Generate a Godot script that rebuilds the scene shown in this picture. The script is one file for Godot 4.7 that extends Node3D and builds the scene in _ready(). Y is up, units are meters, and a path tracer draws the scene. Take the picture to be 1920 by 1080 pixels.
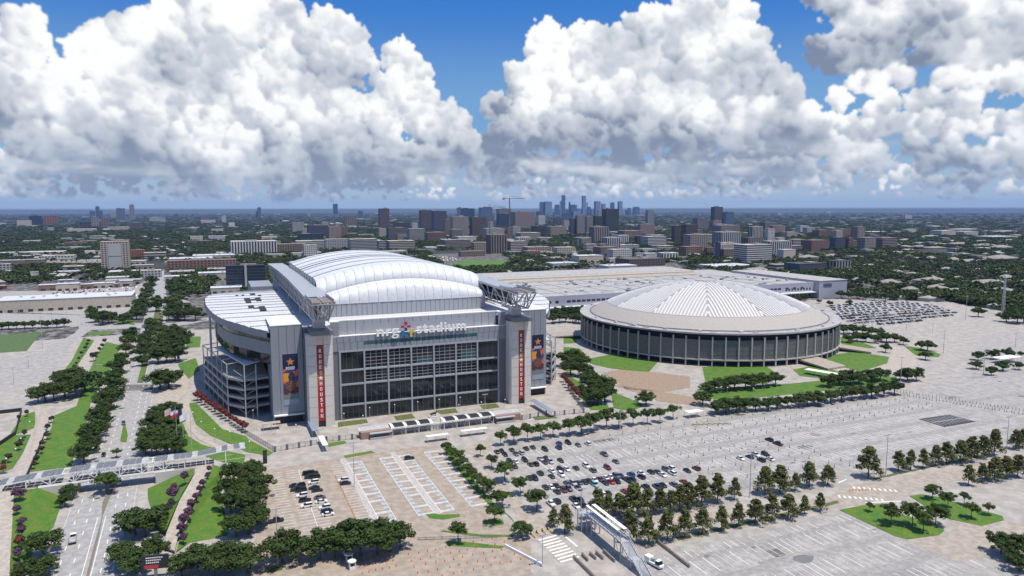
extends Node3D
func _ready() -> void:
	rng.seed = 4242
	# camera
	var cam := Camera3D.new()
	cam.name = "camera"
	cam.position = Vector3(0, 115, 0)
	cam.rotation_degrees = Vector3(-6.373, 0, -0.08)
	cam.fov = 44.07
	cam.near = 1.0
	cam.far = 60000.0
	add_child(cam)
	# sky and haze
	var env := Environment.new()
	env.background_mode = Environment.BG_SKY
	env.sky = make_sky()
	env.background_energy_multiplier = 0.85
	env.tonemap_mode = Environment.TONE_MAPPER_LINEAR
	env.tonemap_exposure = 1.2
	env.sdfgi_enabled = true
	env.ssao_enabled = true
	env.ssil_enabled = true
	env.fog_enabled = true
	env.fog_density = 0.000026
	env.fog_light_color = Color(0.53, 0.68, 0.93)
	var we := WorldEnvironment.new()
	we.name = "world"
	we.environment = env
	add_child(we)
	# sun: high, from the right and a little behind
	var sun := DirectionalLight3D.new()
	sun.name = "sun"
	sun.light_energy = 1.4
	sun.light_color = Color(1.0, 0.965, 0.91)
	sun.light_angular_distance = 0.53
	sun.shadow_enabled = true
	add_child(sun)
	sun.look_at_from_position(Vector3(0.25, 0.95, 0.17) * 100.0, Vector3.ZERO, Vector3.FORWARD)
	materials()
	print("materials ", Time.get_ticks_msec())
	build_ground()
	build_stadium()
	build_dome()
	build_hall()
	print("structures ", Time.get_ticks_msec())
	build_bridges()
	build_plaza()
	build_city()
	build_trees()
	build_cars()
	build_posts()
	print("things ", Time.get_ticks_msec())
	build_wood()
	print("wood ", Time.get_ticks_msec())
# ---------------------------------------------------------------- helpers
const CT := 0.92106            # the site grid is turned 22.92 degrees from the view axis
const ST := 0.38942
const TH := 0.40003
var M := {}
var used := {}
var rng := RandomNumberGenerator.new()

class MB:
	var v := PackedVector3Array()
	var n := PackedVector3Array()
	var c := PackedColorArray()
	var t := PackedVector2Array()
	var ix := PackedInt32Array()
	func quad(a: Vector3, b: Vector3, cc: Vector3, d: Vector3) -> void:      # counter-clockwise seen from outside
		var nn := (cc - a).cross(d - b).normalized()
		var k := v.size()
		v.append(a); v.append(b); v.append(cc); v.append(d)
		for i in 4: n.append(nn)
		ix.append_array(PackedInt32Array([k, k + 2, k + 1, k, k + 3, k + 2]))
	func tri(a: Vector3, b: Vector3, cc: Vector3) -> void:
		var nn := (b - a).cross(cc - a).normalized()
		var k := v.size()
		v.append(a); v.append(b); v.append(cc)
		for i in 3: n.append(nn)
		ix.append_array(PackedInt32Array([k, k + 2, k + 1]))
	func obox(f: Transform3D, s: Vector3) -> void:                            # centred
		var h := s * 0.5
		var p := []
		for i in 8: p.append(f * Vector3(h.x if i & 1 else -h.x, h.y if i & 2 else -h.y, h.z if i & 4 else -h.z))
		quad(p[4], p[5], p[7], p[6]); quad(p[1], p[0], p[2], p[3]); quad(p[5], p[1], p[3], p[7])
		quad(p[0], p[4], p[6], p[2]); quad(p[6], p[7], p[3], p[2]); quad(p[0], p[1], p[5], p[4])
	func box(x0: float, x1: float, y0: float, y1: float, z0: float, z1: float) -> void:
		obox(Transform3D(Basis(), Vector3((x0 + x1) / 2, (y0 + y1) / 2, (z0 + z1) / 2)), Vector3(absf(x1 - x0), absf(y1 - y0), absf(z1 - z0)))
	func bar(a: Vector3, b: Vector3, w: float, h: float) -> void:
		var f := b - a
		var l := f.length()
		if l < 0.001: return
		var zz := f / l
		var up := Vector3.UP if absf(zz.y) < 0.98 else Vector3.RIGHT
		var xx := up.cross(zz).normalized()
		obox(Transform3D(Basis(xx, zz.cross(xx), zz), (a + b) / 2), Vector3(w, h, l))
	func tube(a: Vector3, b: Vector3, r0: float, r1: float, k := 6) -> void:
		var zz := (b - a).normalized()
		var up := Vector3.UP if absf(zz.y) < 0.98 else Vector3.RIGHT
		var xx := up.cross(zz).normalized()
		var yy := zz.cross(xx)
		for i in k:
			var p := TAU * i / k
			var q := TAU * (i + 1) / k
			var d0 := xx * cos(p) + yy * sin(p)
			var d1 := xx * cos(q) + yy * sin(q)
			var s := v.size()
			v.append(a + d0 * r0); v.append(a + d1 * r0); v.append(b + d1 * r1); v.append(b + d0 * r1)
			n.append(d0); n.append(d1); n.append(d1); n.append(d0)
			ix.append_array(PackedInt32Array([s, s + 2, s + 1, s, s + 3, s + 2]))
			if r1 > 0.001: tri(b, b + d0 * r1, b + d1 * r1)
			if r0 > 0.001: tri(a, a + d1 * r0, a + d0 * r0)
	func slab(p: PackedVector3Array, thick: float) -> void:                  # a polygon seen from above, with sides going down
		var flat := PackedVector2Array()
		for q in p: flat.append(Vector2(q.x, q.z))
		var turn := Geometry2D.is_polygon_clockwise(flat)
		var ts := Geometry2D.triangulate_polygon(flat)
		var dn := Vector3(0, -thick, 0)
		for i in range(0, ts.size(), 3):
			var a := p[ts[i]]
			var b := p[ts[i + 1]]
			var cc := p[ts[i + 2]]
			if (b - a).cross(cc - a).y < 0: tri(a, cc, b)
			else: tri(a, b, cc)
			if thick > 1.0:
				if (b - a).cross(cc - a).y < 0: tri(a + dn, b + dn, cc + dn)
				else: tri(a + dn, cc + dn, b + dn)
		for i in p.size():
			var a := p[i]
			var b := p[(i + 1) % p.size()]
			if turn: quad(b + dn, a + dn, a, b)
			else: quad(a + dn, b + dn, b, a)
	func grid(rows: Array, flip := false) -> void:                           # rows of points, smooth shaded
		var h := rows.size()
		var w: int = rows[0].size()
		var k := v.size()
		for y in h:
			for x in w:
				var p: Vector3 = rows[y][x]
				var dx: Vector3 = rows[y][mini(x + 1, w - 1)] - rows[y][maxi(x - 1, 0)]
				var dy: Vector3 = rows[mini(y + 1, h - 1)][x] - rows[maxi(y - 1, 0)][x]
				var nn := dx.cross(dy).normalized()
				v.append(p)
				n.append(-nn if flip else nn)
		for y in h - 1:
			for x in w - 1:
				var a := k + y * w + x
				if flip: ix.append_array(PackedInt32Array([a, a + 1, a + w + 1, a, a + w + 1, a + w]))
				else: ix.append_array(PackedInt32Array([a, a + w + 1, a + 1, a, a + w, a + w + 1]))
	func mesh() -> ArrayMesh:
		var am := ArrayMesh.new()
		var ar := []
		ar.resize(Mesh.ARRAY_MAX)
		ar[Mesh.ARRAY_VERTEX] = v
		ar[Mesh.ARRAY_NORMAL] = n
		if c.size() == v.size(): ar[Mesh.ARRAY_COLOR] = c
		if t.size() == v.size(): ar[Mesh.ARRAY_TEX_UV] = t
		ar[Mesh.ARRAY_INDEX] = ix
		am.add_surface_from_arrays(Mesh.PRIMITIVE_TRIANGLES, ar)
		return am

func S(u: float, v: float, h := 0.0) -> Vector3:       # site metres (east, north, up) to the scene
	return Vector3(u * CT - v * ST, h, -u * ST - v * CT)

func numbered(called: String) -> String:
	var k: int = used.get(called, 0)
	used[called] = k + 1
	return called if k == 0 else "%s_%03d" % [called, k]

func tag(o: Node3D, label: String, category: String, group := "") -> void:
	o.set_meta("label", label)
	o.set_meta("category", category)
	if group: o.set_meta("group", group)

func thing(called: String, label: String, category: String, at: Vector3, turn := 0.0, group := "") -> Node3D:
	var o := Node3D.new()
	o.name = numbered(called)
	add_child(o)
	o.position = at
	o.rotation.y = turn
	tag(o, label, category, group)
	return o

func part(parent: Node3D, called: String, what, m: Material) -> MeshInstance3D:
	var o := MeshInstance3D.new()
	o.name = called
	o.mesh = what.mesh() if what is MB else what
	o.material_override = m
	parent.add_child(o, true)
	return o

func structure(called: String, what, m: Material) -> MeshInstance3D:
	var o := MeshInstance3D.new()
	o.name = numbered(called)
	o.mesh = what.mesh() if what is MB else what
	o.material_override = m
	add_child(o)
	o.set_meta("kind", "structure")
	return o

func nth(k: int) -> String:
	var e := "th"
	if k % 100 < 11 or k % 100 > 13: e = ["th", "st", "nd", "rd", "th", "th", "th", "th", "th", "th"][k % 10]
	return str(k) + e

# ---------------------------------------------------------------- materials
func mottle(seed_: int, freq: float, lo: float, hi: float, size := 512, oct := 5) -> ImageTexture:
	var f := FastNoiseLite.new()
	f.seed = seed_
	f.frequency = freq
	f.fractal_octaves = oct
	f.fractal_gain = 0.6
	var im := f.get_seamless_image(size, size)
	var d := im.get_data()
	var o := PackedByteArray()
	o.resize(size * size * 3)
	for i in size * size:
		var q := int(255.0 * lerpf(lo, hi, smoothstep(0.15, 0.85, d[i] / 255.0)))
		o[i * 3] = q; o[i * 3 + 1] = q; o[i * 3 + 2] = q
	return ImageTexture.create_from_image(Image.create_from_data(size, size, false, Image.FORMAT_RGB8, o))

func tint_mottle(seed_: int, freq: float, a: Color, b: Color) -> ImageTexture:
	var im := mottle(seed_, freq, 0.0, 1.0, 256).get_image()
	for y in 256:
		for x in 256: im.set_pixel(x, y, a.lerp(b, im.get_pixel(x, y).r))
	return ImageTexture.create_from_image(im)

func mat(called: String, r: float, g: float, b: float, rough := 0.85, metal := 0.0) -> StandardMaterial3D:
	var m := StandardMaterial3D.new()
	m.resource_name = called
	m.albedo_color = Color(r, g, b).linear_to_srgb()
	m.roughness = rough
	m.metallic = metal
	M[called] = m
	return m

func wear(m: StandardMaterial3D, fine: Texture2D, fs: float, coarse: Texture2D = null, cs := 0.0) -> StandardMaterial3D:
	m.albedo_texture = fine
	m.uv1_triplanar = true
	m.uv1_world_triplanar = true
	m.uv1_scale = Vector3.ONE * fs
	if coarse:
		m.detail_enabled = true
		m.detail_albedo = coarse
		m.detail_blend_mode = BaseMaterial3D.BLEND_MODE_MUL
		m.detail_uv_layer = BaseMaterial3D.DETAIL_UV_2
		m.uv2_triplanar = true
		m.uv2_world_triplanar = true
		m.uv2_scale = Vector3.ONE * cs
	return m

func materials() -> void:
	var fine := mottle(1, 0.02, 0.84, 1.0)
	var grit := mottle(2, 0.06, 0.82, 1.0)
	var coarse := mottle(3, 0.03, 0.87, 1.0)
	var blotch := mottle(4, 0.02, 0.55, 1.0)
	wear(mat("land", 0.075, 0.085, 0.05), blotch, 1.0 / 260.0, mottle(6, 0.03, 0.5, 1.0), 1.0 / 1700.0)
	wear(mat("concrete", 0.475, 0.44, 0.395), grit, 1.0 / 9.0, coarse, 1.0 / 130.0)
	wear(mat("town_ground", 0.33, 0.31, 0.28), blotch, 1.0 / 60.0, mottle(16, 0.04, 0.45, 1.0), 1.0 / 330.0)
	wear(mat("lotwhite", 0.445, 0.425, 0.395), grit, 1.0 / 11.0, coarse, 1.0 / 90.0)
	wear(mat("worn", 0.395, 0.377, 0.35), grit, 1.0 / 6.0, coarse, 1.0 / 50.0)
	for k in 4: wear(mat("slab_%d" % k, [0.40, 0.475, 0.42, 0.36][k], [0.383, 0.452, 0.397, 0.35][k], [0.36, 0.42, 0.366, 0.33][k]), grit, 1.0 / (4.0 + k), coarse, 1.0 / 37.0)
	wear(mat("joint", 0.30, 0.29, 0.28), grit, 1.0 / 3.0)
	wear(mat("tan", 0.44, 0.37, 0.295), grit, 1.0 / 8.0, coarse, 1.0 / 70.0)
	wear(mat("road", 0.44, 0.43, 0.415), grit, 1.0 / 7.0, coarse, 1.0 / 60.0)
	wear(mat("road_tan", 0.47, 0.41, 0.34), grit, 1.0 / 7.0, coarse, 1.0 / 60.0)
	wear(mat("path", 0.52, 0.46, 0.39), fine, 1.0 / 6.0, coarse, 1.0 / 50.0)
	wear(mat("dirt", 0.40, 0.29, 0.20), grit, 1.0 / 9.0, coarse, 1.0 / 40.0)
	wear(mat("median_soil", 0.20, 0.175, 0.13), grit, 1.0 / 4.0)
	wear(mat("asphalt", 0.05, 0.05, 0.055), grit, 1.0 / 5.0)
	wear(mat("lawn", 0.150, 0.232, 0.026), tint_mottle(21, 0.05, Color(0.66, 0.80, 0.66), Color(1.0, 1.0, 1.0)), 1.0 / 9.0, tint_mottle(22, 0.03, Color(0.68, 0.88, 0.8), Color(1.0, 0.93, 0.8)), 1.0 / 46.0)
	wear(mat("drylawn", 0.17, 0.21, 0.05), blotch, 1.0 / 9.0, coarse, 1.0 / 40.0)
	wear(mat("turf", 0.10, 0.17, 0.045), fine, 1.0 / 20.0, coarse, 1.0 / 60.0)
	wear(mat("paint", 0.80, 0.80, 0.78), grit, 1.0 / 3.0)
	wear(mat("paint_blue", 0.38, 0.50, 0.60), grit, 1.0 / 3.0)
	wear(mat("paint_old", 0.76, 0.75, 0.73), blotch, 1.0 / 5.0)
	wear(mat("paint_yellow", 0.62, 0.42, 0.07), grit, 1.0 / 3.0)
	wear(mat("stain", 0.19, 0.19, 0.19), grit, 1.0 / 4.0)
	var clean := mottle(17, 0.03, 0.94, 1.0)
	wear(mat("panel", 0.25, 0.275, 0.315, 0.5), clean, 1.0 / 17.0)
	wear(mat("panel_light", 0.34, 0.365, 0.40, 0.5), clean, 1.0 / 13.0)
	wear(mat("precast", 0.64, 0.60, 0.56), mottle(18, 0.03, 0.9, 1.0), 1.0 / 8.0)
	wear(mat("membrane", 0.60, 0.62, 0.645, 0.5), mottle(8, 0.02, 0.93, 1.0), 1.0 / 30.0)
	wear(mat("roof_white", 0.64, 0.65, 0.66, 0.5), mottle(9, 0.03, 0.86, 1.0), 1.0 / 25.0)
	wear(mat("roof_grey", 0.50, 0.49, 0.47), grit, 1.0 / 20.0, coarse, 1.0 / 120.0)
	mat("steel", 0.42, 0.43, 0.45, 0.5, 0.2)
	mat("steel_dark", 0.16, 0.17, 0.18, 0.5, 0.2)
	mat("white", 0.78, 0.78, 0.77, 0.5)
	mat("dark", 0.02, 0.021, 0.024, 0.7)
	mat("glass", 0.012, 0.016, 0.02, 0.06)
	mat("glass_teal", 0.03, 0.105, 0.11, 0.1)
	mat("glass_green", 0.035, 0.065, 0.055, 0.06)
	mat("solar", 0.03, 0.032, 0.037, 0.4)
	wear(mat("dome_beige", 0.40, 0.375, 0.34, 0.8), mottle(15, 0.03, 0.9, 1.0), 1.0 / 24.0)
	wear(mat("dome_white", 0.64, 0.635, 0.625, 0.6), mottle(10, 0.03, 0.88, 1.0), 1.0 / 14.0)
	wear(mat("screen", 0.34, 0.335, 0.32, 0.9), mottle(12, 0.09, 0.62, 1.0), 1.0 / 4.0, coarse, 1.0 / 30.0)
	wear(mat("shed", 0.47, 0.43, 0.37), grit, 1.0 / 20.0, coarse, 1.0 / 120.0)
	wear(mat("column", 0.46, 0.45, 0.43, 0.85), fine, 1.0 / 5.0)
	wear(mat("bark", 0.12, 0.095, 0.07), grit, 1.0 / 1.5)
	for q in [["oak", 0.047, 0.080, 0.021], ["cypress", 0.090, 0.105, 0.032], ["young", 0.056, 0.095, 0.021], ["crape_purple", 0.10, 0.05, 0.095], ["crape_dark", 0.06, 0.05, 0.042], ["crape_red", 0.15, 0.04, 0.04], ["wood", 0.048, 0.078, 0.027]]:
		var m := mat("leaf_" + q[0], q[1], q[2], q[3], 0.75)
		m.vertex_color_use_as_albedo = true
		m.metallic_specular = 0.25
		m.backlight = Color(0.25, 0.3, 0.1)
	mat("tyre", 0.02, 0.02, 0.02, 0.8)
	mat("cone", 0.65, 0.14, 0.03, 0.6)
	mat("brick_pav", 0.28, 0.19, 0.15, 0.9)
	mat("orange", 0.62, 0.20, 0.05, 0.7)
	for q in [["k", 0.012, 0.012, 0.014], ["w", 0.75, 0.75, 0.74], ["g", 0.12, 0.125, 0.13], ["s", 0.42, 0.43, 0.44], ["b", 0.02, 0.06, 0.32], ["n", 0.015, 0.03, 0.10], ["m", 0.12, 0.012, 0.02], ["r", 0.42, 0.02, 0.03], ["t", 0.22, 0.42, 0.46]]:
		var m := mat("car_" + q[0], q[1], q[2], q[3], 0.3)
		m.clearcoat_enabled = true
		m.clearcoat = 0.6
		m.clearcoat_roughness = 0.1
	var bt := mottle(14, 0.03, 0.82, 1.0)
	for q in [["navy", 0.022, 0.035, 0.065], ["terra", 0.33, 0.15, 0.09], ["steel", 0.07, 0.11, 0.17], ["ltblue", 0.24, 0.31, 0.40], ["taupe", 0.34, 0.30, 0.27], ["beige", 0.46, 0.40, 0.34], ["char", 0.075, 0.078, 0.086], ["brown", 0.25, 0.195, 0.16], ["white", 0.66, 0.65, 0.63], ["ltgrey", 0.46, 0.465, 0.47], ["cream", 0.54, 0.49, 0.41], ["brick", 0.27, 0.165, 0.13], ["red", 0.32, 0.06, 0.05], ["tan", 0.38, 0.31, 0.25], ["dkbrown", 0.14, 0.11, 0.095], ["rose", 0.36, 0.27, 0.245], ["yellow", 0.56, 0.48, 0.10], ["roof", 0.30, 0.27, 0.24]]:
		wear(mat("b_" + q[0], q[1], q[2], q[3], 0.8), bt, 1.0 / 30.0)
	mat("tower_glass", 0.03, 0.04, 0.055, 0.12)
	mat("window_dark", 0.035, 0.037, 0.042, 0.25)
# ---------------------------------------------------------------- sky
const SW := 4096
const SPD := 4096.0 / 360.0
const BAND := 300            # rows of the low, finely drawn part of the sky
# each: direction, base, width, height in degrees; big puffs, fine puffs, seed, lobes
const TOWERS := [
	[-27.0, 1.5, 26.0, 2.6, 44, 6, 14, [[0.3, 1.0, 0.4], [0.75, 0.9, 0.35]]],
	[-5.0, 1.6, 20.0, 1.9, 34, 5, 15, [[0.3, 1.0, 0.4], [0.75, 0.9, 0.35]]],
	[22.0, 1.6, 28.0, 2.2, 44, 5, 16, [[0.3, 1.0, 0.4], [0.75, 0.9, 0.35]]],
	[30.0, 9.8, 15.0, 8.0, 50, 7, 10, [[0.35, 1.0, 0.5], [0.75, 0.9, 0.4]]],
	[36.0, 8.8, 9.0, 8.5, 34, 7, 11, [[0.5, 1.0, 0.55]]],
	[10.0, 2.4, 22.0, 3.6, 70, 7, 13, [[0.25, 1.0, 0.35], [0.7, 0.9, 0.4]]],
	[31.0, 5.2, 15.0, 4.6, 60, 7, 17, [[0.3, 1.0, 0.45], [0.75, 0.85, 0.4]]],
	[27.5, 2.8, 20.0, 4.0, 76, 7, 12, [[0.25, 1.0, 0.35], [0.7, 0.95, 0.4]]],
	[-3.3, 3.6, 8.5, 5.4, 34, 7, 5, [[0.25, 0.9, 0.4], [0.7, 1.0, 0.4]]],
	[-34.2, 4.0, 6.0, 9.0, 34, 7, 1, [[0.45, 1.0, 0.5]]],
	[-25.0, 2.8, 12.0, 13.6, 66, 8, 2, [[0.3, 0.72, 0.36], [0.62, 1.0, 0.34]]],
	[-19.3, 2.6, 10.0, 15.2, 60, 8, 21, [[0.42, 1.0, 0.45]]],
	[-13.6, 2.8, 9.0, 11.4, 46, 8, 3, [[0.4, 1.0, 0.5]]],
	[-8.6, 3.0, 5.6, 9.4, 30, 7, 4, [[0.45, 1.0, 0.5]]],
	[-29.5, 2.6, 9.0, 7.4, 40, 7, 22, [[0.4, 1.0, 0.5]]],
	[-21.0, 2.5, 9.0, 6.0, 34, 7, 23, [[0.5, 1.0, 0.5]]],
	[15.4, 5.1, 7.6, 12.9, 46, 8, 8, [[0.5, 1.0, 0.5]]],
	[3.4, 4.9, 8.0, 9.1, 44, 8, 6, [[0.55, 1.0, 0.5]]],
	[9.0, 5.0, 10.0, 9.8, 54, 8, 7, [[0.35, 0.95, 0.45], [0.7, 1.0, 0.4]]],
	[18.6, 5.0, 8.0, 5.7, 36, 7, 9, [[0.45, 1.0, 0.5]]]]
var depth0 := 0.0
var sz := PackedFloat32Array()
var ssh := PackedFloat32Array()
var sal := PackedFloat32Array()
var slo := PackedFloat32Array()
var swx := PackedFloat32Array()
var swy := PackedFloat32Array()

func puff(cx: float, cy: float, r: float, z0: float, px: float, py: float, pz: float, base: float, tall: float, soft: float) -> void:
	var x0 := int(floor(cx - r * 1.35))
	var x1 := int(ceil(cx + r * 1.35))
	var y0 := maxi(0, int(floor(cy - r * 1.35)))
	var y1 := mini(BAND - 1, int(ceil(cy + r * 1.35)))
	var amp := clampf(r * 0.34, 0.8, 7.0)
	var ir := 1.0 / r
	for y in range(y0, y1 + 1):
		var hf := clampf((base - y) / tall, 0.0, 1.0)
		for x in range(x0, x1 + 1):
			var i := y * SW + posmod(x, SW)
			var dx := (x - cx + swx[i] * amp) * ir
			var dy := (y - cy + swy[i] * amp) * ir
			var d2 := dx * dx + dy * dy
			if d2 >= 1.0:
				continue
			var dz := sqrt(1.0 - d2)
			var z := z0 + dz * r
			var a := clampf(dz / soft, 0.0, 1.0)
			if y > base - 2.0:
				a *= clampf((base + 3.0 - y) / 5.0, 0.0, 1.0)
			if a > sal[i]:
				sal[i] = a
			if z > sz[i]:
				var nx := dx * 0.55 + px
				var ny := -dy * 0.55 + py
				var nz := dz * 0.55 + pz
				var il := 1.0 / sqrt(nx * nx + ny * ny + nz * nz + 0.0001)
				var s := (nx * 0.30 + ny * 0.72 + nz * 0.45) * il
				s = s * 0.56 + smoothstep(0.0, 0.6, hf) * 0.44 - 0.02 + slo[i] * 0.27
				var k := clampf(dz * 1.5, 0.2, 0.95)
				ssh[i] = lerpf(ssh[i], s, k) if sz[i] > -1e8 else s
				sz[i] = z

func cloud(rng: RandomNumberGenerator, az: float, base: float, w: float, h: float, lobes: Array, big: int, fine: int) -> void:
	# az, base, w, h in degrees; lobes = [place along the width 0..1, height 0..1, half width]
	var by := BAND - base * SPD
	for k in big:
		var t := rng.randf()
		var top := 0.16
		for l in lobes:
			var q: float = (t - l[0]) / l[2]
			top = maxf(top, l[1] * sqrt(maxf(0.0, 1.0 - q * q)))
		var u := rng.randf()
		u = 1.0 - u * u * 0.9
		if k % 3 == 0:
			u = rng.randf() * 0.6
		var r := h * lerpf(0.17, 0.30, rng.randf()) * lerpf(1.0, 0.62, u * top) * SPD
		r = minf(r, w * 0.22 * SPD)
		var cx := (360.0 + az + (t - 0.5) * w) * SPD      # the picture starts straight ahead and runs to the right
		var cy := by - maxf(top * h * SPD * u - r * 0.7, r * 0.15)
		var z0 := depth0 + (1.0 - u) * 30.0 + rng.randf() * 26.0
		var by_all := by
		by += rng.randf_range(-0.35, 0.45) * minf(h, 6.0) * 0.16 * SPD
		puff(cx, cy, r, z0, 0.0, 0.25, 0.2, by, h * SPD, 0.35)
		if fine < 1:
			by = by_all
			continue
		for m in fine:
			var a := rng.randf_range(-0.5, PI + 0.5)
			var e := rng.randf_range(0.0, 1.1)
			var mx := cos(a) * cos(e)
			var my := sin(a) * cos(e)
			var mz := sin(e)
			var mr := r * rng.randf_range(0.24, 0.46)
			var qx := cx + mx * r * 0.86
			var qy := cy - my * r * 0.86
			puff(qx, qy, mr, z0 + mz * r * 0.86, mx * 0.5, my * 0.5, mz * 0.5, by, h * SPD, 0.4)
			if mr < 5.0 or fine < 7:
				continue
			for n in 5:
				a = rng.randf_range(-0.4, PI + 0.4)
				e = rng.randf_range(0.0, 1.2)
				var ox := cos(a) * cos(e)
				var oy := sin(a) * cos(e)
				var oz := sin(e)
				puff(qx + ox * mr * 0.85, qy - oy * mr * 0.85, mr * rng.randf_range(0.28, 0.46), z0 + mz * r * 0.86 + oz * mr * 0.85, (mx + ox) * 0.4, (my + oy) * 0.4, (mz + oz) * 0.4, by, h * SPD, 0.5)
		by = by_all

func make_sky() -> Sky:
	var rng := RandomNumberGenerator.new()
	rng.seed = 11
	var n := SW * BAND
	sz.resize(n); sz.fill(-1e9)
	ssh.resize(n); ssh.fill(0.5)
	sal.resize(n); sal.fill(0.0)
	swx.resize(n); swy.resize(n)
	var fn := FastNoiseLite.new()
	fn.seed = 5
	fn.frequency = 0.05
	fn.fractal_octaves = 4
	var wa := fn.get_seamless_image(SW, BAND).get_data()
	fn.seed = 9
	var wb := fn.get_seamless_image(SW, BAND).get_data()
	fn.seed = 31
	fn.frequency = 0.011
	fn.fractal_octaves = 4
	var wc := fn.get_seamless_image(SW, BAND).get_data()
	slo.resize(n)
	for i in n:
		slo[i] = (wc[i] - 128) / 80.0
		swx[i] = (wa[i] - 128) / 64.0
		swy[i] = (wb[i] - 128) / 64.0
	# far, low rows of small clouds all round
	for k in 520:
		var az := rng.randf_range(-180, 180)
		cloud(rng, az, rng.randf_range(0.6, 2.6), rng.randf_range(1.6, 5.0), rng.randf_range(0.6, 1.6), [[0.35, 1.0, 0.5], [0.75, 0.7, 0.4]], 9, 3)
	for k in 90:
		var az := rng.randf_range(-180, 180)
		cloud(rng, az, rng.randf_range(2.4, 5.4), rng.randf_range(6, 13), rng.randf_range(1.6, 3.6), [[0.35, 1.0, 0.4], [0.7, 0.75, 0.4]], 14, 4)
	# the same kind of towering clouds go on round the horizon behind the camera
	for k in 13:
		var az := 50.0 + k * 20.5 + rng.randf_range(-5, 5)
		cloud(rng, az, rng.randf_range(2.8, 4.6), rng.randf_range(16, 24), rng.randf_range(8, 14), [[rng.randf_range(0.25, 0.45), 1.0, 0.35], [rng.randf_range(0.6, 0.8), 0.7, 0.3]], 34, 4)
	# the towers in front of the camera
	for c in TOWERS:
		depth0 += 38.0
		rng.seed = c[6]
		cloud(rng, c[0], c[1], c[2], c[3], c[7], c[4], c[5])
	# soften the shading inside the clouds, not their edges
	var tmp := ssh.duplicate()
	for y in range(2, BAND - 2):
		var o := y * SW
		for x in range(2, SW - 2):
			var i := o + x
			if sal[i] > 0.0: tmp[i] = (ssh[i - 2] + ssh[i - 1] + ssh[i] * 2.0 + ssh[i + 1] + ssh[i + 2]) * 0.16667
	for y in range(2, BAND - 2):
		var o := y * SW
		for x in range(2, SW - 2):
			var i := o + x
			if sal[i] > 0.0: ssh[i] = ssh[i] * 0.4 + 0.1 * (tmp[i - SW * 2] + tmp[i - SW] + tmp[i] * 2.0 + tmp[i + SW] + tmp[i + SW * 2])
	var img := Image.create_empty(SW, SW / 2, false, Image.FORMAT_RGB8)
	var data := PackedByteArray()
	data.resize(n * 3)
	var hz := Vector3(0.50, 0.60, 0.71)
	fn.seed = 44
	fn.frequency = 0.03
	fn.fractal_octaves = 5
	for y in BAND:
		var el := (BAND - y - 0.5) / SPD
		var blue := sky_blue(el)
		var far := clampf(1.0 - el / 6.0, 0.0, 1.0) * 0.30
		var veil := smoothstep(1.6, 3.0, el) * (1.0 - smoothstep(3.4, 6.0, el)) * 0.78
		for x in SW:
			var i := y * SW + x
			var c := blue
			var a := sal[i]
			if a > 0.0:
				var s := clampf(ssh[i] + swx[i] * 0.04, 0.0, 1.0)
				var w := Vector3(0.22, 0.27, 0.38).lerp(Vector3(0.60, 0.645, 0.71), smoothstep(0.0, 0.55, s)).lerp(Vector3(1.06, 1.06, 1.05), smoothstep(0.48, 0.96, s))
				w = w.lerp(hz, far)
				c = c.lerp(w, a * a * (3.0 - 2.0 * a))
			if veil > 0.0:
				var p := Vector3(cos(TAU * x / SW) * 143.0, y * 0.9, sin(TAU * x / SW) * 143.0)
				var f := fn.get_noise_3dv(p)
				var g := fn.get_noise_3dv(p * 1.7 + Vector3(400, 0, 0))
				c = c.lerp(Vector3(0.37, 0.44, 0.55).lerp(Vector3(0.70, 0.74, 0.79), smoothstep(-0.15, 0.35, g)), smoothstep(-0.16, 0.30, f) * veil)
			data[i * 3] = int(clampf(pow(c.x, 0.4545) * 255.0, 0, 255))
			data[i * 3 + 1] = int(clampf(pow(c.y, 0.4545) * 255.0, 0, 255))
			data[i * 3 + 2] = int(clampf(pow(c.z, 0.4545) * 255.0, 0, 255))
	var low := Image.create_from_data(SW, BAND, false, Image.FORMAT_RGB8, data)
	# the high sky, drawn coarsely: blue with broken cloud
	var hw := 512
	var hh := (SW / 2 / 2 - BAND) / 8 + 1
	var high := Image.create_empty(hw, hh, false, Image.FORMAT_RGB8)
	fn.frequency = 0.02
	fn.fractal_octaves = 5
	for y in hh:
		var el := 90.0 - (y + 0.5) / hh * (90.0 - BAND / SPD)
		var blue := sky_blue(el)
		for x in hw:
			var t := TAU * x / hw
			var p := Vector3(cos(t) * cos(deg_to_rad(el)), sin(deg_to_rad(el)), sin(t) * cos(deg_to_rad(el))) * 190.0
			var f := fn.get_noise_3dv(p)
			var a := smoothstep(0.12, 0.34, f)
			var c := blue.lerp(Vector3(0.9, 0.92, 0.96).lerp(Vector3(0.5, 0.55, 0.63), smoothstep(0.3, 0.7, f)), a)
			high.set_pixel(x, y, Color(pow(c.x, 0.4545), pow(c.y, 0.4545), pow(c.z, 0.4545)))
	high.resize(SW, SW / 4 - BAND, Image.INTERPOLATE_CUBIC)
	img.blit_rect(high, Rect2i(0, 0, SW, SW / 4 - BAND), Vector2i(0, 0))
	img.blit_rect(low, Rect2i(0, 0, SW, BAND), Vector2i(0, SW / 4 - BAND))
	img.fill_rect(Rect2i(0, SW / 4, SW, SW / 4), Color(0.42, 0.44, 0.42))
	var pm := PanoramaSkyMaterial.new()
	pm.panorama = ImageTexture.create_from_image(img)
	var sky := Sky.new()
	sky.sky_material = pm
	return sky

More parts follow.
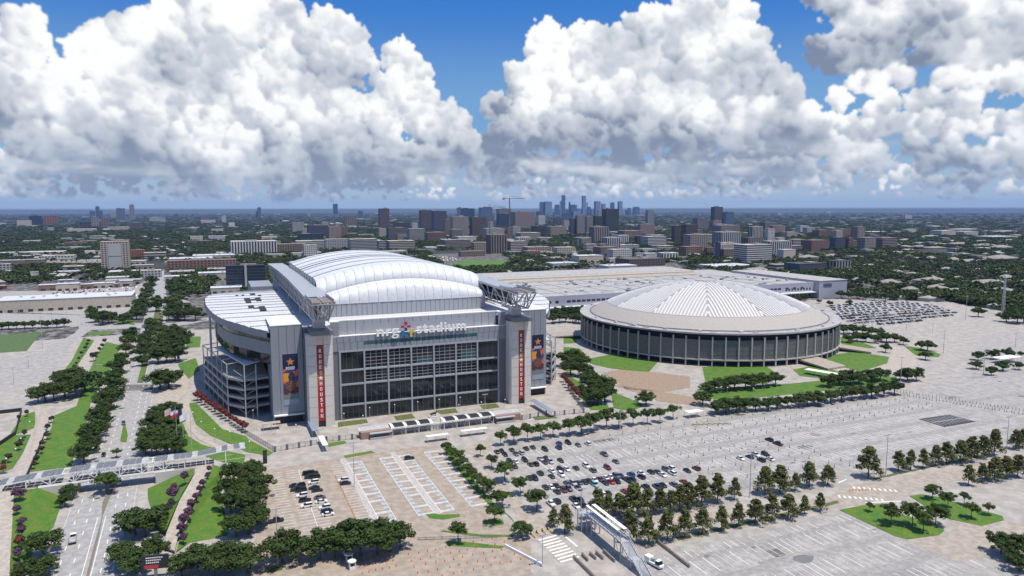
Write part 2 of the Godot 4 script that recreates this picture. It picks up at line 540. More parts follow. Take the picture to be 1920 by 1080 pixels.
func sky_blue(el: float) -> Vector3:
	var a := Vector3(0.44, 0.56, 0.68)
	var b := Vector3(0.19, 0.39, 0.67)
	var c := Vector3(0.045, 0.21, 0.62)
	if el < 7.0:
		return a.lerp(b, smoothstep(0.0, 7.0, el))
	return b.lerp(c, smoothstep(7.0, 16.0, el))
const PAVED := [[-330, -60], [700, -60], [760, 330], [800, 470], [835, 590], [760, 660], [640, 682], [330, 692], [100, 700], [-20, 740], [-330, 720]]
# ---------------------------------------------------------------- ground
func flat(pts: Array, y: float) -> PackedVector3Array:
	var o := PackedVector3Array()
	for p in pts: o.append(S(p[0], p[1], y))
	return o

func strip(mb: MB, u0: float, v0: float, u1: float, v1: float, w: float, y: float) -> void:   # a painted line
	var a := S(u0, v0, y)
	var b := S(u1, v1, y)
	var d := (b - a).normalized()
	var s := Vector3(-d.z, 0, d.x) * w * 0.5
	mb.quad(a + s, b + s, b - s, a - s)

func build_ground() -> void:
	var g := MB.new()
	var ring := PackedVector3Array()
	for i in 48:
		ring.append(Vector3(cos(TAU * i / 48.0) * 20300.0, -0.3, sin(TAU * i / 48.0) * 20300.0))
	g.slab(ring, 0.5)
	structure("ground", g, M.land)
	g = MB.new()
	g.slab(flat(PAVED, 0.0), 0.3)
	structure("pavement", g, M.concrete)
	g = MB.new()
	g.slab(flat([[-620, 440], [-160, 470], [-20, 600], [300, 650], [760, 560], [1200, 900], [1500, 1700], [500, 1750], [-150, 1500], [-700, 1180]], -0.12), 0.3)
	structure("town_ground", g, M.town_ground)
	for e in GROUND:
		var step: int = e[3]
		var p := PackedVector3Array()
		var f: Array = e[4]
		for i in range(0, f.size(), step):
			p.append(S(f[i], f[i + 1], e[2] + (f[i + 2] if step == 3 else 0.0)))
		g = MB.new()
		g.slab(p, 0.3 if step == 2 else 0.6)
		structure(e[0], g, M[e[1]])
	# the open lots, one sheet each
	g = MB.new()
	g.slab(flat([[121, 311], [228, 310], [392, 306], [470, 322], [640, 420], [700, 420], [700, 225], [560, 218], [470, 215], [370, 216], [262, 217], [250, 222], [236, 218], [140, 222], [118, 244]], 0.035), 0.3)
	structure("car_park", g, M.lotwhite)
	g = MB.new()
	g.slab(flat([[118, 192], [226, 192], [236, 172], [250, 130], [300, 60], [120, 60], [116, 150]], 0.035), 0.3)
	structure("car_park", g, M.lotwhite)
	g = MB.new()
	g.slab(flat([[292, 192], [345, 196], [520, 200], [560, 120], [420, 90], [345, 120], [318, 160]], 0.035), 0.3)
	structure("car_park", g, M.lotwhite)
	# drive lanes worn darker by tyres
	g = MB.new()
	for v in [303.0, 287.4, 272.6, 258.0, 243.2, 229.5]: strip(g, 124, v, 392, v, 4.2, 0.04)
	for v in [182.8, 169.0, 153.2]: strip(g, 121, v, 228, v, 3.6, 0.04)
	for v in [276.0, 259.0, 240.0]: strip(g, 400, v, 690, v, 5.0, 0.04)
	structure("worn_lane", g, M.worn)
	# renewed and weathered concrete slabs, aligned with the lots
	for k in 4:
		g = MB.new()
		for j in 46:
			var r: Array = [[124, 386, 222, 306], [122, 226, 80, 190], [400, 690, 226, 320], [300, 540, 110, 194]][j % 4]
			var c := Vector2(snappedf(rng.randf_range(r[0], r[1]), 5.5), snappedf(rng.randf_range(r[2], r[3]), 5.0))
			var w2 := 5.5 * rng.randi_range(1, 3) * 0.5
			var h2 := 5.0 * rng.randi_range(1, 2) * 0.5
			g.slab(flat([[c.x - w2, c.y - h2], [c.x + w2, c.y - h2], [c.x + w2, c.y + h2], [c.x - w2, c.y + h2]], 0.0365 + k * 0.0008), 0.003)
		structure("pavement_slabs", g, M["slab_%d" % k])
	g = MB.new()
	for k in 26: strip(g, 130.0 + k * 22.0, 222, 130.0 + k * 22.0, 306.0 if k < 12 else 316.0, 0.3, 0.043)
	for v in [297.9, 276.2, 262.0, 246.9, 233.0]: strip(g, 122, v, 690, v, 0.22, 0.043)
	for k in 6: strip(g, 122.0 + k * 20.0, 70, 122.0 + k * 20.0, 190, 0.25, 0.043)
	for v in [165.0, 149.3]: strip(g, 119, v, 236, v, 0.25, 0.043)
	structure("pavement_joints", g, M.joint)
	# painted lines
	var w := MB.new()
	var o := MB.new()
	for v in [295.0, 280.0, 265.5, 250.5, 236.0]:
		strip(o, 128 if v < 290 else 150, v, 386, v, 0.3, 0.05)
		var u := 128.0
		while u < 386:
			if u > 250 or rng.randf() < 0.75:
				var s := o if rng.randf() < 0.55 else w
				strip(s, u, v - 5.0, u, v + 5.0, 0.27, 0.05)
			u += 2.75
	for v in [188.4, 177.3, 161.0, 145.5]:
		var u := 126.0
		while u < 232 - (189 - v) * 0.1:
			if rng.randf() < 0.8:
				strip(o if rng.randf() < 0.7 else w, u, v - 4.6, u, v + (0.0 if v > 185 else 4.6), 0.27, 0.05)
			u += 2.75
	for v in [300.0, 284.0, 268.0]:
		var u := 402.0
		while u < 620:
			strip(o, u, v - 5.0, u, v + 5.0, 0.12, 0.05)
			u += 5.5
	# bays on the dark asphalt square
	for k in 9: strip(w, 354.5 + k * 2.6, 249.5, 354.8 + k * 2.6, 261.0, 0.22, 0.1)
	strip(w, 353.5, 255.4, 377.0, 254.6, 0.25, 0.1)
	# tan car park: two banks of stalls with hatched walks, then plain stalls
	var bl := MB.new()
	var hat := MB.new()
	for r in [[53.0, 59.0, 1], [67.6, 73.6, -1], [76.4, 81.6, 1], [88.8, 95.8, -1]]:
		var v := 250.0
		while v < 318:
			strip(w, r[0], v, r[1], v, 0.16, 0.066)
			if int(v * 10) % 2 == 0: strip(hat, r[0], v + 0.9, r[1], v + 0.9, 1.5, 0.062)
			var e: float = r[1] if r[2] > 0 else r[0]
			strip(bl, e - 1.1 * r[2], v + 0.2, e - 1.1 * r[2], v + 1.9, 1.5, 0.066)
			v += 3.9
		strip(w, r[0], 250, r[0], 318, 0.2, 0.066)
		strip(w, r[1], 250, r[1], 318, 0.2, 0.066)
	for r in [[50.3, 53.0], [73.7, 76.3]]:
		var v := 249.0
		while v < 323:
			strip(hat, r[0], v, r[1], v + 0.9, 0.75, 0.064)
			v += 1.25
	for r in [[19.0, 24.2], [25.8, 31.0], [31.4, 36.6], [45.2, 50.2]]:
		var v := 254.0
		while v < 318:
			strip(w, r[0], v, r[1], v, 0.22, 0.066)
			v += 2.75
	strip(w, 31.2, 254, 31.2, 318, 0.18, 0.066)
	# zebra crossings and stop bars
	for k in 9:
		strip(w, 100.6, 214.5 - k * 2.1, 108.0, 215.4 - k * 2.1, 1.0, 0.09)
	for k in 9:
		strip(w, 227.0 + k * 1.6, 200.6 - k * 1.15, 228.3 + k * 1.6, 202.6 - k * 1.15, 0.8, 0.09)
		strip(w, 240.0 + k * 1.6, 205.0 - k * 1.15, 241.3 + k * 1.6, 207.0 - k * 1.15, 0.8, 0.09)
	strip(w, 238.5, 212.3, 245.0, 213.8, 0.7, 0.09)
	strip(w, 110.5, 213, 110.8, 205, 0.8, 0.09)
	strip(w, 232.0, 193.0, 247.0, 188.5, 0.8, 0.09)
	# avenue lanes: dashes and edge lines
	var d0 := Vector2(-39.3, 205.0)
	var d1 := Vector2(-52.8, 660.0)
	for lane in [-8.9, -5.0, 3.6, 7.0]:
		var t := 0.0
		while t < 1.0:
			var a := d0.lerp(d1, t) + Vector2(lane, 0)
			var b := d0.lerp(d1, t + 0.008) + Vector2(lane, 0)
			strip(w, a.x, a.y, b.x, b.y, 0.3, 0.075)
			t += 0.024
	for lane in [-12.0, -1.6, 1.0, 10.0]:
		var a := d0 + Vector2(lane, 0)
		var b := d0.lerp(d1, 0.2 if absf(lane) < 3.0 else 0.62) + Vector2(lane, 0)
		strip(w if absf(lane) < 3.0 else o, a.x, a.y, b.x, b.y, 0.24, 0.075)
	part(structure("parking_lines", o, M.paint_old), "bright_lines", w, M.paint)
	structure("stall_markings", bl, M.paint_blue)
	structure("hatched_walkway", hat, M.paint_old)
	# oil stains and patches on the lots
	var st := MB.new()
	for k in 46:
		var c := Vector2(rng.randf_range(130, 390), rng.randf_range(225, 305))
		if k > 24: c = Vector2(rng.randf_range(125, 225), rng.randf_range(120, 186))
		if k > 36: c = Vector2(rng.randf_range(400, 640), rng.randf_range(230, 330))
		var p := []
		var rx := rng.randf_range(0.6, 2.6) * (2.2 if k % 9 == 0 else 1.0)
		var ry := rx * rng.randf_range(0.3, 0.9)
		for i in 9: p.append([c.x + cos(TAU * i / 9) * rx * rng.randf_range(0.6, 1.2), c.y + sin(TAU * i / 9) * ry * rng.randf_range(0.6, 1.2)])
		st.slab(flat(p, 0.046), 0.006)
	structure("oil_stain", st, M.stain)
# ---------------------------------------------------------------- the stadium (own axes: a east, b north from its glazed south front, h up)
func L(a: float, b: float, h: float) -> Vector3:
	return Vector3(a, h, -b)

func bx(mb: MB, a0: float, a1: float, b0: float, b1: float, h0: float, h1: float) -> void:
	mb.box(a0, a1, h0, h1, -b0, -b1)

func row_of(parent: Node3D, called: String, a0: float, a1: float, b: float, h0: float, h1: float, w: float, m: Material, deep := 0.3) -> void:
	var k := maxi(1, int(round((a1 - a0) / w)))
	var pw := (a1 - a0) / k
	var q := MB.new()
	q.box(-pw / 2 + 0.11, pw / 2 - 0.11, 0.07, h1 - h0 - 0.07, -deep / 2, deep / 2)
	var me := q.mesh()
	for i in k:
		part(parent, called, me, m).position = L(a0 + pw * (i + 0.5), b, h0)

func text(parent: Node3D, called: String, s: String, at: Vector3, width: float, tall: float, deep: float, m: Material, serif := false) -> MeshInstance3D:
	var t := TextMesh.new()
	var f := SystemFont.new()
	f.font_names = PackedStringArray(["Droid Serif" if serif else "Droid Sans"])
	f.font_weight = 700
	t.font = f
	t.text = s
	t.font_size = 48
	t.pixel_size = 0.02
	t.depth = deep
	t.curve_step = 2.0
	var o := part(parent, called, t, m)
	var bb := t.get_aabb()
	o.scale = Vector3(width / maxf(bb.size.x, 0.01), tall / maxf(bb.size.y, 0.01), 1)
	o.position = at - Vector3((bb.position.x + bb.size.x / 2) * o.scale.x, (bb.position.y + bb.size.y / 2) * o.scale.y, 0)
	return o

func star(mb: MB, c: Vector3, r: float, deep: float) -> void:
	for i in 10:
		var r0 := r if i % 2 == 0 else r * 0.42
		var r1 := r * 0.42 if i % 2 == 0 else r
		var p := PI / 2 + TAU * i / 10.0
		var q := PI / 2 + TAU * (i + 1) / 10.0
		mb.tri(c + Vector3(0, 0, deep), c + Vector3(cos(p) * r0, sin(p) * r0, deep * 0.4), c + Vector3(cos(q) * r1, sin(q) * r1, deep * 0.4))

const EAVE := [[8.0, 82.0], [20.0, 89.5], [33.5, 95.5], [45.0, 101.8], [55.0, 105.0], [70.0, 108.4], [89.0, 110.7], [110.0, 112.5], [138.6, 113.3], [154.0, 112.8], [163.7, 110.8], [169.5, 108.3], [174.6, 103.8], [178.8, 97.0], [181.4, 86.0], [183.0, 70.0]]

func eave(b: float) -> float:                # how far the wing roofs reach out at each b
	for i in EAVE.size() - 1:
		if b <= EAVE[i + 1][0]: return lerpf(EAVE[i][1], EAVE[i + 1][1], clampf((b - EAVE[i][0]) / (EAVE[i + 1][0] - EAVE[i][0]), 0, 1))
	return 70.0

func wing_steps() -> Array:
	var l := []
	for i in 23: l.append(8.0 + 7.0 * i)
	return l + [166.0, 169.5, 172.2, 174.6, 177.0, 178.8, 181.4, 183.0]

func wing_rim(sg: float, back: float, h: float) -> PackedVector3Array:
	var p := PackedVector3Array()
	for b in wing_steps(): p.append(L(sg * maxf(64.5, eave(b) - back), b, h))
	p.append(L(sg * 62.6, 183.0, h)); p.append(L(sg * 62.6, 8, h))
	return p

func lift(b: float) -> float:                # the wing roof drops a little towards the front
	return -3.1 * (1.0 - smoothstep(-6.0, 84.0, b))

func poster_print() -> StandardMaterial3D:
	var im := Image.create_empty(128, 384, false, Image.FORMAT_RGB8)
	var f := FastNoiseLite.new()
	f.frequency = 0.03
	for y in 384:
		for x in 128:
			var c := Color(0.07, 0.10, 0.24)
			var n := f.get_noise_2d(x, y) * 14.0
			if y > 112:
				c = Color(0.20, 0.24, 0.46)
				var d := y + x * 0.55 + n
				if fmod(d, 92.0) < 46.0: c = Color(0.80, 0.38, 0.20)
				if x < 52 and y > 142 and y < 205: c = Color(0.87, 0.56, 0.14)
				if y > 250: c = Color(0.42, 0.20, 0.14) if f.get_noise_2d(x * 3.0, y * 3.0) > 0.0 else Color(0.20, 0.14, 0.13)
				var e := Vector2((x - 70.0) / 26.0, (y - 178.0) / 46.0).length() + n * 0.012
				if e < 1.0: c = Color(0.10, 0.11, 0.20) if f.get_noise_2d(x * 3.0 + 50.0, y * 2.0) < 0.12 else Color(0.16, 0.26, 0.42)
				e = Vector2((x - 62.0) / 46.0, (y - 238.0) / 40.0).length() + n * 0.014
				if e < 1.0: c = Color(0.25, 0.15, 0.13) if f.get_noise_2d(x * 4.0, y * 4.0) > -0.1 else Color(0.62, 0.45, 0.38)
				if y > 300 + n: c = Color(0.47, 0.50, 0.52).lerp(Color(0.22, 0.27, 0.2), 1.0 if f.get_noise_2d(x * 2.0, y * 5.0) > 0.25 else 0.0)
				if y > 340 + n * 0.7: c = Color(0.55, 0.60, 0.66)
			im.set_pixel(x, y, c)
	var m := mat("poster_print", 1, 1, 1, 0.6)
	m.albedo_texture = ImageTexture.create_from_image(im)
	return m

func banner_print() -> StandardMaterial3D:
	var im := Image.create_empty(8, 256, false, Image.FORMAT_RGB8)
	for y in 256:
		var t := y / 255.0
		var c := Color(0.55, 0.20, 0.10).lerp(Color(0.66, 0.36, 0.10), smoothstep(0.1, 0.4, t)).lerp(Color(0.66, 0.13, 0.10), smoothstep(0.42, 0.6, t))
		for x in 8: im.set_pixel(x, y, c)
	var m := mat("banner_print", 1, 1, 1, 0.7)
	m.albedo_texture = ImageTexture.create_from_image(im)
	return m

func sheet_uv(w: float, h: float, deep: float) -> MB:      # an upright printed sheet: base centre at the origin, facing +z
	var q := MB.new()
	q.box(-w / 2, w / 2, 0, h, -deep, -0.01)
	for i in q.v.size(): q.t.append(Vector2(0.5, 0.99))
	q.quad(Vector3(-w / 2, 0, 0), Vector3(w / 2, 0, 0), Vector3(w / 2, h, 0), Vector3(-w / 2, h, 0))
	q.t.append_array(PackedVector2Array([Vector2(0, 1), Vector2(1, 1), Vector2(1, 0), Vector2(0, 0)]))
	return q

func build_stadium() -> void:
	var s := thing("football_stadium", "huge grey panelled stadium with white arched roof and glazed south front", "stadium", S(107.8, 385.4), TH)
	var q := MB.new()
	bx(q, -64.5, 64.5, 1.6, 252.4, 0, 46.0)
	bx(q, -64.4, 64.4, 4.3, 252.3, 46.0, 51.4)
	bx(q, -64.5, -46.4, 0.4, 1.6, 0, 46.0); bx(q, 46.4, 64.5, 0.4, 1.6, 0, 46.0)
	part(s, "inner_wall", q, M.steel_dark)
	q = MB.new()
	bx(q, -64.5, 64.5, 4.35, 251, 51.45, 52.1)
	part(s, "ledge_roof", q, M.roof_white)
	# south wall panels
	q = MB.new()
	bx(q, -51, 51, 0.2, 1.2, 38.3, 46.2)
	var fw := part(s, "front_wall", q, M.steel_dark)
	row_of(fw, "panel", -51, 51, 0.05, 42.9, 46.2, 3.4, M.panel)
	row_of(fw, "panel", -51, -33, 0.05, 38.2, 42.9, 3.6, M.panel)
	row_of(fw, "panel", 33, 51, 0.05, 38.2, 42.9, 3.6, M.panel)
	row_of(fw, "panel", -33, 33, 0.05, 38.2, 41.0, 3.3, M.panel)
	q = MB.new()
	bx(q, -46, 46, 3.1, 4.0, 46.2, 54.2)
	var uw := part(s, "upper_wall", q, M.steel_dark)
	row_of(uw, "panel", -46, 46, 2.95, 46.6, 54.3, 4.6, M.panel_light)
	row_of(uw, "panel", -51, -46.2, 0.05, 46.2, 54.3, 4.8, M.panel)
	row_of(uw, "panel", 46.2, 51, 0.05, 46.2, 54.3, 4.8, M.panel)
	q = MB.new()
	bx(q, -51.2, 51.2, -0.14, 3.0, 46.2, 46.55)
	part(s, "sill_ledge", q, M.white)
	q = MB.new()
	bx(q, -46.3, 46.3, 2.75, 4.3, 54.3, 54.8); bx(q, -51.3, -46.0, -0.14, 4.3, 54.3, 54.8); bx(q, 46.0, 51.3, -0.14, 4.3, 54.3, 54.8)
	part(s, "parapet", q, M.white)
	q = MB.new()
	bx(q, -33, 32, 2.6, 2.78, 47.0, 51.6)
	part(s, "sign_backing", q, M.panel_light)
	row_of(s, "clerestory_window", -33, 33, 0.02, 41.1, 42.8, 3.3, M.glass_teal, 0.2)
	# glazed front: seven bays by four storeys
	var bw := 92.4 / 7.0
	var lv := [0.2, 8.2, 19.7, 27.5, 38.1]
	q = MB.new()
	for i in 8: bx(q, -46.2 + bw * i - 0.42, -46.2 + bw * i + 0.42, -0.5, 0.7, 0.1, 38.2)
	for j in range(1, 5): bx(q, -46.6, 46.6, -0.42, 0.6, lv[j] - 0.55, lv[j] + 0.35)
	part(s, "front_frame", q, M.panel_light)
	var panes := {}
	for i in 7:
		for j in 4:
			var fancy: bool = i > 0 and i < 6 and j > 1
			var nx := 4
			var ny := (5 if j == 3 else 4) if fancy else 1
			var w := bw - 0.84
			var hh: float = lv[j + 1] - lv[j] - 0.9
			q = MB.new()
			var mw := 0.16 if fancy else 0.10
			for k in range(1, nx): bx(q, -w / 2 + w * k / nx - mw / 2, -w / 2 + w * k / nx + mw / 2, 0.15, 0.32, 0, hh)
			for k in range(0, ny + 1): bx(q, -w / 2, w / 2, 0.16, 0.33, clampf(hh * k / ny - mw / 2, 0, hh - mw), clampf(hh * k / ny + mw / 2, mw, hh))
			var cell := part(s, "window_bay", q, M.steel if fancy else M.steel_dark)
			cell.position = L(-46.2 + bw * (i + 0.5), 0, lv[j] + 0.36)
			var key := "%d_%d" % [ny, j]
			if not panes.has(key):
				var p := MB.new()
				p.box(-w / nx / 2 + mw / 2, w / nx / 2 - mw / 2, mw / 2, hh / ny - mw / 2, -0.55, -0.42)
				panes[key] = p.mesh()
			for k in nx:
				for r in ny:
					var teal: bool = (i == 5 and j == 3 and k > 0 and r < 3) or (i == 3 and j == 3 and k > 0 and r < 2)
					part(cell, "pane", panes[key], M.glass_teal if teal else M.glass).position = L(-w / 2 + w * (k + 0.5) / nx, 0, hh * r / ny)
	# sign lettering
	text(s, "sign_lettering", "nrg", Vector3(-19.8, 46.2, 0.9), 12.6, 5.5, 0.9, M.white)
	text(s, "sign_lettering", "stadium", Vector3(11.2, 47.9, 0.9), 29.2, 5.3, 0.9, M.white)
	var cols := {"m": mat("sign_crimson", 0.36, 0.02, 0.09, 0.5), "n": mat("sign_navy", 0.03, 0.02, 0.10, 0.5), "b": mat("sign_blue", 0.02, 0.16, 0.40, 0.5), "y": mat("sign_gold", 0.62, 0.45, 0.12, 0.5), "g": mat("sign_olive", 0.18, 0.22, 0.10, 0.5)}
	for e in [[-9.6, 51.4, 1.5, 1.9, "m"], [-11.4, 49.6, 1.9, 1.2, "m"], [-7.8, 49.6, 1.9, 1.2, "m"], [-9.6, 48.0, 1.4, 1.8, "n"], [-11.4, 46.9, 1.9, 1.0, "b"], [-11.2, 45.6, 2.0, 1.1, "b"], [-9.5, 44.4, 1.7, 1.5, "b"], [-7.9, 46.3, 1.2, 1.0, "g"], [-6.7, 46.0, 1.2, 4.6, "y"], [-5.1, 46.6, 1.7, 1.0, "y"]]:
		q = MB.new()
		q.box(e[0] - e[2] / 2, e[0] + e[2] / 2, e[1] - e[3] / 2, e[1] + e[3] / 2, 0.35, 1.3)
		part(s, "sign_emblem", q, cols[e[4]])
	var post := poster_print()
	var ban := banner_print()
	var sg := -1.0
	while sg <= 1.0:
		var nm := 1 if sg > 0 else -1
		# concrete tower with a recessed middle: courses of precast slabs
		q = MB.new()
		bx(q, sg * 57.6 - 6.4, sg * 57.6 + 6.4, -7.6, 1.5, 0, 49.2)
		var tw := part(s, "concrete_tower", q, M.precast)
		var lh := MB.new()
		var hh2 := 49.6 / 9.0
		lh.slab(PackedVector3Array([L(-7.0, -6.6, hh2 - 0.12), L(-6.2, -8.0, hh2 - 0.12), L(-1.9, -8.5, hh2 - 0.12), L(-1.9, -7.5, hh2 - 0.12), L(-7.0, -5.6, hh2 - 0.12)]), hh2 - 0.14)
		var rh := MB.new()
		rh.slab(PackedVector3Array([L(1.9, -8.9, hh2 - 0.12), L(6.2, -7.7, hh2 - 0.12), L(7.0, -6.0, hh2 - 0.12), L(6.6, -5.0, hh2 - 0.12), L(1.9, -7.5, hh2 - 0.12)]), hh2 - 0.14)
		var lm := lh.mesh()
		var rm := rh.mesh()
		for k in 9:
			part(tw, "slab", lm, M.precast).position = Vector3(sg * 57.6, k * hh2, 0)
			part(tw, "slab", rm, M.precast).position = Vector3(sg * 57.6, k * hh2, 0)
		q = MB.new()
		bx(q, sg * 57.6 - 1.9, sg * 57.6 + 1.9, -8.2, -7.5, 44.2, 49.5)
		part(tw, "slab", q, M.precast)
		q = MB.new()
		bx(q, sg * 57.6 + 2.2, sg * 57.6 + 6.4, -6.8, -2.5, 49.4, 50.6)
		part(tw, "roof_curb", q, M.white)
		q = MB.new()
		bx(q, sg * 57.6 - 1.7, sg * 57.6 + 1.7, -7.8, -7.55, 0.1, 3.2)
		part(tw, "door", q, M.dark)
		var bn := part(s, "banner", sheet_uv(3.3, 40.8, 0.2), ban)
		bn.position = L(sg * 57.6, -7.95, 3.2)
		var word := "RODEO*HOUSTON"
		for k in 13:
			var y := 40.8 - 3.0 - k * 2.92
			if word[k] == "*":
				q = MB.new()
				star(q, Vector3(0, y, 0.02), 1.45, 0.12)
				part(bn, "star", q, M.white)
			else:
				text(bn, "letter", word[k], Vector3(0, y, 0.07), 1.25, 1.95, 0.1, M.white)
		# corner block with tall panels
		var a0 := minf(sg * 64.6, sg * 81.0)
		var a1 := maxf(sg * 64.6, sg * 81.0)
		q = MB.new()
		bx(q, a0 + 0.2, a1 - 0.2, 7.0, 40, 0, 53.0)
		var cb := part(s, "corner_block", q, M.panel)
		row_of(cb, "panel", a0, a1, 6.8, 5.2, 53.2, 4.1, M.panel)
		q = MB.new()
		bx(q, a0 - 0.1, a1 + 0.1, 6.5, 40.1, 53.2, 53.7)
		part(cb, "coping", q, M.white)
		q = MB.new()
		bx(q, a0 + 0.3, a1 - 0.3, 4.6, 7.0, 4.4, 5.0)
		part(cb, "entrance_canopy", q, M.white)
		q = MB.new()
		bx(q, a0 + 1.0, a1 - 1.0, 6.6, 7.1, 0.1, 4.2)
		part(cb, "entrance", q, M.dark)
		# printed poster
		var po := part(s, "poster", sheet_uv(7.8, 28.0, 0.2), post)
		po.position = L(-71.4 if sg < 0 else 75.2, 6.45, 9.8)
		q = MB.new()
		star(q, Vector3(0, 23.6, 0.03), 2.3, 0.08)
		part(po, "star", q, M.orange)
		text(po, "letter", "RODEO", Vector3(0, 20.2, 0.05), 4.6, 1.6, 0.06, M.white)
		# north corner block
		q = MB.new()
		bx(q, a0, a1, 188, 236, 0, 56.0)
		part(s, "corner_block", q, M.panel)
		# roof truss
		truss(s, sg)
		wing(s, sg)
		ramp_tower(s, sg)
		sg += 2.0
	build_arch_roof(s)
	# dark roof patches left of old lettering on the west roof
	for e in [[-88.6, 118.1, -84.8, 132.2], [-88.3, 105.6, -85.0, 116.6], [-84.9, 119.1, -81.2, 125.3], [-81.5, 115.1, -78.2, 132.1], [-87.9, 80.2, -84.6, 92.3], [-85.4, 77.0, -81.6, 79.8], [-82.0, 65.0, -78.4, 85.1], [-93.3, 150.7, -91.5, 154.5], [-89.3, 149.6, -87.6, 154.6], [-83.4, 149.4, -80.1, 159.7], [-78.6, 144.5, -76.5, 149.3]]:
		q = MB.new()
		q.slab(PackedVector3Array([L(e[0], e[1], 54.15), L(e[2], e[1], 54.25), L(e[2], e[3], 54.25), L(e[0], e[3], 54.15)]), 0.9)
		part(s, "roof_mark", q, M.dark)

func truss(s: Node3D, sg: float) -> void:
	var q := MB.new()
	var n := 24
	var top := func(i: float) -> float: return 66.6 + 2.4 * sin(PI * i / n)
	for f in [[50.8, 53.4], [62.4, 60.2]]:
		for i in n:
			var b0 := -18.0 + 290.0 * i / n
			var b1 := -18.0 + 290.0 * (i + 1) / n
			var t0 := L(sg * f[0], b0, top.call(float(i)))
			var t1 := L(sg * f[0], b1, top.call(i + 1.0))
			var bo0 := L(sg * f[1], maxf(b0, -12.0), 57.4)
			var bo1 := L(sg * f[1], b1, 57.4)
			q.bar(t0, t1, 0.8, 0.8); q.bar(bo0, bo1, 0.8, 0.8)
			q.bar(bo0, t0, 0.55, 0.55)
			q.bar(bo0 if i % 2 == 0 else t0, t1 if i % 2 == 0 else bo1, 0.6, 0.6)
			q.bar(bo0.lerp(t0, 0.5), bo1.lerp(t1, 0.5), 0.3, 0.3)
			if i == n - 1: q.bar(bo1, t1, 0.6, 0.6)
	for i in n + 1:
		var b := -18.0 + 290.0 * i / n
		q.bar(L(sg * 50.8, b, top.call(float(i))), L(sg * 62.4, b, top.call(float(i))), 0.5, 0.5)
		q.bar(L(sg * 53.4, maxf(b, -12.0), 57.4), L(sg * 60.2, maxf(b, -12.0), 57.4), 0.5, 0.5)
		if i % 2 == 0: q.bar(L(sg * 53.4, maxf(b, -12.0), 57.4), L(sg * 62.4, b, top.call(float(i))), 0.35, 0.35)
	for k in 5:
		q.bar(L(sg * lerpf(53.4, 60.2, k / 4.0), -12.0, 57.4), L(sg * lerpf(50.8, 62.4, k / 4.0), -18.0, 66.6), 0.4, 0.4)
		if k < 4: q.bar(L(sg * lerpf(53.4, 60.2, k / 4.0), -12.0, 57.4), L(sg * lerpf(50.8, 62.4, (k + 1) / 4.0), -18.0, 66.6), 0.3, 0.3)
	var t := part(s, "roof_truss", q, M.steel)
	q = MB.new()
	for i in n:
		if i < 2: continue
		var b0 := -18.0 + 290.0 * i / n
		var b1 := -18.0 + 290.0 * (i + 1) / n
		var h0: float = top.call(float(i)) + 0.7
		var h1: float = top.call(i + 1.0) + 0.7
		q.quad(L(minf(sg * 50.4, sg * 62.8), b0, h0), L(maxf(sg * 50.4, sg * 62.8), b0, h0), L(maxf(sg * 50.4, sg * 62.8), b1, h1), L(minf(sg * 50.4, sg * 62.8), b1, h1))
		q.quad(L(sg * 62.8, b0, h0 - 1.6), L(sg * 62.8, b1, h1 - 1.6), L(sg * 62.8, b1, h1), L(sg * 62.8, b0, h0))
	part(t, "truss_cover", q, M.panel_light)
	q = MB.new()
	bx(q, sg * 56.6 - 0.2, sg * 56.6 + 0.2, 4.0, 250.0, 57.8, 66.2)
	part(t, "added_shade_panel", q, M.dark)  # dark panel added inside the truss, standing in for shade behind the lattice
	q = MB.new()
	bx(q, sg * 56.6 - 6.2, sg * 56.6 + 6.2, -18.2, 2.2, 67.2, 67.6)
	part(t, "end_deck", q, wear(mat("deck_rust", 0.22, 0.19, 0.16), M.road.albedo_texture, 0.2))
	q = MB.new()
	for k in 3: q.box(sg * 56.6 - 5.6 + k * 5.4, sg * 56.6 - 5.2 + k * 5.4, 67.6, 68.2, 18.2, -250)
	for k in 2: q.box(sg * (51.2 + k * 11.0) - 0.1, sg * (51.2 + k * 11.0) + 0.1, 68.2, 69.2, 18.0, -10)
	part(t, "rail", q, M.steel)
	# bearing blocks that carry the truss
	q = MB.new()
	for b in [0.0, 60.0, 127.0, 194.0, 254.0]: bx(q, sg * 56.8 - 3.0, sg * 56.8 + 3.0, b - 3.0, b + 3.0, 52.0, 57.1)
	part(t, "bearing", q, M.precast)
	q = MB.new()
	bx(q, sg * 56.8 - 5.6, sg * 56.8 + 5.6, -13.5, 3.2, 49.9, 52.2)
	part(t, "bearing_ledge", q, M.steel_dark)

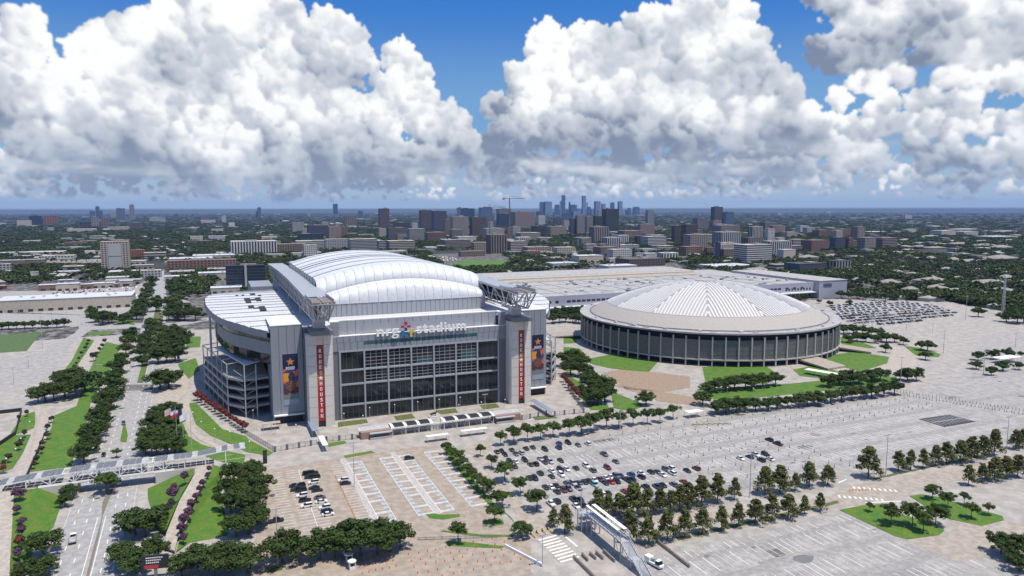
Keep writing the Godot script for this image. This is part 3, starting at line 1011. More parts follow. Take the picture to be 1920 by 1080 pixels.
func wing(s: Node3D, sg: float) -> void:
	var core := MB.new()
	core.slab(wing_rim(sg, 0.8, 50.6), 1.0)
	var w := part(s, "wing_roof", core, M.steel_dark)
	core = MB.new()
	core.slab(wing_rim(sg, 5.6, 49.6), 18.4)
	core.slab(wing_rim(sg, 30.0, 31.0), 30.9)
	var gw := part(s, "wing_wall", core, M.dark)
	var fa := MB.new()
	var st := wing_steps()
	for i in st.size() - 1:
		var b0: float = st[i]
		var b1: float = st[i + 1]
		var e0 := eave(b0)
		var e1 := eave(b1)
		var h0 := 53.3 + lift(b0)
		var h1 := 53.3 + lift(b1)
		var q := MB.new()
		q.slab(PackedVector3Array([L(sg * 63.0, b0 + 0.25, h0 + 0.3), L(sg * e0, b0 + 0.25, h0), L(sg * e1, b1, h1 + 0.32), L(sg * 63.0, b1, h1 + 0.62)]), 0.9)
		part(w, "roof_panel", q, M.roof_white)
		if i % 2 == 1:
			q = MB.new()
			q.bar(L(sg * 63.0, b1 + 0.1, h1 + 0.75), L(sg * e1, b1 + 0.1, h1 + 0.45), 0.4, 0.45)
			part(w, "roof_seam", q, M.panel)
		var p := [L(sg * (e0 + 0.5), b0, h0 - 3.6), L(sg * (e1 + 0.5), b1, h1 - 3.6), L(sg * (e1 + 0.5), b1, h1 + 0.1), L(sg * (e0 + 0.5), b0, h0 + 0.1)]
		if sg > 0: fa.quad(p[0], p[1], p[2], p[3])
		else: fa.quad(p[1], p[0], p[3], p[2])
		var u := [L(sg * (e0 + 0.5), b0, h0 - 3.6), L(sg * (e1 + 0.5), b1, h1 - 3.6), L(sg * (e1 - 8.0), b1, h1 - 3.6), L(sg * (e0 - 8.0), b0, h0 - 3.6)]
		if sg > 0: fa.quad(u[3], u[2], u[1], u[0])
		else: fa.quad(u[0], u[1], u[2], u[3])
		if b0 > 177 or e1 < 75.0: continue
		# wall rows, set back from the eave
		for r in [[0.0, 8.0, "x"], [8.4, 20.0, "g"], [20.4, 31.4, "w"], [31.8, 36.4, "d"], [36.6, 43.6, "p"], [44.0, 49.5, "d"]]:
			var back := 5.0 if r[0] > 31.0 else 29.0
			var k0 := L(sg * maxf(65.0, e0 - back), b0 + 0.12, r[0])
			var k1 := L(sg * maxf(65.0, e1 - back), b1 - 0.12, r[0])
			var up := Vector3(0, r[1] - r[0], 0)
			var m: Material = M.glass
			var mid := b0 > 92
			if r[2] == "p" and not mid: m = M.panel
			elif r[2] == "x": m = M.steel_dark
			elif r[2] == "w" and b0 < 60: m = M.panel
			elif r[2] == "g" and b0 < 112: m = M.dark
			elif mid or r[2] == "g": m = M.glass_green
			q = MB.new()
			if sg > 0: q.quad(k0, k1, k1 + up, k0 + up)
			else: q.quad(k1, k0, k0 + up, k1 + up)
			part(gw, "wall_pane", q, m)
	part(s, "fascia", fa, M.panel)
	for i in 5:
		var b := 112.0 + 14.0 * i
		var post := MB.new()
		post.tube(L(sg * (eave(b) - 2.2), b, 0), L(sg * (eave(b) - 2.2), b, 49.6), 0.4, 0.4, 8)
		part(s, "wing_column", post, M.panel_light)

func ramp_tower(s: Node3D, sg: float) -> void:
	var foot := [[-102.7, 37.7], [-95.0, 27.0], [-81.3, 30.0], [-81.3, 104.0], [-115.4, 104.0]]
	var hs := [5.8, 10.8, 15.8, 21.0]
	var r := part(s, "ramp_tower", ramp_frame(sg), M.steel)
	for k in 4:
		var q := MB.new()
		var p := PackedVector3Array()
		for f in foot: p.append(L(-sg * f[0], f[1], hs[k]))
		q.slab(p, 0.5)
		part(r, "ramp_deck", q, M.path if k == 3 else M.steel_dark)
		q = MB.new()
		for i in [0, 1, 4]:
			var a: Array = foot[i]
			var b: Array = foot[(i + 1) % 5]
			q.bar(L(-sg * a[0], a[1], hs[k] - 0.3), L(-sg * b[0], b[1], hs[k] - 0.3), 0.6, 1.3)
			q.bar(L(-sg * a[0], a[1], hs[k] + 1.2), L(-sg * b[0], b[1], hs[k] + 1.2), 0.12, 0.12)
			q.bar(L(-sg * a[0], a[1], hs[k] + 0.7), L(-sg * b[0], b[1], hs[k] + 0.7), 0.08, 0.08)
		part(r, "deck_edge", q, M.b_ltgrey)
	for k in 4:
		for i in 5:
			var t0 := (i + 0.08) / 5.0
			var t1 := (i + 0.92) / 5.0
			var q := MB.new()
			var y0: float = 0.6 if k == 0 else hs[k - 1] + 0.2
			q.bar(L(-sg * lerpf(-102.2, -114.9, t0), lerpf(37.9, 104.0, t0), y0 + 1.5), L(-sg * lerpf(-102.2, -114.9, t1), lerpf(37.9, 104.0, t1), y0 + 1.5), 0.15, 3.0)
			part(r, "guard_mesh", q, M.dark)
	var back := MB.new()
	bx(back, sg * 88.0 - 6.0, sg * 88.0 + 6.0, 52, 100, 0.1, 20.4)
	part(r, "ramp_core", back, M.steel_dark)
	var c := MB.new()
	c.slab(PackedVector3Array([L(-sg * -93.6, 28.5, 29.4), L(-sg * -80.2, 35.5, 30.4), L(-sg * -88.0, 88.0, 30.9), L(-sg * -108.4, 84.0, 30.2)]), 0.7)
	part(r, "canopy", c, wear(mat("canopy_grey", 0.66, 0.68, 0.70, 0.4), M.membrane.albedo_texture, 0.1))

func ramp_frame(sg: float) -> MB:
	var q := MB.new()
	for i in 6:
		var t := i / 5.0
		var a := lerpf(-102.7, -115.4, t)
		var b := lerpf(37.7, 104.0, t)
		q.bar(L(-sg * a, b, 0), L(-sg * a, b, 28.6), 0.6, 0.6)
		q.bar(L(-sg * a, b, 28.4), L(-sg * lerpf(-94.0, -106.0, t), b, 29.6), 0.45, 0.45)
		if i < 5:
			for h in [5.5, 10.5, 15.5, 20.7, 28.4]:
				q.bar(L(-sg * a, b, h), L(-sg * lerpf(-102.7, -115.4, t + 0.2), lerpf(37.7, 104.0, t + 0.2), h), 0.4, 0.4)
	for p in [[-94.0, 26.0], [-88.0, 26.6]]:
		q.bar(L(-sg * p[0], p[1], 0), L(-sg * p[0], p[1], 29.4), 0.6, 0.6)
	for h in [0.6, 5.8, 10.8, 15.8, 21.0]:
		q.bar(L(-sg * -94.0, 26, h + 1.6), L(-sg * -99.5, 33.4, h + 4.8), 0.22, 0.22)
		q.bar(L(-sg * -94.0, 26, h + 1.6), L(-sg * -88.0, 26.6, h + 4.8), 0.22, 0.22)
	return q

func low_top(a: float) -> float:
	return 63.4 + 8.4 * (1.0 - pow(a / 51.5, 2.0))

func big_top(a: float) -> float:
	return 72.6 + 8.6 * (1.0 - pow(a / 51.5, 2.0))

func build_arch_roof(s: Node3D) -> void:
	var q := MB.new()
	bx(q, -51, 51, 34.2, 220, 52, 59.4)
	var sb := part(s, "setback_wall", q, M.steel_dark)
	row_of(sb, "panel", -51, 51, 34.0, 52.2, 59.4, 3.0, M.panel_light)
	# solid core under the fabric
	var r := part(s, "arched_roof", arch_core(), M.steel)
	for m in 2:
		for i in 18:
			for face in 2:
				var rows := []
				for y in 8:
					var t := y / 7.0
					var line := []
					for x in 7:
						var f := x / 6.0
						var a := lerpf(-51.3, 51.3, (i + lerpf(0.012, 0.988, f)) / 18.0)
						var puffy := 0.32 * sin(PI * f) * sin(PI * minf(1.0, t * 1.15 + 0.12))
						var b: float
						var h: float
						if face == 0:
							b = 33.7 + 7.0 * (1.0 - cos(t * PI / 2)) - puffy
							h = 59.5 + (low_top(a) - 59.5) * sin(t * PI / 2) + puffy * 0.3
						else:
							b = 43.0 + 11.0 * (1.0 - cos(t * PI / 2)) - puffy
							h = low_top(a) - 1.0 + (big_top(a) - low_top(a) + 1.0) * sin(t * PI / 2) + puffy * 0.3
						line.append(L(a, b if m == 0 else 254.0 - b, h))
					rows.append(line)
				q = MB.new()
				q.grid(rows, m == 1)
				part(r, "fabric_panel", q, M.membrane)
	# low flat strip between the two arches and the long strips of the sliding roof
	var strips := [[40.7, 42.6, 0], [211.4, 213.3, 0]]
	for k in 6:
		strips.append([54.2 + k * 12.1, 54.2 + (k + 1) * 12.1 - 0.8, 1])
		strips.append([199.8 - (k + 1) * 12.1 + 0.8, 199.8 - k * 12.1, 1])
	for e in strips:
		var rows := []
		for y in 5:
			var t := y / 4.0
			var line := []
			for x in 33:
				var a := lerpf(-51.3, 51.3, x / 32.0)
				line.append(L(a, lerpf(e[0], e[1], t), (low_top(a) if e[2] == 0 else big_top(a)) + 0.55 * sin(PI * t)))
			rows.append(line)
		q = MB.new()
		q.grid(rows)
		part(r, "fabric_strip", q, M.membrane)
	# seam beams
	q = MB.new()
	for e in strips:
		if e[2] == 0 or int(e[0] * 10.0) % 2 == 0: continue
		for x in 32:
			var a0 := lerpf(-51.3, 51.3, x / 32.0)
			var a1 := lerpf(-51.3, 51.3, (x + 1) / 32.0)
			q.bar(L(a0, e[0] - 0.4, big_top(a0) + 0.1), L(a1, e[0] - 0.4, big_top(a1) + 0.1), 0.5, 0.9)
	part(r, "seam_beam", q, M.panel_light)
	q = MB.new()
	for b in [42.8, 211.2, 127.0]:
		for x in 32:
			var a0 := lerpf(-51.3, 51.3, x / 32.0)
			var a1 := lerpf(-51.3, 51.3, (x + 1) / 32.0)
			if b == 127.0: q.bar(L(a0, b, big_top(a0) + 0.25), L(a1, b, big_top(a1) + 0.25), 1.0, 0.6)
			else: q.bar(L(a0, b, low_top(a0) + 0.15), L(a1, b, low_top(a1) + 0.15), 1.3, 0.8)
	part(r, "seam_beam", q, M.steel_dark)
	# fins along the west edge of the sliding roof
	for k in 8:
		q = MB.new()
		var b := 66.0 + k * 13.0
		q.slab(PackedVector3Array([L(-52.2, b - 2.2, 67.0), L(-51.8, b - 2.2, 67.0), L(-51.8, b + 2.2, 67.0), L(-52.2, b + 2.2, 67.0)]), 0.1)
		q.quad(L(-52.2, b + 2.2, 67), L(-52.2, b - 2.2, 67), L(-52.2, b - 0.5, 73.4), L(-52.2, b + 0.5, 73.4))
		q.quad(L(-51.8, b - 2.2, 67), L(-51.8, b + 2.2, 67), L(-51.8, b + 0.5, 73.4), L(-51.8, b - 0.5, 73.4))
		q.quad(L(-52.2, b - 2.2, 67), L(-51.8, b - 2.2, 67), L(-51.8, b - 0.5, 73.4), L(-52.2, b - 0.5, 73.4))
		part(r, "roof_fin", q, M.panel)

func arch_core() -> MB:
	var q := MB.new()
	for k in 2:
		var b0 := 36.5 if k == 0 else 48.0
		var b1 := 217.5 if k == 0 else 206.0
		var bot := 59.0
		for x in 24:
			var a0 := lerpf(-51.2, 51.2, x / 24.0)
			var a1 := lerpf(-51.2, 51.2, (x + 1) / 24.0)
			var h0 := (low_top(a0) - 1.6) if k == 0 else (big_top(a0) - 0.8)
			var h1 := (low_top(a1) - 1.6) if k == 0 else (big_top(a1) - 0.8)
			if k == 1:
				q.quad(L(a0, 55, h0), L(a1, 55, h1), L(a1, 199, h1), L(a0, 199, h0))
			else:
				q.quad(L(a0, 40, h0), L(a1, 40, h1), L(a1, 214, h1), L(a0, 214, h0))
	for sg in [-1.0, 1.0]:
		var e: float = 51.25 * sg
		for p in [[40.5, 213.5, 59.0, 63.4], [52.0, 202.0, 63.4, 72.6]]:
			if sg > 0: q.quad(L(e, p[0], p[2]), L(e, p[1], p[2]), L(e, p[1], p[3]), L(e, p[0], p[3]))
			else: q.quad(L(e, p[1], p[2]), L(e, p[0], p[2]), L(e, p[0], p[3]), L(e, p[1], p[3]))
	return q
# ---------------------------------------------------------------- the round domed arena
func ring_wall(q: MB, r0: float, r1: float, h0: float, h1: float, n: int, inward := false) -> void:
	for i in n:
		var p := TAU * i / n
		var t := TAU * (i + 1) / n
		var a := Vector3(cos(p) * r0, h0, sin(p) * r0)
		var b := Vector3(cos(t) * r0, h0, sin(t) * r0)
		var c := Vector3(cos(t) * r1, h1, sin(t) * r1)
		var d := Vector3(cos(p) * r1, h1, sin(p) * r1)
		if inward: q.quad(a, b, c, d)
		else: q.quad(b, a, d, c)

func build_dome() -> void:
	var s := thing("domed_arena", "round concrete arena with a white ribbed dome right of the stadium", "arena", S(395.0, 501.5), TH)
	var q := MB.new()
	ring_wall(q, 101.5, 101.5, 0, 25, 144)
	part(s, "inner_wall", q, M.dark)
	q = MB.new()
	ring_wall(q, 108.3, 108.3, 4.4, 5.3, 144); ring_wall(q, 106.6, 108.3, 5.3, 5.3, 144, true); ring_wall(q, 106.6, 108.3, 4.4, 4.4, 144)
	part(s, "ring_beam", q, M.column)
	q = MB.new()
	ring_wall(q, 108.6, 108.6, 23.7, 24.9, 144); ring_wall(q, 99.0, 108.6, 24.9, 24.9, 144, true); ring_wall(q, 101.5, 108.6, 23.7, 23.7, 144)
	part(s, "rim", q, M.roof_grey)
	var col := MB.new()
	col.obox(Transform3D(Basis(), Vector3(0, 11.0, 0)), Vector3(1.0, 22.0, 1.0))
	col.obox(Transform3D(Basis(), Vector3(-1.2, 4.6, 0)), Vector3(1.3, 0.8, 0.7))
	col.obox(Transform3D(Basis(), Vector3(1.2, 4.6, 0)), Vector3(1.3, 0.8, 0.7))
	var cm := col.mesh()
	var scr := MB.new()
	scr.box(-4.15, 4.15, 0, 14.0, -0.25, 0.25)
	for k in 9:
		scr.box(-4.0 + k * 0.98, -3.86 + k * 0.98, 0.1, 13.9, 0.25, 0.45)
	for k in 3:
		scr.box(-4.1, 4.1, 3.4 + k * 3.5, 3.5 + k * 3.5, 0.25, 0.4)
	var sm := scr.mesh()
	for i in 72:
		var p := TAU * i / 72.0
		var o := part(s, "column", cm, M.column)
		o.position = Vector3(sin(p) * 107.6, 0, cos(p) * 107.6)
		o.rotation.y = p
		var t := p + TAU / 144.0
		o = part(s, "wall_screen", sm, M.screen)
		o.position = Vector3(sin(t) * 106.7, 5.35, cos(t) * 106.7)
		o.rotation.y = t
	# shell: a spherical cap
	var rs := 193.7
	var ht := func(r: float) -> float: return 52.5 - (rs - sqrt(rs * rs - r * r))
	var rows := []
	for y in 19:
		var r := lerpf(99.6, 0.5, y / 18.0)
		var line := []
		for x in 121: line.append(Vector3(sin(TAU * x / 120.0) * r, ht.call(r), cos(TAU * x / 120.0) * r))
		rows.append(line)
	q = MB.new()
	q.grid(rows)
	part(s, "dome_shell", q, M.dome_beige)
	q = MB.new()
	ring_wall(q, 100.0, 100.0, 24.9, 25.5, 120); ring_wall(q, 99.0, 100.0, 25.5, 25.5, 120, true)
	part(s, "dome_kerb", q, M.steel_dark)
	# ribs: parallel in each of twelve sectors, so they meet in chevrons at the seams
	var half := deg_to_rad(15.0)
	for k in 8:
		for sg in [-1.0, 1.0]:
			var x: float = sg * (1.32 + k * 2.64)
			var r1 := sqrt(84.5 * 84.5 - x * x)
			var r0 := maxf(absf(x) / tan(half) + 1.4, 9.0)
			if r1 - r0 < 2.0: continue
			q = MB.new()
			var n := maxi(3, int((r1 - r0) / 8.0))
			for j in n:
				var z0 := lerpf(r0, r1, j / float(n))
				var z1 := lerpf(r0, r1, (j + 1) / float(n))
				var a := Vector3(x, ht.call(sqrt(x * x + z0 * z0)) + 0.16, z0)
				var b := Vector3(x, ht.call(sqrt(x * x + z1 * z1)) + 0.16, z1)
				q.bar(a, b, 1.5, 0.36)
			var me := q.mesh()
			for i in 12:
				part(s, "roof_rib", me, M.dome_white).rotation.y = TAU * (i + 0.28) / 12.0
	q = MB.new()
	for i in 12:
		var p := TAU * (i + 0.78) / 12.0
		for j in 8:
			var z0 := lerpf(9.0, 84.0, j / 8.0)
			var z1 := lerpf(9.0, 84.0, (j + 1) / 8.0)
			q.bar(Vector3(sin(p) * z0, ht.call(z0) + 0.1, cos(p) * z0), Vector3(sin(p) * z1, ht.call(z1) + 0.1, cos(p) * z1), 0.9, 0.35)
	part(s, "roof_seams", q, M.roof_grey)
	q = MB.new()
	ring_wall(q, 9.2, 9.2, 51.8, 53.2, 48); ring_wall(q, 0.1, 9.2, 53.2, 53.2, 48, true)
	part(s, "roof_cap", q, M.roof_grey)
	# gear and hatches on the rim walk
	for k in 26:
		var p := rng.randf() * TAU
		q = MB.new()
		var l := rng.randf_range(1.5, 4.0)
		q.box(-l / 2, l / 2, 0, rng.randf_range(0.5, 1.6), -0.8, 0.8)
		var o := part(s, "rooftop_unit", q, M.roof_white if k % 2 == 0 else M.steel)
		o.position = Vector3(sin(p) * 104.5, 24.92, cos(p) * 104.5)
		o.rotation.y = p
	# ramps up to the doors
	for e in [[-2.15, 26.0], [0.12, 20.0], [0.75, 16.0]]:
		q = MB.new()
		q.slab(PackedVector3Array([Vector3(-e[1] / 2, 4.0, 104), Vector3(-e[1] / 2, 1.4, 131), Vector3(e[1] / 2, 1.4, 131), Vector3(e[1] / 2, 4.0, 104)]), 1.2)
		part(s, "entrance_ramp", q, M.road_tan).rotation.y = e[0]

# ---------------------------------------------------------------- the long convention hall behind
func build_hall() -> void:
	var s := thing("convention_hall", "long low convention hall with grey flat roof behind the dome", "hall", S(316.0, 688.0), TH)
	var q := MB.new()
	bx(q, 0, 402, 3, 215, 0, 19.0)
	part(s, "hall_body", q, M.b_ltgrey)
	q = MB.new()
	bx(q, -1, 403, 2, 216, 19.0, 19.6)
	part(s, "flat_roof", q, M.roof_grey)
	var m := wear(mat("hall_front", 0.36, 0.37, 0.45, 0.6), M.panel.albedo_texture, 0.05)
	q = MB.new()
	bx(q, -4, 404, 0, 3, 8.6, 20.4)
	part(s, "front_band", q, m)
	q = MB.new()
	bx(q, -5, 404, -5, 0, 7.4, 8.6)
	part(s, "front_awning", q, M.white)
	for k in 56:
		q = MB.new()
		bx(q, 40 + k * 6.2, 44.8 + k * 6.2, -0.15, 0.1, 12.6, 15.0)
		if k < 48 or k % 2 == 0: part(s, "window", q, M.window_dark)
	for k in 3:
		q = MB.new()
		bx(q, 8 + k * 9.0, 12 + k * 9.0, -0.15, 0.1, 12.4, 15.2)
		part(s, "window", q, M.window_dark)
	q = MB.new()
	for k in 60: bx(q, 2 + k * 6.7, 6.8 + k * 6.7, 2.7, 3.05, 0.2, 7.0)
	part(s, "ground_windows", q, M.window_dark)
	q = MB.new()
	bx(q, 398, 446, -8, 160, 0, 22.0)
	var e := part(s, "end_block", q, m)
	for k in 9:
		q = MB.new()
		bx(q, 350 + k * 4.9, 352.6 + k * 4.9, -0.2, 0.1, 10.8, 13.6)
		part(s, "window", q, M.window_dark)
	q = MB.new()
	bx(q, 397.5, 446.5, -8.5, 160.5, 22.0, 22.6)
	part(e, "end_roof", q, M.roof_grey)
	q = MB.new()
	bx(q, 405, 419, -8.4, -8.05, 14.5, 18.8)
	part(e, "wall_sign", q, M.b_steel)
	# higher, older shed along the back with a beige sloping edge
	q = MB.new()
	bx(q, 20, 330, 160, 235, 19.0, 24.0)
	var sh := part(s, "rear_shed", q, M.b_cream)
	q = MB.new()
	q.slab(PackedVector3Array([L(18, 150, 20.2), L(332, 150, 20.2), L(332, 172, 25.2), L(18, 172, 25.2)]), 0.5)
	part(sh, "shed_slope", q, M.shed)
	q = MB.new()
	q.slab(PackedVector3Array([L(18, 172.1, 25.2), L(332, 172.1, 25.2), L(332, 237, 25.4), L(18, 237, 25.4)]), 0.5)
	part(sh, "shed_roof", q, M.roof_grey)
	for k in 70:
		q = MB.new()
		var w := rng.randf_range(2, 5)
		q.box(-w / 2, w / 2, 0, rng.randf_range(0.8, 2.2), -1.4, 1.4)
		part(s, "rooftop_unit", q, M.b_ltgrey if k % 3 else M.steel_dark).position = L(rng.randf_range(12, 395), rng.randf_range(8, 145), 19.6)
	q = MB.new()
	for k in 12: bx(q, 30.0 * k + 14, 30.0 * k + 14.4, 4, 150, 19.6, 19.9)
	for k in 3: bx(q, 4, 398, 30.0 + k * 40, 30.5 + k * 40, 19.6, 19.9)
	part(s, "roof_joints", q, M.b_taupe)

# ---------------------------------------------------------------- bridges, gates, fences and small plaza things
func build_bridges() -> void:
	var s := thing("covered_footbridge", "long white truss footbridge roofed with solar panels across the avenue", "bridge", S(-40, 328.0), TH)
	# own axes: x along the bridge (east)
	var x0 := -48.0
	var x1 := 50.0
	var roof := func(x: float) -> float: return 9.6 + (2.0 * smoothstep(24.0, 50.0, x)) - 2.6 * pow((x + 2.0) / 44.0, 2.0) * (1.0 if x < -2.0 else 0.2)
	var q := MB.new()
	for k in 24:
		var a := lerpf(x0, x1, k / 24.0)
		var b := lerpf(x0, x1, (k + 1) / 24.0)
		for z in [-3.2, 3.2]:
			q.bar(Vector3(a, roof.call(a) - 0.25, z), Vector3(b, roof.call(b) - 0.25, z), 0.45, 0.45)
			if a > -28 and b < 24:
				q.bar(Vector3(a, 5.0, z), Vector3(b, 5.0, z), 0.5, 0.7)
				q.bar(Vector3(a, 5.2, z) if k % 2 == 0 else Vector3(a, roof.call(a) - 0.4, z), Vector3(b, roof.call(b) - 0.4, z) if k % 2 == 0 else Vector3(b, 5.2, z), 0.22, 0.22)
			if k % 2 == 0: q.bar(Vector3(a, 0.0 if a > 26 else 5.0, z), Vector3(a, roof.call(a) - 0.3, z), 0.4, 0.4)
		q.bar(Vector3(a, roof.call(a) - 0.3, -3.2), Vector3(a, roof.call(a) - 0.3, 3.2), 0.25, 0.25)
		q.bar(Vector3(a, 6.3, -3.1), Vector3(b, 6.3, -3.1), 0.08, 0.08); q.bar(Vector3(a, 6.3, 3.1), Vector3(b, 6.3, 3.1), 0.08, 0.08)
	part(s, "truss_frame", q, M.white)
	q = MB.new()
	q.slab(PackedVector3Array([Vector3(-40, 5.1, -3.4), Vector3(37, 5.1, -3.4), Vector3(37, 5.1, 3.4), Vector3(-40, 5.1, 3.4)]), 0.6)
	part(s, "deck", q, M.b_taupe)
	for k in 41:
		if k % 13 == 12: continue
		var a := lerpf(x0, x1, (k + 0.03) / 41.0)
		var b := lerpf(x0, x1, (k + 0.93) / 41.0)
		q = MB.new()
		q.slab(PackedVector3Array([Vector3(a, roof.call(a) + 0.32, -3.3), Vector3(b, roof.call(b) + 0.32, -3.3), Vector3(b, roof.call(b) + 0.06, 3.3), Vector3(a, roof.call(a) + 0.06, 3.3)]), 0.12)
		part(s, "solar_panel", q, M.steel_dark if k % 4 else M.b_ltgrey)
	for sx in [-14.5, 14.5]:
		q = MB.new()
		var e: float = -17.0 if sx < 0 else 15.0
		for z in [-3.6, 3.4]:
			var p := [Vector3(sx, 0, z), Vector3(sx + e, 0, z), Vector3(sx + e, 4.9, z), Vector3(sx - signf(e) * 0.5, 4.9, z)]
			var o := Vector3(0, 0, 0.4)
			q.quad(p[0] + o, p[1] + o, p[2] + o, p[3] + o); q.quad(p[1], p[0], p[3], p[2])
			q.quad(p[3], p[3] + o, p[2] + o, p[2]); q.quad(p[0], p[0] + o, p[3] + o, p[3]); q.quad(p[1], p[1] + o, p[2] + o, p[2])
		q.box(sx - 0.4, sx + 0.4, 0, 4.5, -3.4, 3.6)
		part(s, "abutment", q, M.precast)
	# galvanised footbridge with stairs at the lower right
	s = thing("stair_footbridge", "galvanised footbridge with a white roof and a long stair, lower right", "bridge", S(121.0, 176.0), TH)
	q = MB.new()
	for x in [-1.7, 1.7]:
		for h in [6.2, 7.3, 9.4]: q.bar(Vector3(x, h, -38), Vector3(x, h, -15), 0.28, 0.28)
		for k in 9:
			var z := -38.0 + k * 2.875
			q.bar(Vector3(x, 6.2, z), Vector3(x, 9.4, z), 0.16, 0.16)
			if k < 8: q.bar(Vector3(x, 6.2, z), Vector3(x, 7.3, z + 2.875), 0.1, 0.1)
		for z in [-38.0, -34.5, -19.0, -15.0]:
			q.bar(Vector3(x, 0, z), Vector3(x, 6.2, z), 0.35, 0.35)
		q.bar(Vector3(x, 0.4, -38), Vector3(x, 6.0, -34.5), 0.14, 0.14); q.bar(Vector3(x, 0.4, -15), Vector3(x, 6.0, -19), 0.14, 0.14)
		# stair strings and rails: two flights
		q.bar(Vector3(x, 6.2, -15), Vector3(x, 3.3, -10), 0.25, 0.5); q.bar(Vector3(x, 3.3, -10), Vector3(x, 3.3, -7.6), 0.25, 0.5); q.bar(Vector3(x, 3.3, -7.6), Vector3(x, 0.2, -2.0), 0.25, 0.5)
		q.bar(Vector3(x, 7.4, -15), Vector3(x, 4.5, -10), 0.12, 0.12); q.bar(Vector3(x, 4.5, -7.6), Vector3(x, 1.4, -2.0), 0.12, 0.12)
		for k in 6:
			var t := k / 5.0
			q.bar(Vector3(x, lerpf(6.2, 3.3, t), lerpf(-15, -10, t)), Vector3(x, lerpf(7.4, 4.5, t), lerpf(-15, -10, t)), 0.08, 0.08)
			q.bar(Vector3(x, lerpf(3.3, 0.2, t), lerpf(-7.6, -2, t)), Vector3(x, lerpf(4.5, 1.4, t), lerpf(-7.6, -2, t)), 0.08, 0.08)
		q.bar(Vector3(x, 0, -8.8), Vector3(x, 3.2, -8.8), 0.3, 0.3)
	part(s, "frame", q, M.steel)
	q = MB.new()
	q.box(-1.7, 1.7, 6.0, 6.2, -38, -15)
	q.box(-1.7, 1.7, 3.15, 3.3, -10, -7.6)
	part(s, "walkway", q, M.steel)
	q = MB.new()
	q.box(-1.9, -0.9, 9.5, 9.62, -38.4, -17); q.box(0.5, 1.9, 9.5, 9.62, -38.4, -17)
	part(s, "roof", q, M.white)
	for k in 16:
		var t := (k + 0.5) / 16.0
		q = MB.new()
		q.box(-1.6, 1.6, lerpf(6.2, 3.3, t) - 0.05, lerpf(6.2, 3.3, t), lerpf(-15, -10, t) - 0.16, lerpf(-15, -10, t) + 0.16)
		part(s, "tread", q, M.panel_light)
		q = MB.new()
		q.box(-1.6, 1.6, lerpf(3.3, 0.2, t) - 0.05, lerpf(3.3, 0.2, t), lerpf(-7.6, -2, t) - 0.18, lerpf(-7.6, -2, t) + 0.18)
		part(s, "tread", q, M.panel_light)
	q = MB.new()
	for e in [[-3.4, -41.5], [2.4, -41.5], [-3.4, -38.4], [2.4, -38.4]]: q.box(e[0] - 0.12, e[0] + 0.12, 0, 7.2, e[1] - 0.12, e[1] + 0.12)
	for h in [2.0, 4.1, 6.2]: q.box(-3.4, 2.4, h - 0.1, h, -41.5, -38.4)
	for h in [3.1, 5.2, 7.2]:
		q.box(-3.4, 2.4, h - 0.08, h, -41.56, -41.48); q.box(-3.44, -3.36, h - 0.08, h, -41.5, -38.4)
	part(s, "stair_tower", q, M.steel)

func picket(label: String, a: Vector2, b: Vector2, h: float, piers: bool) -> void:
	var n := maxi(2, int(a.distance_to(b) / 2.6))
	var s := thing("picket_fence", label, "fence", S(a.x, a.y), 0.0)
	var q := MB.new()
	var base := S(a.x, a.y)
	var end := S(b.x, b.y) - base
	for k in n + 1: q.bar(end * k / n, end * k / n + Vector3(0, h, 0), 0.14, 0.14)
	part(s, "posts", q, M.steel_dark)
	q = MB.new()
	q.bar(Vector3(0, h - 0.15, 0), end + Vector3(0, h - 0.15, 0), 0.07, 0.1)
	q.bar(Vector3(0, 0.3, 0), end + Vector3(0, 0.3, 0), 0.07, 0.1)
	part(s, "rails", q, M.steel_dark)
	q = MB.new()
	var m := int(a.distance_to(b) / 0.42)
	for k in m: q.bar(end * k / m + Vector3(0, 0.2, 0), end * k / m + Vector3(0, h - 0.05, 0), 0.05, 0.05)
	var o := part(s, "pickets", q, M.steel_dark)
	o.set_meta("kind", "stuff")
	if piers:
		for k in n / 2 + 1:
			q = MB.new()
			q.box(-0.45, 0.45, 0, h + 0.2, -0.45, 0.45)
			part(s, "pier", q, M.steel_dark).position = end * k * 2 / n

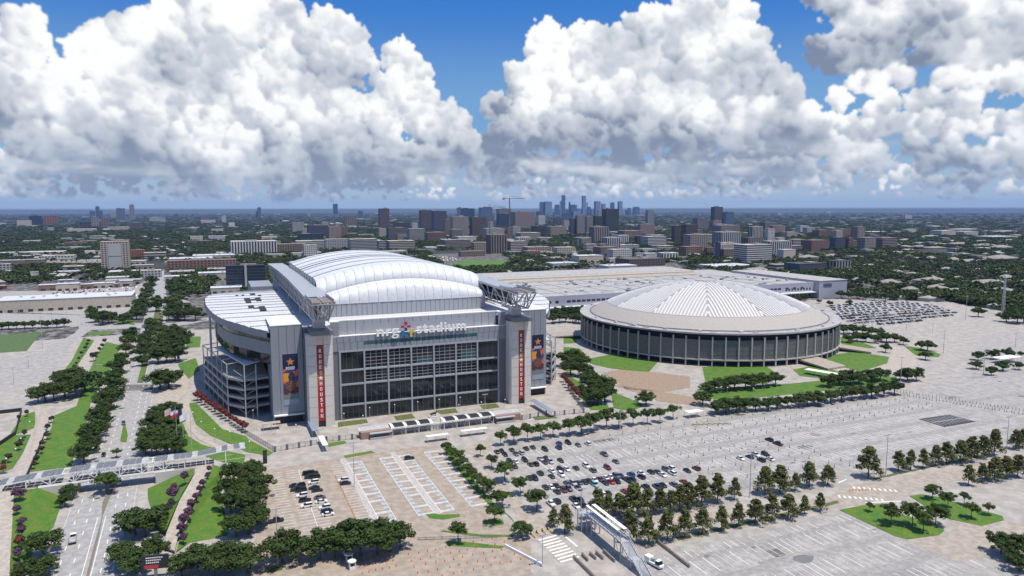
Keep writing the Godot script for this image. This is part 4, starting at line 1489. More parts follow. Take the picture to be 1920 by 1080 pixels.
func build_plaza() -> void:
	var q: MB
	# the gate building with its curved solar roof
	var s := thing("entrance_gate", "long low entrance gate with a curved roof of black solar panels", "gate building", S(108.5, 351.5), TH)
	for sg in [-1.0, 1.0]:
		q = MB.new()
		q.box(sg * 36.0 - 7.5, sg * 36.0 + 7.5, 0, 3.6, -2.6, 4.0)
		var w := part(s, "ticket_house", q, M.brick_pav)
		q = MB.new()
		q.slab(PackedVector3Array([Vector3(sg * 36.0 - 8.2, 4.3, -3.4), Vector3(sg * 36.0 + 8.2, 4.3, -3.4), Vector3(sg * 36.0 + 8.2, 3.7, 1.2), Vector3(sg * 36.0 - 8.2, 3.7, 1.2)]), 0.3)
		part(w, "roof", q, M.b_ltgrey)
		q = MB.new()
		q.box(sg * 36.0 - 5.5 + sg * -2.0, sg * 36.0 + 5.5 + sg * -2.0, 2.9, 3.2, 1.2, 6.4)
		q.box(sg * 36.0 - 5.4 + sg * -2.0, sg * 36.0 + 5.4 + sg * -2.0, 0.1, 1.1, 5.9, 6.1)
		part(w, "porch", q, M.steel)
	var arc := func(z: float) -> float: return 4.9 - 0.045 * z * z
	q = MB.new()
	for k in 9:
		var x := -27.5 + k * 6.875
		for j in 5:
			var z0 := -3.6 + j * 1.6
			q.bar(Vector3(x, arc.call(z0), z0), Vector3(x, arc.call(z0 + 1.6), z0 + 1.6), 1.3, 0.22)
		q.bar(Vector3(x, 0, 3.8), Vector3(x, arc.call(3.8), 3.8), 0.25, 0.25)
		q.bar(Vector3(x, 0, -3.4), Vector3(x, arc.call(-3.4), -3.4), 0.25, 0.25)
	q.bar(Vector3(-28.5, 4.25, 4.2), Vector3(28.5, 4.25, 4.2), 0.3, 0.35)
	q.bar(Vector3(-28.5, 4.25, -3.6), Vector3(28.5, 4.25, -3.6), 0.3, 0.35)
	part(s, "canopy_frame", q, M.white)
	for k in 8:
		if k == 3: continue
		var rows := []
		for j in 7:
			var z := 4.1 - j * 1.28
			rows.append([Vector3(-27.5 + k * 6.875 + 0.9, arc.call(z) + 0.2, z), Vector3(-27.5 + (k + 1) * 6.875 - 0.9, arc.call(z) + 0.2, z)])
		q = MB.new()
		q.grid(rows)
		part(s, "solar_panel", q, M.solar)
	q = MB.new()
	for k in 34: q.box(-27.0 + k * 1.62 - 0.09, -27.0 + k * 1.62 + 0.09, 0, 2.6, 3.2, 3.5)
	part(s, "turnstile_posts", q, M.steel_dark)
	q = MB.new()
	q.box(-27, 27, 0.4, 2.4, 1.0, 1.1)
	part(s, "mesh_gate", q, M.b_ltgrey)
	# white queue tents
	for e in [[99.6, 331.5, 11.5, "left"], [119.6, 333.0, 14.0, "right"]]:
		var t := thing("queue_tent", "white flat queue canopy before the gate, the %s one" % e[3], "canopy", S(e[0], e[1]), TH, "white canopies before the gate")
		canopy(t, e[2], 3.4, 2.9, M.white)
	for e in [[44.5, 372.5, 3.2, 24.0, "blue-grey slatted canopy walk beside the left tower"], [170.0, 357.5, 3.2, 27.0, "blue-grey slatted canopy walk beside the right tower"]]:
		var t := thing("canopy_walk", e[4], "canopy", S(e[0], e[1]), TH)
		canopy(t, e[2], e[3], 3.4, M.b_ltblue)
		q = MB.new()
		for k in 12: q.box(-e[2] / 2 - 0.1, e[2] / 2 + 0.1, 3.46, 3.62, -e[3] / 2 + e[3] * k / 12.0, -e[3] / 2 + e[3] * k / 12.0 + 0.3)
		part(t, "slats", q, M.panel)
	var t := thing("white_canopy", "narrow white canopy by the left picket gate", "canopy", S(45.9, 344.5), TH)
	canopy(t, 2.6, 16.0, 3.2, M.white)
	t = thing("white_canopy", "long white canopy over the dome's garden walk", "canopy", S(383.0, 358.0), TH + 0.3)
	canopy(t, 6.0, 24.0, 3.4, M.white)
	t = thing("white_canopy", "white tent at the far edge of the coned lot", "canopy", S(242.5, 315.0), TH)
	canopy(t, 10.0, 5.0, 3.2, M.white)
	t = thing("white_canopy", "white pavilion roof among the right-edge trees", "canopy", S(545.0, 338.0), TH)
	canopy(t, 22.0, 9.0, 4.0, M.white)
	t = thing("white_canopy", "cream sunshade by the stadium's west ramp", "canopy", S(25.0, 384.0), TH)
	canopy(t, 9.0, 5.0, 3.4, M.path)
	# fences
	picket("black fence between west lawn and plaza", Vector2(5, 400), Vector2(23.7, 346.1), 2.6, false)
	picket("black picket fence from the lawn corner to the canopy walk", Vector2(23.7, 346.1), Vector2(43.5, 349.0), 2.6, true)
	picket("black picket fence left of the entrance gate", Vector2(48.5, 351.5), Vector2(64.0, 350.0), 2.6, true)
	picket("black picket fence right of the entrance gate", Vector2(152.5, 347.0), Vector2(168.4, 349.5), 2.6, true)
	picket("black picket fence at the plaza's east end", Vector2(172.5, 347.0), Vector2(190.0, 345.5), 2.6, true)
	picket("black fence beside the east steps lawn", Vector2(191.0, 346.5), Vector2(207.0, 398.0), 2.6, false)
	picket("thin rail fence along the bottom kerb strip", Vector2(62, 231), Vector2(88, 222), 1.2, false)
	picket("low rail along the right footbridge path", Vector2(-10.5, 316), Vector2(-16.5, 268), 1.2, false)
	# dark crouching bronze group on a plinth behind the gate
	s = thing("bronze_statue", "dark bronze sculpture behind the gate roof", "statue", S(109.3, 371.0), TH)
	q = MB.new()
	q.box(-2.4, 2.4, 0, 0.7, -1.6, 1.6)
	part(s, "plinth", q, M.precast)
	q = MB.new()
	q.tube(Vector3(-1.6, 1.9, 0), Vector3(1.3, 2.4, 0), 0.55, 0.75, 8)
	q.tube(Vector3(1.3, 2.4, 0), Vector3(2.3, 3.0, 0.1), 0.5, 0.3, 8)
	for e in [[-1.5, 0.35], [-1.4, -0.35], [1.2, 0.4], [1.4, -0.4]]: q.tube(Vector3(e[0], 2.0, e[1]), Vector3(e[0] + 0.3, 0.7, e[1]), 0.24, 0.12, 6)
	q.tube(Vector3(-1.6, 2.0, 0), Vector3(-2.4, 2.9, 0), 0.14, 0.05, 5)
	q.tube(Vector3(2.2, 3.2, 0.5), Vector3(2.4, 3.5, 1.0), 0.12, 0.03, 5); q.tube(Vector3(2.2, 3.2, -0.3), Vector3(2.4, 3.5, -0.8), 0.12, 0.03, 5)
	part(s, "figure", q, M.dark)
	# dark information pylon, message board, booths
	s = thing("info_pylon", "black upright information pylon at the plaza's left corner", "pylon", S(18.3, 331.6), TH)
	q = MB.new()
	q.box(-0.9, 0.9, 0, 6.2, -0.35, 0.35)
	part(s, "slab", q, M.dark)
	q = MB.new()
	q.box(-0.7, 0.7, 2.6, 5.6, 0.35, 0.4)
	part(s, "face", q, M.tower_glass)
	s = thing("message_board", "black roadside message board with white text, bottom left", "sign", S(-20.5, 239.0), TH - 0.2)
	q = MB.new()
	q.box(-0.4, 0.4, 0, 3.0, -0.3, 0.3)
	part(s, "post", q, M.steel_dark)
	q = MB.new()
	q.box(-3.9, 3.9, 3.0, 7.4, -0.35, 0.35)
	part(s, "board", q, M.dark)
	for k in 3:
		q = MB.new()
		for j in 9 - k: q.box(-2.6 + j * 0.56, -2.2 + j * 0.56, 6.5 - k * 0.8, 6.85 - k * 0.8, 0.35, 0.39)
		part(s, "text_line", q, M.white)
	q = MB.new()
	q.box(-3.2, 1.0, 3.2, 4.3, 0.35, 0.4)
	part(s, "red_strip", q, M.car_r)
	for k in 5:
		s = thing("toll_booth", "small white booth, %s from the camera in the bottom row" % nth(k + 1), "booth", S(37.2, 220.5 + k * 5.2), TH, "white booths at the lot entry")
		q = MB.new()
		q.box(-0.95, 0.95, 0, 1.1, -1.2, 1.2)
		for e in [[-0.85, -1.1], [0.85, -1.1], [-0.85, 1.1], [0.85, 1.1]]: q.box(e[0] - 0.1, e[0] + 0.1, 1.1, 2.4, e[1] - 0.1, e[1] + 0.1)
		part(s, "cabin", q, M.white)
		q = MB.new()
		q.box(-0.82, 0.82, 1.1, 2.4, -1.06, 1.06)
		part(s, "window", q, M.glass)
		q = MB.new()
		q.tube(Vector3(0, 2.4, 0), Vector3(0, 2.62, 0), 1.5, 1.35, 12)
		part(s, "roof", q, M.white)
	# low dark walls and the white rail by the crossing
	for e in [[105.9, 198.5, 105.7, 180.0, "longest dark low wall by the zebra crossing"], [109.3, 199.0, 109.1, 194.5, "dark low wall, second from the zebra crossing"], [112.0, 198.5, 112.1, 194.5, "dark low wall, third from the zebra crossing"], [114.2, 198.3, 114.3, 193.6, "dark low wall, fourth from the zebra crossing"], [117.1, 198.4, 116.9, 190.6, "dark low wall beside the footbridge stair"], [137.7, 197.4, 137.1, 178.0, "dark low wall right of the footbridge stair"]]:
		s = thing("lane_wall", e[4], "wall", S(e[0], e[1]), 0)
		q = MB.new()
		q.bar(Vector3(0, 0.55, 0), S(e[2], e[3], 0.55) - S(e[0], e[1], 0), 0.45, 1.1)
		part(s, "wall", q, M.b_taupe)
		q = MB.new()
		q.bar(Vector3(0, 1.14, 0), S(e[2], e[3], 1.14) - S(e[0], e[1], 0), 0.55, 0.08)
		part(s, "cap", q, M.b_brown)
	s = thing("barrier_wall", "long white barrier on the bottom drive", "barrier", S(88.2, 214.8), 0)
	q = MB.new()
	q.bar(Vector3(0, 0.45, 0), S(94.2, 197.7, 0.45) - S(88.2, 214.8, 0), 0.5, 0.9)
	part(s, "wall", q, M.white)
	for k in 3:
		var e: Array = [[284.5, 143.0], [300.5, 140.0], [321.0, 148.0]][k]
		s = thing("lane_wall", "short dark wall, %s from left near the right lawn island" % nth(k + 1), "wall", S(e[0], e[1]), TH)
		q = MB.new()
		q.box(-3.4, 3.4, 0, 0.95, -0.25, 0.25)
		part(s, "wall", q, M.b_taupe)
		q = MB.new()
		q.box(-3.5, 3.5, 0.95, 1.03, -0.3, 0.3)
		part(s, "cap", q, M.b_brown)
	# yellow barrier arms by the crossing and at the lot corner
	for k in 4:
		s = thing("barrier_arm", "yellow barrier post, %s from left above the zebra crossing" % nth(k + 1), "barrier", S(100.0 + k * 2.4, 219.6 + k * 0.4), TH, "yellow barriers above the crossing")
		q = MB.new()
		q.box(-0.2, 0.2, 0, 1.1, -0.2, 0.2)
		part(s, "pedestal", q, M.dark)
		q = MB.new()
		q.bar(Vector3(0, 0.9, 0), Vector3(0.2, 0.5, 3.4), 0.3, 0.3)
		part(s, "arm", q, M.paint_yellow)
	for k in 7:
		s = thing("barrier_arm", "yellow lane barrier, %s from left beside the coned lot corner" % nth(k + 1), "barrier", S(232.0 + k * 2.8, 302.0 - k * 0.8), TH + 0.5, "yellow barriers at the lot corner")
		q = MB.new()
		q.box(-0.1, 0.1, 0, 1.0, -0.1, 0.1); q.box(-0.1, 0.1, 0, 1.0, 2.3, 2.5)
		part(s, "legs", q, M.paint_yellow)
		q = MB.new()
		q.box(-0.12, 0.12, 0.6, 1.05, -0.1, 2.6)
		part(s, "board", q, M.paint_yellow)
	# the walled sports field at the left edge
	s = thing("field_wall", "low black padded wall round the green sports field", "wall", S(-103, 395), 0)
	q = MB.new()
	var f := [[-150, 403], [-101.0, 401], [-96.5, 425.0], [-104, 475.0], [-150, 470]]
	for k in 4: q.bar(S(f[k][0], f[k][1], 1.0) - S(-103, 395), S(f[k + 1][0], f[k + 1][1], 1.0) - S(-103, 395), 0.4, 2.2)
	part(s, "padding", q, M.dark)
	# flags west of the stadium
	for e in [[-18.8, 362.7, 22.9, "us"], [-16.1, 362.4, 21.8, "tx"], [-12.6, 359.3, 20.5, "wh"]]:
		s = thing("flagpole", {"us": "flagpole with a red and white striped flag by the west lawn", "tx": "flagpole with a red, white and blue state flag", "wh": "flagpole with a plain white flag by the curved path"}[e[3]], "flagpole", S(e[0], e[1]), TH, "flagpoles on the west lawn")
		q = MB.new()
		q.tube(Vector3.ZERO, Vector3(0, e[2], 0), 0.14, 0.07, 8)
		part(s, "pole", q, M.steel)
		var bands := []
		if e[3] == "us":
			for k in 6: bands.append([0.0, 4.6, k * 0.5, k * 0.5 + 0.25, "car_r"]); bands.append([0.0, 4.6, k * 0.5 + 0.25, k * 0.5 + 0.5, "white"])
			bands.append([0.0, 1.9, 1.5, 3.02, "car_n"])
		elif e[3] == "tx": bands = [[0.0, 1.6, 0.0, 3.0, "car_n"], [1.6, 4.8, 1.5, 3.0, "white"], [1.6, 4.8, 0.0, 1.5, "car_r"]]
		else: bands = [[0.0, 4.4, 0.0, 2.8, "white"]]
		for b in bands:
			q = MB.new()
			for sd in 2:
				var rows := []
				for y in 3:
					var line := []
					for x in 7:
						var f0 := lerpf(b[0], b[1], x / 6.0)
						line.append(Vector3(-0.1 - f0, e[2] - 3.3 + lerpf(b[2], b[3], y / 2.0) - f0 * 0.32, sin(f0 * 1.7) * 0.4 + (0.02 if sd == 0 else -0.02) * (2.0 if b[1] == 1.9 else 1.0)))
					rows.append(line)
				q.grid(rows, sd == 0)
			part(s, "flag_band", q, M[b[4]])
	# two tower cranes on the far construction site
	for e in [[0.0, 1.0, "taller"], [-70.0, 0.8, "shorter"]]:
		s = thing("tower_crane", "%s tower crane above the unfinished block in the medical district" % e[2], "crane", Vector3(-8.0 + e[0], 0, -2500), 0.3, "tower cranes")
		q = MB.new()
		var h: float = 150.0 * e[1]
		q.box(-1.6, 1.6, 0, h, -1.6, 1.6)
		part(s, "mast", q, M.steel_dark)
		q = MB.new()
		q.bar(Vector3(-25, h, 0), Vector3(58, h, 0), 1.8, 1.8)
		q.bar(Vector3(0, h + 9, 0), Vector3(50, h + 1, 0), 0.7, 0.7); q.bar(Vector3(0, h + 9, 0), Vector3(-22, h + 1, 0), 0.7, 0.7); q.bar(Vector3(0, h, 0), Vector3(0, h + 9.4, 0), 1.4, 1.4)
		part(s, "jib", q, M.steel_dark)
		q = MB.new()
		q.box(-25, -18, h - 4, h, -1.5, 1.5)
		part(s, "counterweight", q, M.steel_dark)
	# tall pylon right of the dome lot
	s = thing("utility_mast", "tall pale lattice mast at the right edge beyond the lots", "mast", S(792.0, 499.0), TH)
	q = MB.new()
	for e in [[-1.2, -1.2], [1.2, -1.2], [1.2, 1.2], [-1.2, 1.2]]: q.bar(Vector3(e[0], 0, e[1]), Vector3(e[0] * 0.4, 42, e[1] * 0.4), 0.35, 0.35)
	for k in 10:
		var w := lerpf(1.2, 0.48, k / 10.0)
		q.bar(Vector3(-w, k * 4.2, w), Vector3(w, k * 4.2 + 4.0, w), 0.2, 0.2); q.bar(Vector3(w, k * 4.2, -w), Vector3(-w, k * 4.2 + 4.0, -w), 0.2, 0.2)
	part(s, "lattice", q, M.steel)
	q = MB.new()
	q.box(-1.0, 1.0, 40, 42.5, -1.0, 1.0)
	part(s, "head", q, M.white)

func canopy(t: Node3D, w: float, l: float, h: float, m: Material) -> void:
	var q := MB.new()
	q.slab(PackedVector3Array([Vector3(-w / 2, h, -l / 2), Vector3(w / 2, h, -l / 2), Vector3(w / 2, h + 0.25, l / 2), Vector3(-w / 2, h + 0.25, l / 2)]), 0.22)
	part(t, "roof", q, m)
	q = MB.new()
	var n := maxi(2, int(maxf(w, l) / 4.0) + 1)
	for k in n:
		var f := -0.46 + 0.92 * k / (n - 1.0)
		for sg in [-0.46, 0.46]:
			if l > w: q.box(w * sg - 0.08, w * sg + 0.08, 0, h, l * f - 0.08, l * f + 0.08)
			else: q.box(w * f - 0.08, w * f + 0.08, 0, h, l * sg - 0.08, l * sg + 0.08)
	part(t, "poles", q, M.steel)
# ---------------------------------------------------------------- trees
func leaf(q: MB, p: Vector3, nn: Vector3, size: float, r: RandomNumberGenerator, col: Color) -> void:
	var t := nn.cross(Vector3(r.randf() - 0.5, r.randf() - 0.5, r.randf() - 0.5)).normalized()
	var b := nn.cross(t)
	var k := q.v.size()
	var w := size * r.randf_range(0.7, 1.3)
	var h := size * r.randf_range(0.7, 1.3)
	q.v.append(p - t * w); q.v.append(p - b * h); q.v.append(p + t * w * 0.9); q.v.append(p + b * h)
	for i in 4:
		q.n.append(nn)
		q.c.append(col)
	q.ix.append_array(PackedInt32Array([k, k + 2, k + 1, k, k + 3, k + 2]))

func crown(shape: String, seed_: int, clumps: int, leaves: int, size: float) -> ArrayMesh:      # for a tree one metre tall
	var r := RandomNumberGenerator.new()
	r.seed = seed_
	var q := MB.new()
	var tint := r.randf_range(0.76, 1.34)
	var warm := r.randf_range(0.9, 1.22)
	var lobes := []
	var n := r.randi_range(4, 6)
	for k in n:
		var t := TAU * k / n + r.randf_range(-0.4, 0.4)
		var out := (0.25 if shape == "oak" else 0.18) * r.randf_range(0.6, 1.2)
		lobes.append([Vector3(cos(t) * out, r.randf_range(0.44, 0.62) + (0.0 if shape == "oak" else 0.06), sin(t) * out), (0.25 if shape == "oak" else 0.20) * r.randf_range(0.8, 1.2)])
	lobes.append([Vector3(r.randf_range(-0.06, 0.06), 0.70, r.randf_range(-0.06, 0.06)), 0.24 if shape == "oak" else 0.20])
	for k in clumps:
		var c: Vector3
		var cr: float
		var az := r.randf() * TAU
		if shape == "cypress":
			var y := 0.20 + 0.74 * pow((k + r.randf()) / clumps, 0.9)
			var w := 0.30 * pow(1.0 - (y - 0.18) / 0.86, 0.75)
			c = Vector3(cos(az) * w * r.randf_range(0.35, 1.0), y, sin(az) * w * r.randf_range(0.35, 1.0))
			cr = 0.055 + 0.075 * (1.0 - y)
		elif shape == "ball":
			c = Vector3(cos(az) * 0.22 * r.randf(), 0.68 + r.randf_range(-0.14, 0.18), sin(az) * 0.22 * r.randf())
			cr = r.randf_range(0.13, 0.2)
		else:
			# a few boughs of unequal size, clumps spread over each
			var lobe: Array = lobes[k % lobes.size()]
			var el := r.randf_range(-0.75 if shape == "oak" else -0.6, 1.0)
			var f := r.randf_range(0.5, 1.0)
			c = lobe[0] + Vector3(cos(az) * cos(asin(el)) * f, el * f * 0.82, sin(az) * cos(asin(el)) * f) * lobe[1]
			cr = r.randf_range(0.08, 0.16) if shape == "oak" else r.randf_range(0.065, 0.125)
		var tone := r.randf_range(0.62, 1.3) * tint
		var col := Color(tone * warm * r.randf_range(0.92, 1.15), tone, tone * r.randf_range(0.7, 1.1))
		for l in leaves:
			var d := Vector3(r.randfn(), r.randfn(), r.randfn()).normalized()
			var p := c + d * cr * r.randf_range(0.55, 1.08) * Vector3(1.0, 0.8, 1.0)
			var nn := (d + Vector3(r.randf() - 0.5, r.randf() * 0.7 - 0.1, r.randf() - 0.5) * 0.9).normalized()
			var v := r.randf_range(0.8, 1.2)
			leaf(q, p, nn, size, r, Color(col.r * v, col.g * v, col.b * v))
	return q.mesh()

func trunk(shape: String, seed_: int) -> ArrayMesh:
	var r := RandomNumberGenerator.new()
	r.seed = seed_
	var q := MB.new()
	var fork := 0.30 if shape == "oak" else 0.42
	if shape == "cypress":
		q.tube(Vector3(0, -0.01, 0), Vector3(0, 0.5, 0), 0.018, 0.011, 6)
		q.tube(Vector3(0, 0.5, 0), Vector3(0.005, 0.95, 0), 0.011, 0.003, 5)
		for k in 7:
			var y := 0.24 + k * 0.09
			var az := r.randf() * TAU
			q.tube(Vector3(0, y, 0), Vector3(cos(az) * 0.2 * (1.1 - y), y + 0.05, sin(az) * 0.2 * (1.1 - y)), 0.007, 0.002, 4)
		return q.mesh()
	var thick := 0.032 if shape == "oak" else 0.018
	q.tube(Vector3(0, -0.01, 0), Vector3(0.01, fork, 0.01), thick, thick * 0.75, 7)
	for k in 5:
		var az := TAU * k / 5.0 + r.randf()
		var w := r.randf_range(0.14, 0.28)
		var m := Vector3(cos(az) * w * 0.5, fork + 0.14, sin(az) * w * 0.5)
		q.tube(Vector3(0.01, fork - 0.02, 0.01), m, thick * 0.6, thick * 0.4, 5)
		q.tube(m, Vector3(cos(az) * w, r.randf_range(0.66, 0.82), sin(az) * w), thick * 0.4, thick * 0.12, 4)
	return q.mesh()

func build_trees() -> void:
	var pr := {}
	for e in [["oak", "oak", 8, 60, 70, 0.0265], ["young", "young", 7, 46, 58, 0.0245], ["cypress", "cypress", 7, 52, 40, 0.0225], ["crape", "ball", 3, 16, 60, 0.045]]:
		pr[e[0]] = []
		for k in e[2]: pr[e[0]].append([crown(e[1], 100 + k * 7, e[3], e[4], e[5]), trunk(e[1] if e[1] != "ball" else "young", 50 + k)])
	var said := {"oak": "dark green oak", "young": "loose green tree", "cypress": "conical cypress tree", "crape_purple": "purple crape myrtle", "crape_dark": "dark crape myrtle", "crape_red": "red bush"}
	var called := {"oak": "oak_tree", "young": "shade_tree", "cypress": "cypress_tree", "crape_purple": "crape_myrtle", "crape_dark": "crape_myrtle", "crape_red": "crape_myrtle"}
	for e in TREES:
		var kind: String = e[1]
		var f: Array = e[2]
		var l := []
		for i in range(0, f.size(), 4): l.append([f[i], f[i + 1], f[i + 2], f[i + 3]])
		var du: float = l.map(func(p): return p[0]).max() - l.map(func(p): return p[0]).min()
		var dv: float = l.map(func(p): return p[1]).max() - l.map(func(p): return p[1]).min()
		var ax := 0 if du > dv else 1
		l.sort_custom(func(p, q): return p[ax] < q[ax])
		for k in l.size():
			var base := kind.get_slice("_", 0)
			var v: Array = pr[base][rng.randi() % pr[base].size()]
			var lab := "%s, %s from %s in %s" % [said[kind], nth(k + 1), "left" if ax == 0 else "us", e[0]]
			if base == "crape": lab = "%s, %s from %s among %s" % [said[kind], nth(k + 1), "left" if ax == 0 else "us", "the " + e[0]]
			var t := thing(called[kind], lab, "tree" if kind != "crape_red" else "bush", S(l[k][0], l[k][1], 0.1 + l[k][3]), rng.randf() * TAU, "trees in " + e[0] if base != "crape" else e[0])
			var h: float = l[k][2]
			var wd: float = rng.randf_range(0.86, 1.18) * {"oak": 1.22, "young": 1.15, "cypress": 1.22, "crape": 1.12}[base]
			h = clampf(h * rng.randf_range(0.9, 1.12) * (1.35 if base == "crape" else 1.0), 2.6, 15.5)
			t.scale = Vector3(h * wd, h, h * wd * rng.randf_range(0.92, 1.08))
			part(t, "trunk", v[1], M.bark)
			part(t, "crown", v[0], M["leaf_" + kind])

# ---------------------------------------------------------------- cars
func loft(q: MB, secs: Array) -> void:              # secs: [z, half width low, y low, half width high, y high]
	for i in secs.size() - 1:
		var a: Array = secs[i]
		var b: Array = secs[i + 1]
		for sg in [-1.0, 1.0]:
			var p := [Vector3(sg * a[1], a[2], a[0]), Vector3(sg * b[1], b[2], b[0]), Vector3(sg * b[3], b[4], b[0]), Vector3(sg * a[3], a[4], a[0])]
			if sg > 0: q.quad(p[1], p[0], p[3], p[2])
			else: q.quad(p[0], p[1], p[2], p[3])
		q.quad(Vector3(-a[3], a[4], a[0]), Vector3(-b[3], b[4], b[0]), Vector3(b[3], b[4], b[0]), Vector3(a[3], a[4], a[0]))
		q.quad(Vector3(a[1], a[2], a[0]), Vector3(b[1], b[2], b[0]), Vector3(-b[1], b[2], b[0]), Vector3(-a[1], a[2], a[0]))
	var f: Array = secs[0]
	var g: Array = secs[secs.size() - 1]
	q.quad(Vector3(f[1], f[2], f[0]), Vector3(-f[1], f[2], f[0]), Vector3(-f[3], f[4], f[0]), Vector3(f[3], f[4], f[0]))
	q.quad(Vector3(-g[1], g[2], g[0]), Vector3(g[1], g[2], g[0]), Vector3(g[3], g[4], g[0]), Vector3(-g[3], g[4], g[0]))

var car_mesh := {}

func car_meshes() -> void:
	var kinds := {
		"sedan": [[[-2.3, 0.72, 0.32, 0.70, 0.70], [-2.1, 0.86, 0.24, 0.84, 0.86], [-1.2, 0.90, 0.22, 0.88, 0.92], [0.9, 0.90, 0.22, 0.88, 0.90], [2.0, 0.86, 0.24, 0.82, 0.72], [2.32, 0.70, 0.32, 0.66, 0.58]],
			[[-1.75, 0.80, 0.88, 0.66, 0.92], [-0.95, 0.82, 0.88, 0.64, 1.36], [0.25, 0.82, 0.88, 0.64, 1.40], [1.15, 0.80, 0.86, 0.70, 0.92]], [-0.95, 0.3, 1.41]],
		"suv": [[[-2.3, 0.82, 0.36, 0.80, 0.95], [-2.15, 0.93, 0.28, 0.91, 1.05], [1.0, 0.94, 0.26, 0.92, 1.06], [2.05, 0.90, 0.28, 0.86, 0.96], [2.35, 0.76, 0.36, 0.72, 0.78]],
			[[-2.2, 0.86, 1.04, 0.74, 1.10], [-1.85, 0.88, 1.04, 0.74, 1.66], [0.3, 0.88, 1.04, 0.74, 1.70], [1.15, 0.86, 1.02, 0.76, 1.08]], [-1.9, 0.35, 1.71]],
		"pickup": [[[-2.8, 0.9, 0.5, 0.9, 1.05], [-0.5, 0.95, 0.4, 0.95, 1.08], [1.3, 0.95, 0.38, 0.93, 1.10], [2.5, 0.92, 0.4, 0.88, 1.0], [2.8, 0.8, 0.5, 0.76, 0.85]],
			[[-0.95, 0.9, 1.08, 0.78, 1.75], [0.7, 0.9, 1.08, 0.78, 1.8], [1.5, 0.88, 1.06, 0.8, 1.12]], [-1.0, 0.75, 1.81]],
	}
	for k in kinds:
		var b := MB.new()
		loft(b, kinds[k][0])
		var c := MB.new()
		loft(c, kinds[k][1])
		var r := MB.new()
		var e: Array = kinds[k][2]
		r.box(-0.63, 0.63, e[2] - 0.03, e[2] + 0.03, e[0], e[1])
		car_mesh[k] = [b.mesh(), c.mesh(), r.mesh()]
	var w := MB.new()
	w.tube(Vector3(-0.12, 0, 0), Vector3(0.12, 0, 0), 0.34, 0.34, 10)
	car_mesh["wheel"] = w.mesh()
	var l := MB.new()
	l.box(-0.16, 0.16, -0.07, 0.07, -0.03, 0.03)
	car_mesh["lamp"] = l.mesh()

func car(kind: String, colour: String, label: String, at: Vector3, turn: float, group: String, full := true) -> Node3D:
	var t := thing("parked_car" if group.begins_with("cars") else "moving_car", label, "car", at, turn, group)
	var m: Array = car_mesh[kind]
	part(t, "body", m[0], M["car_" + colour])
	part(t, "glasshouse", m[1], M.glass)
	part(t, "roof_panel", m[2], M["car_" + colour])
	var wb := 1.38 if kind != "pickup" else 1.75
	for x in [-0.82, 0.82]:
		for z in [-wb, wb]:
			part(t, "wheel", car_mesh.wheel, M.tyre).position = Vector3(x, 0.34, z)
		if full:
			part(t, "headlight", car_mesh.lamp, M.white).position = Vector3(x * 0.72, 0.66, 2.2 if kind != "pickup" else 2.7)
	return t

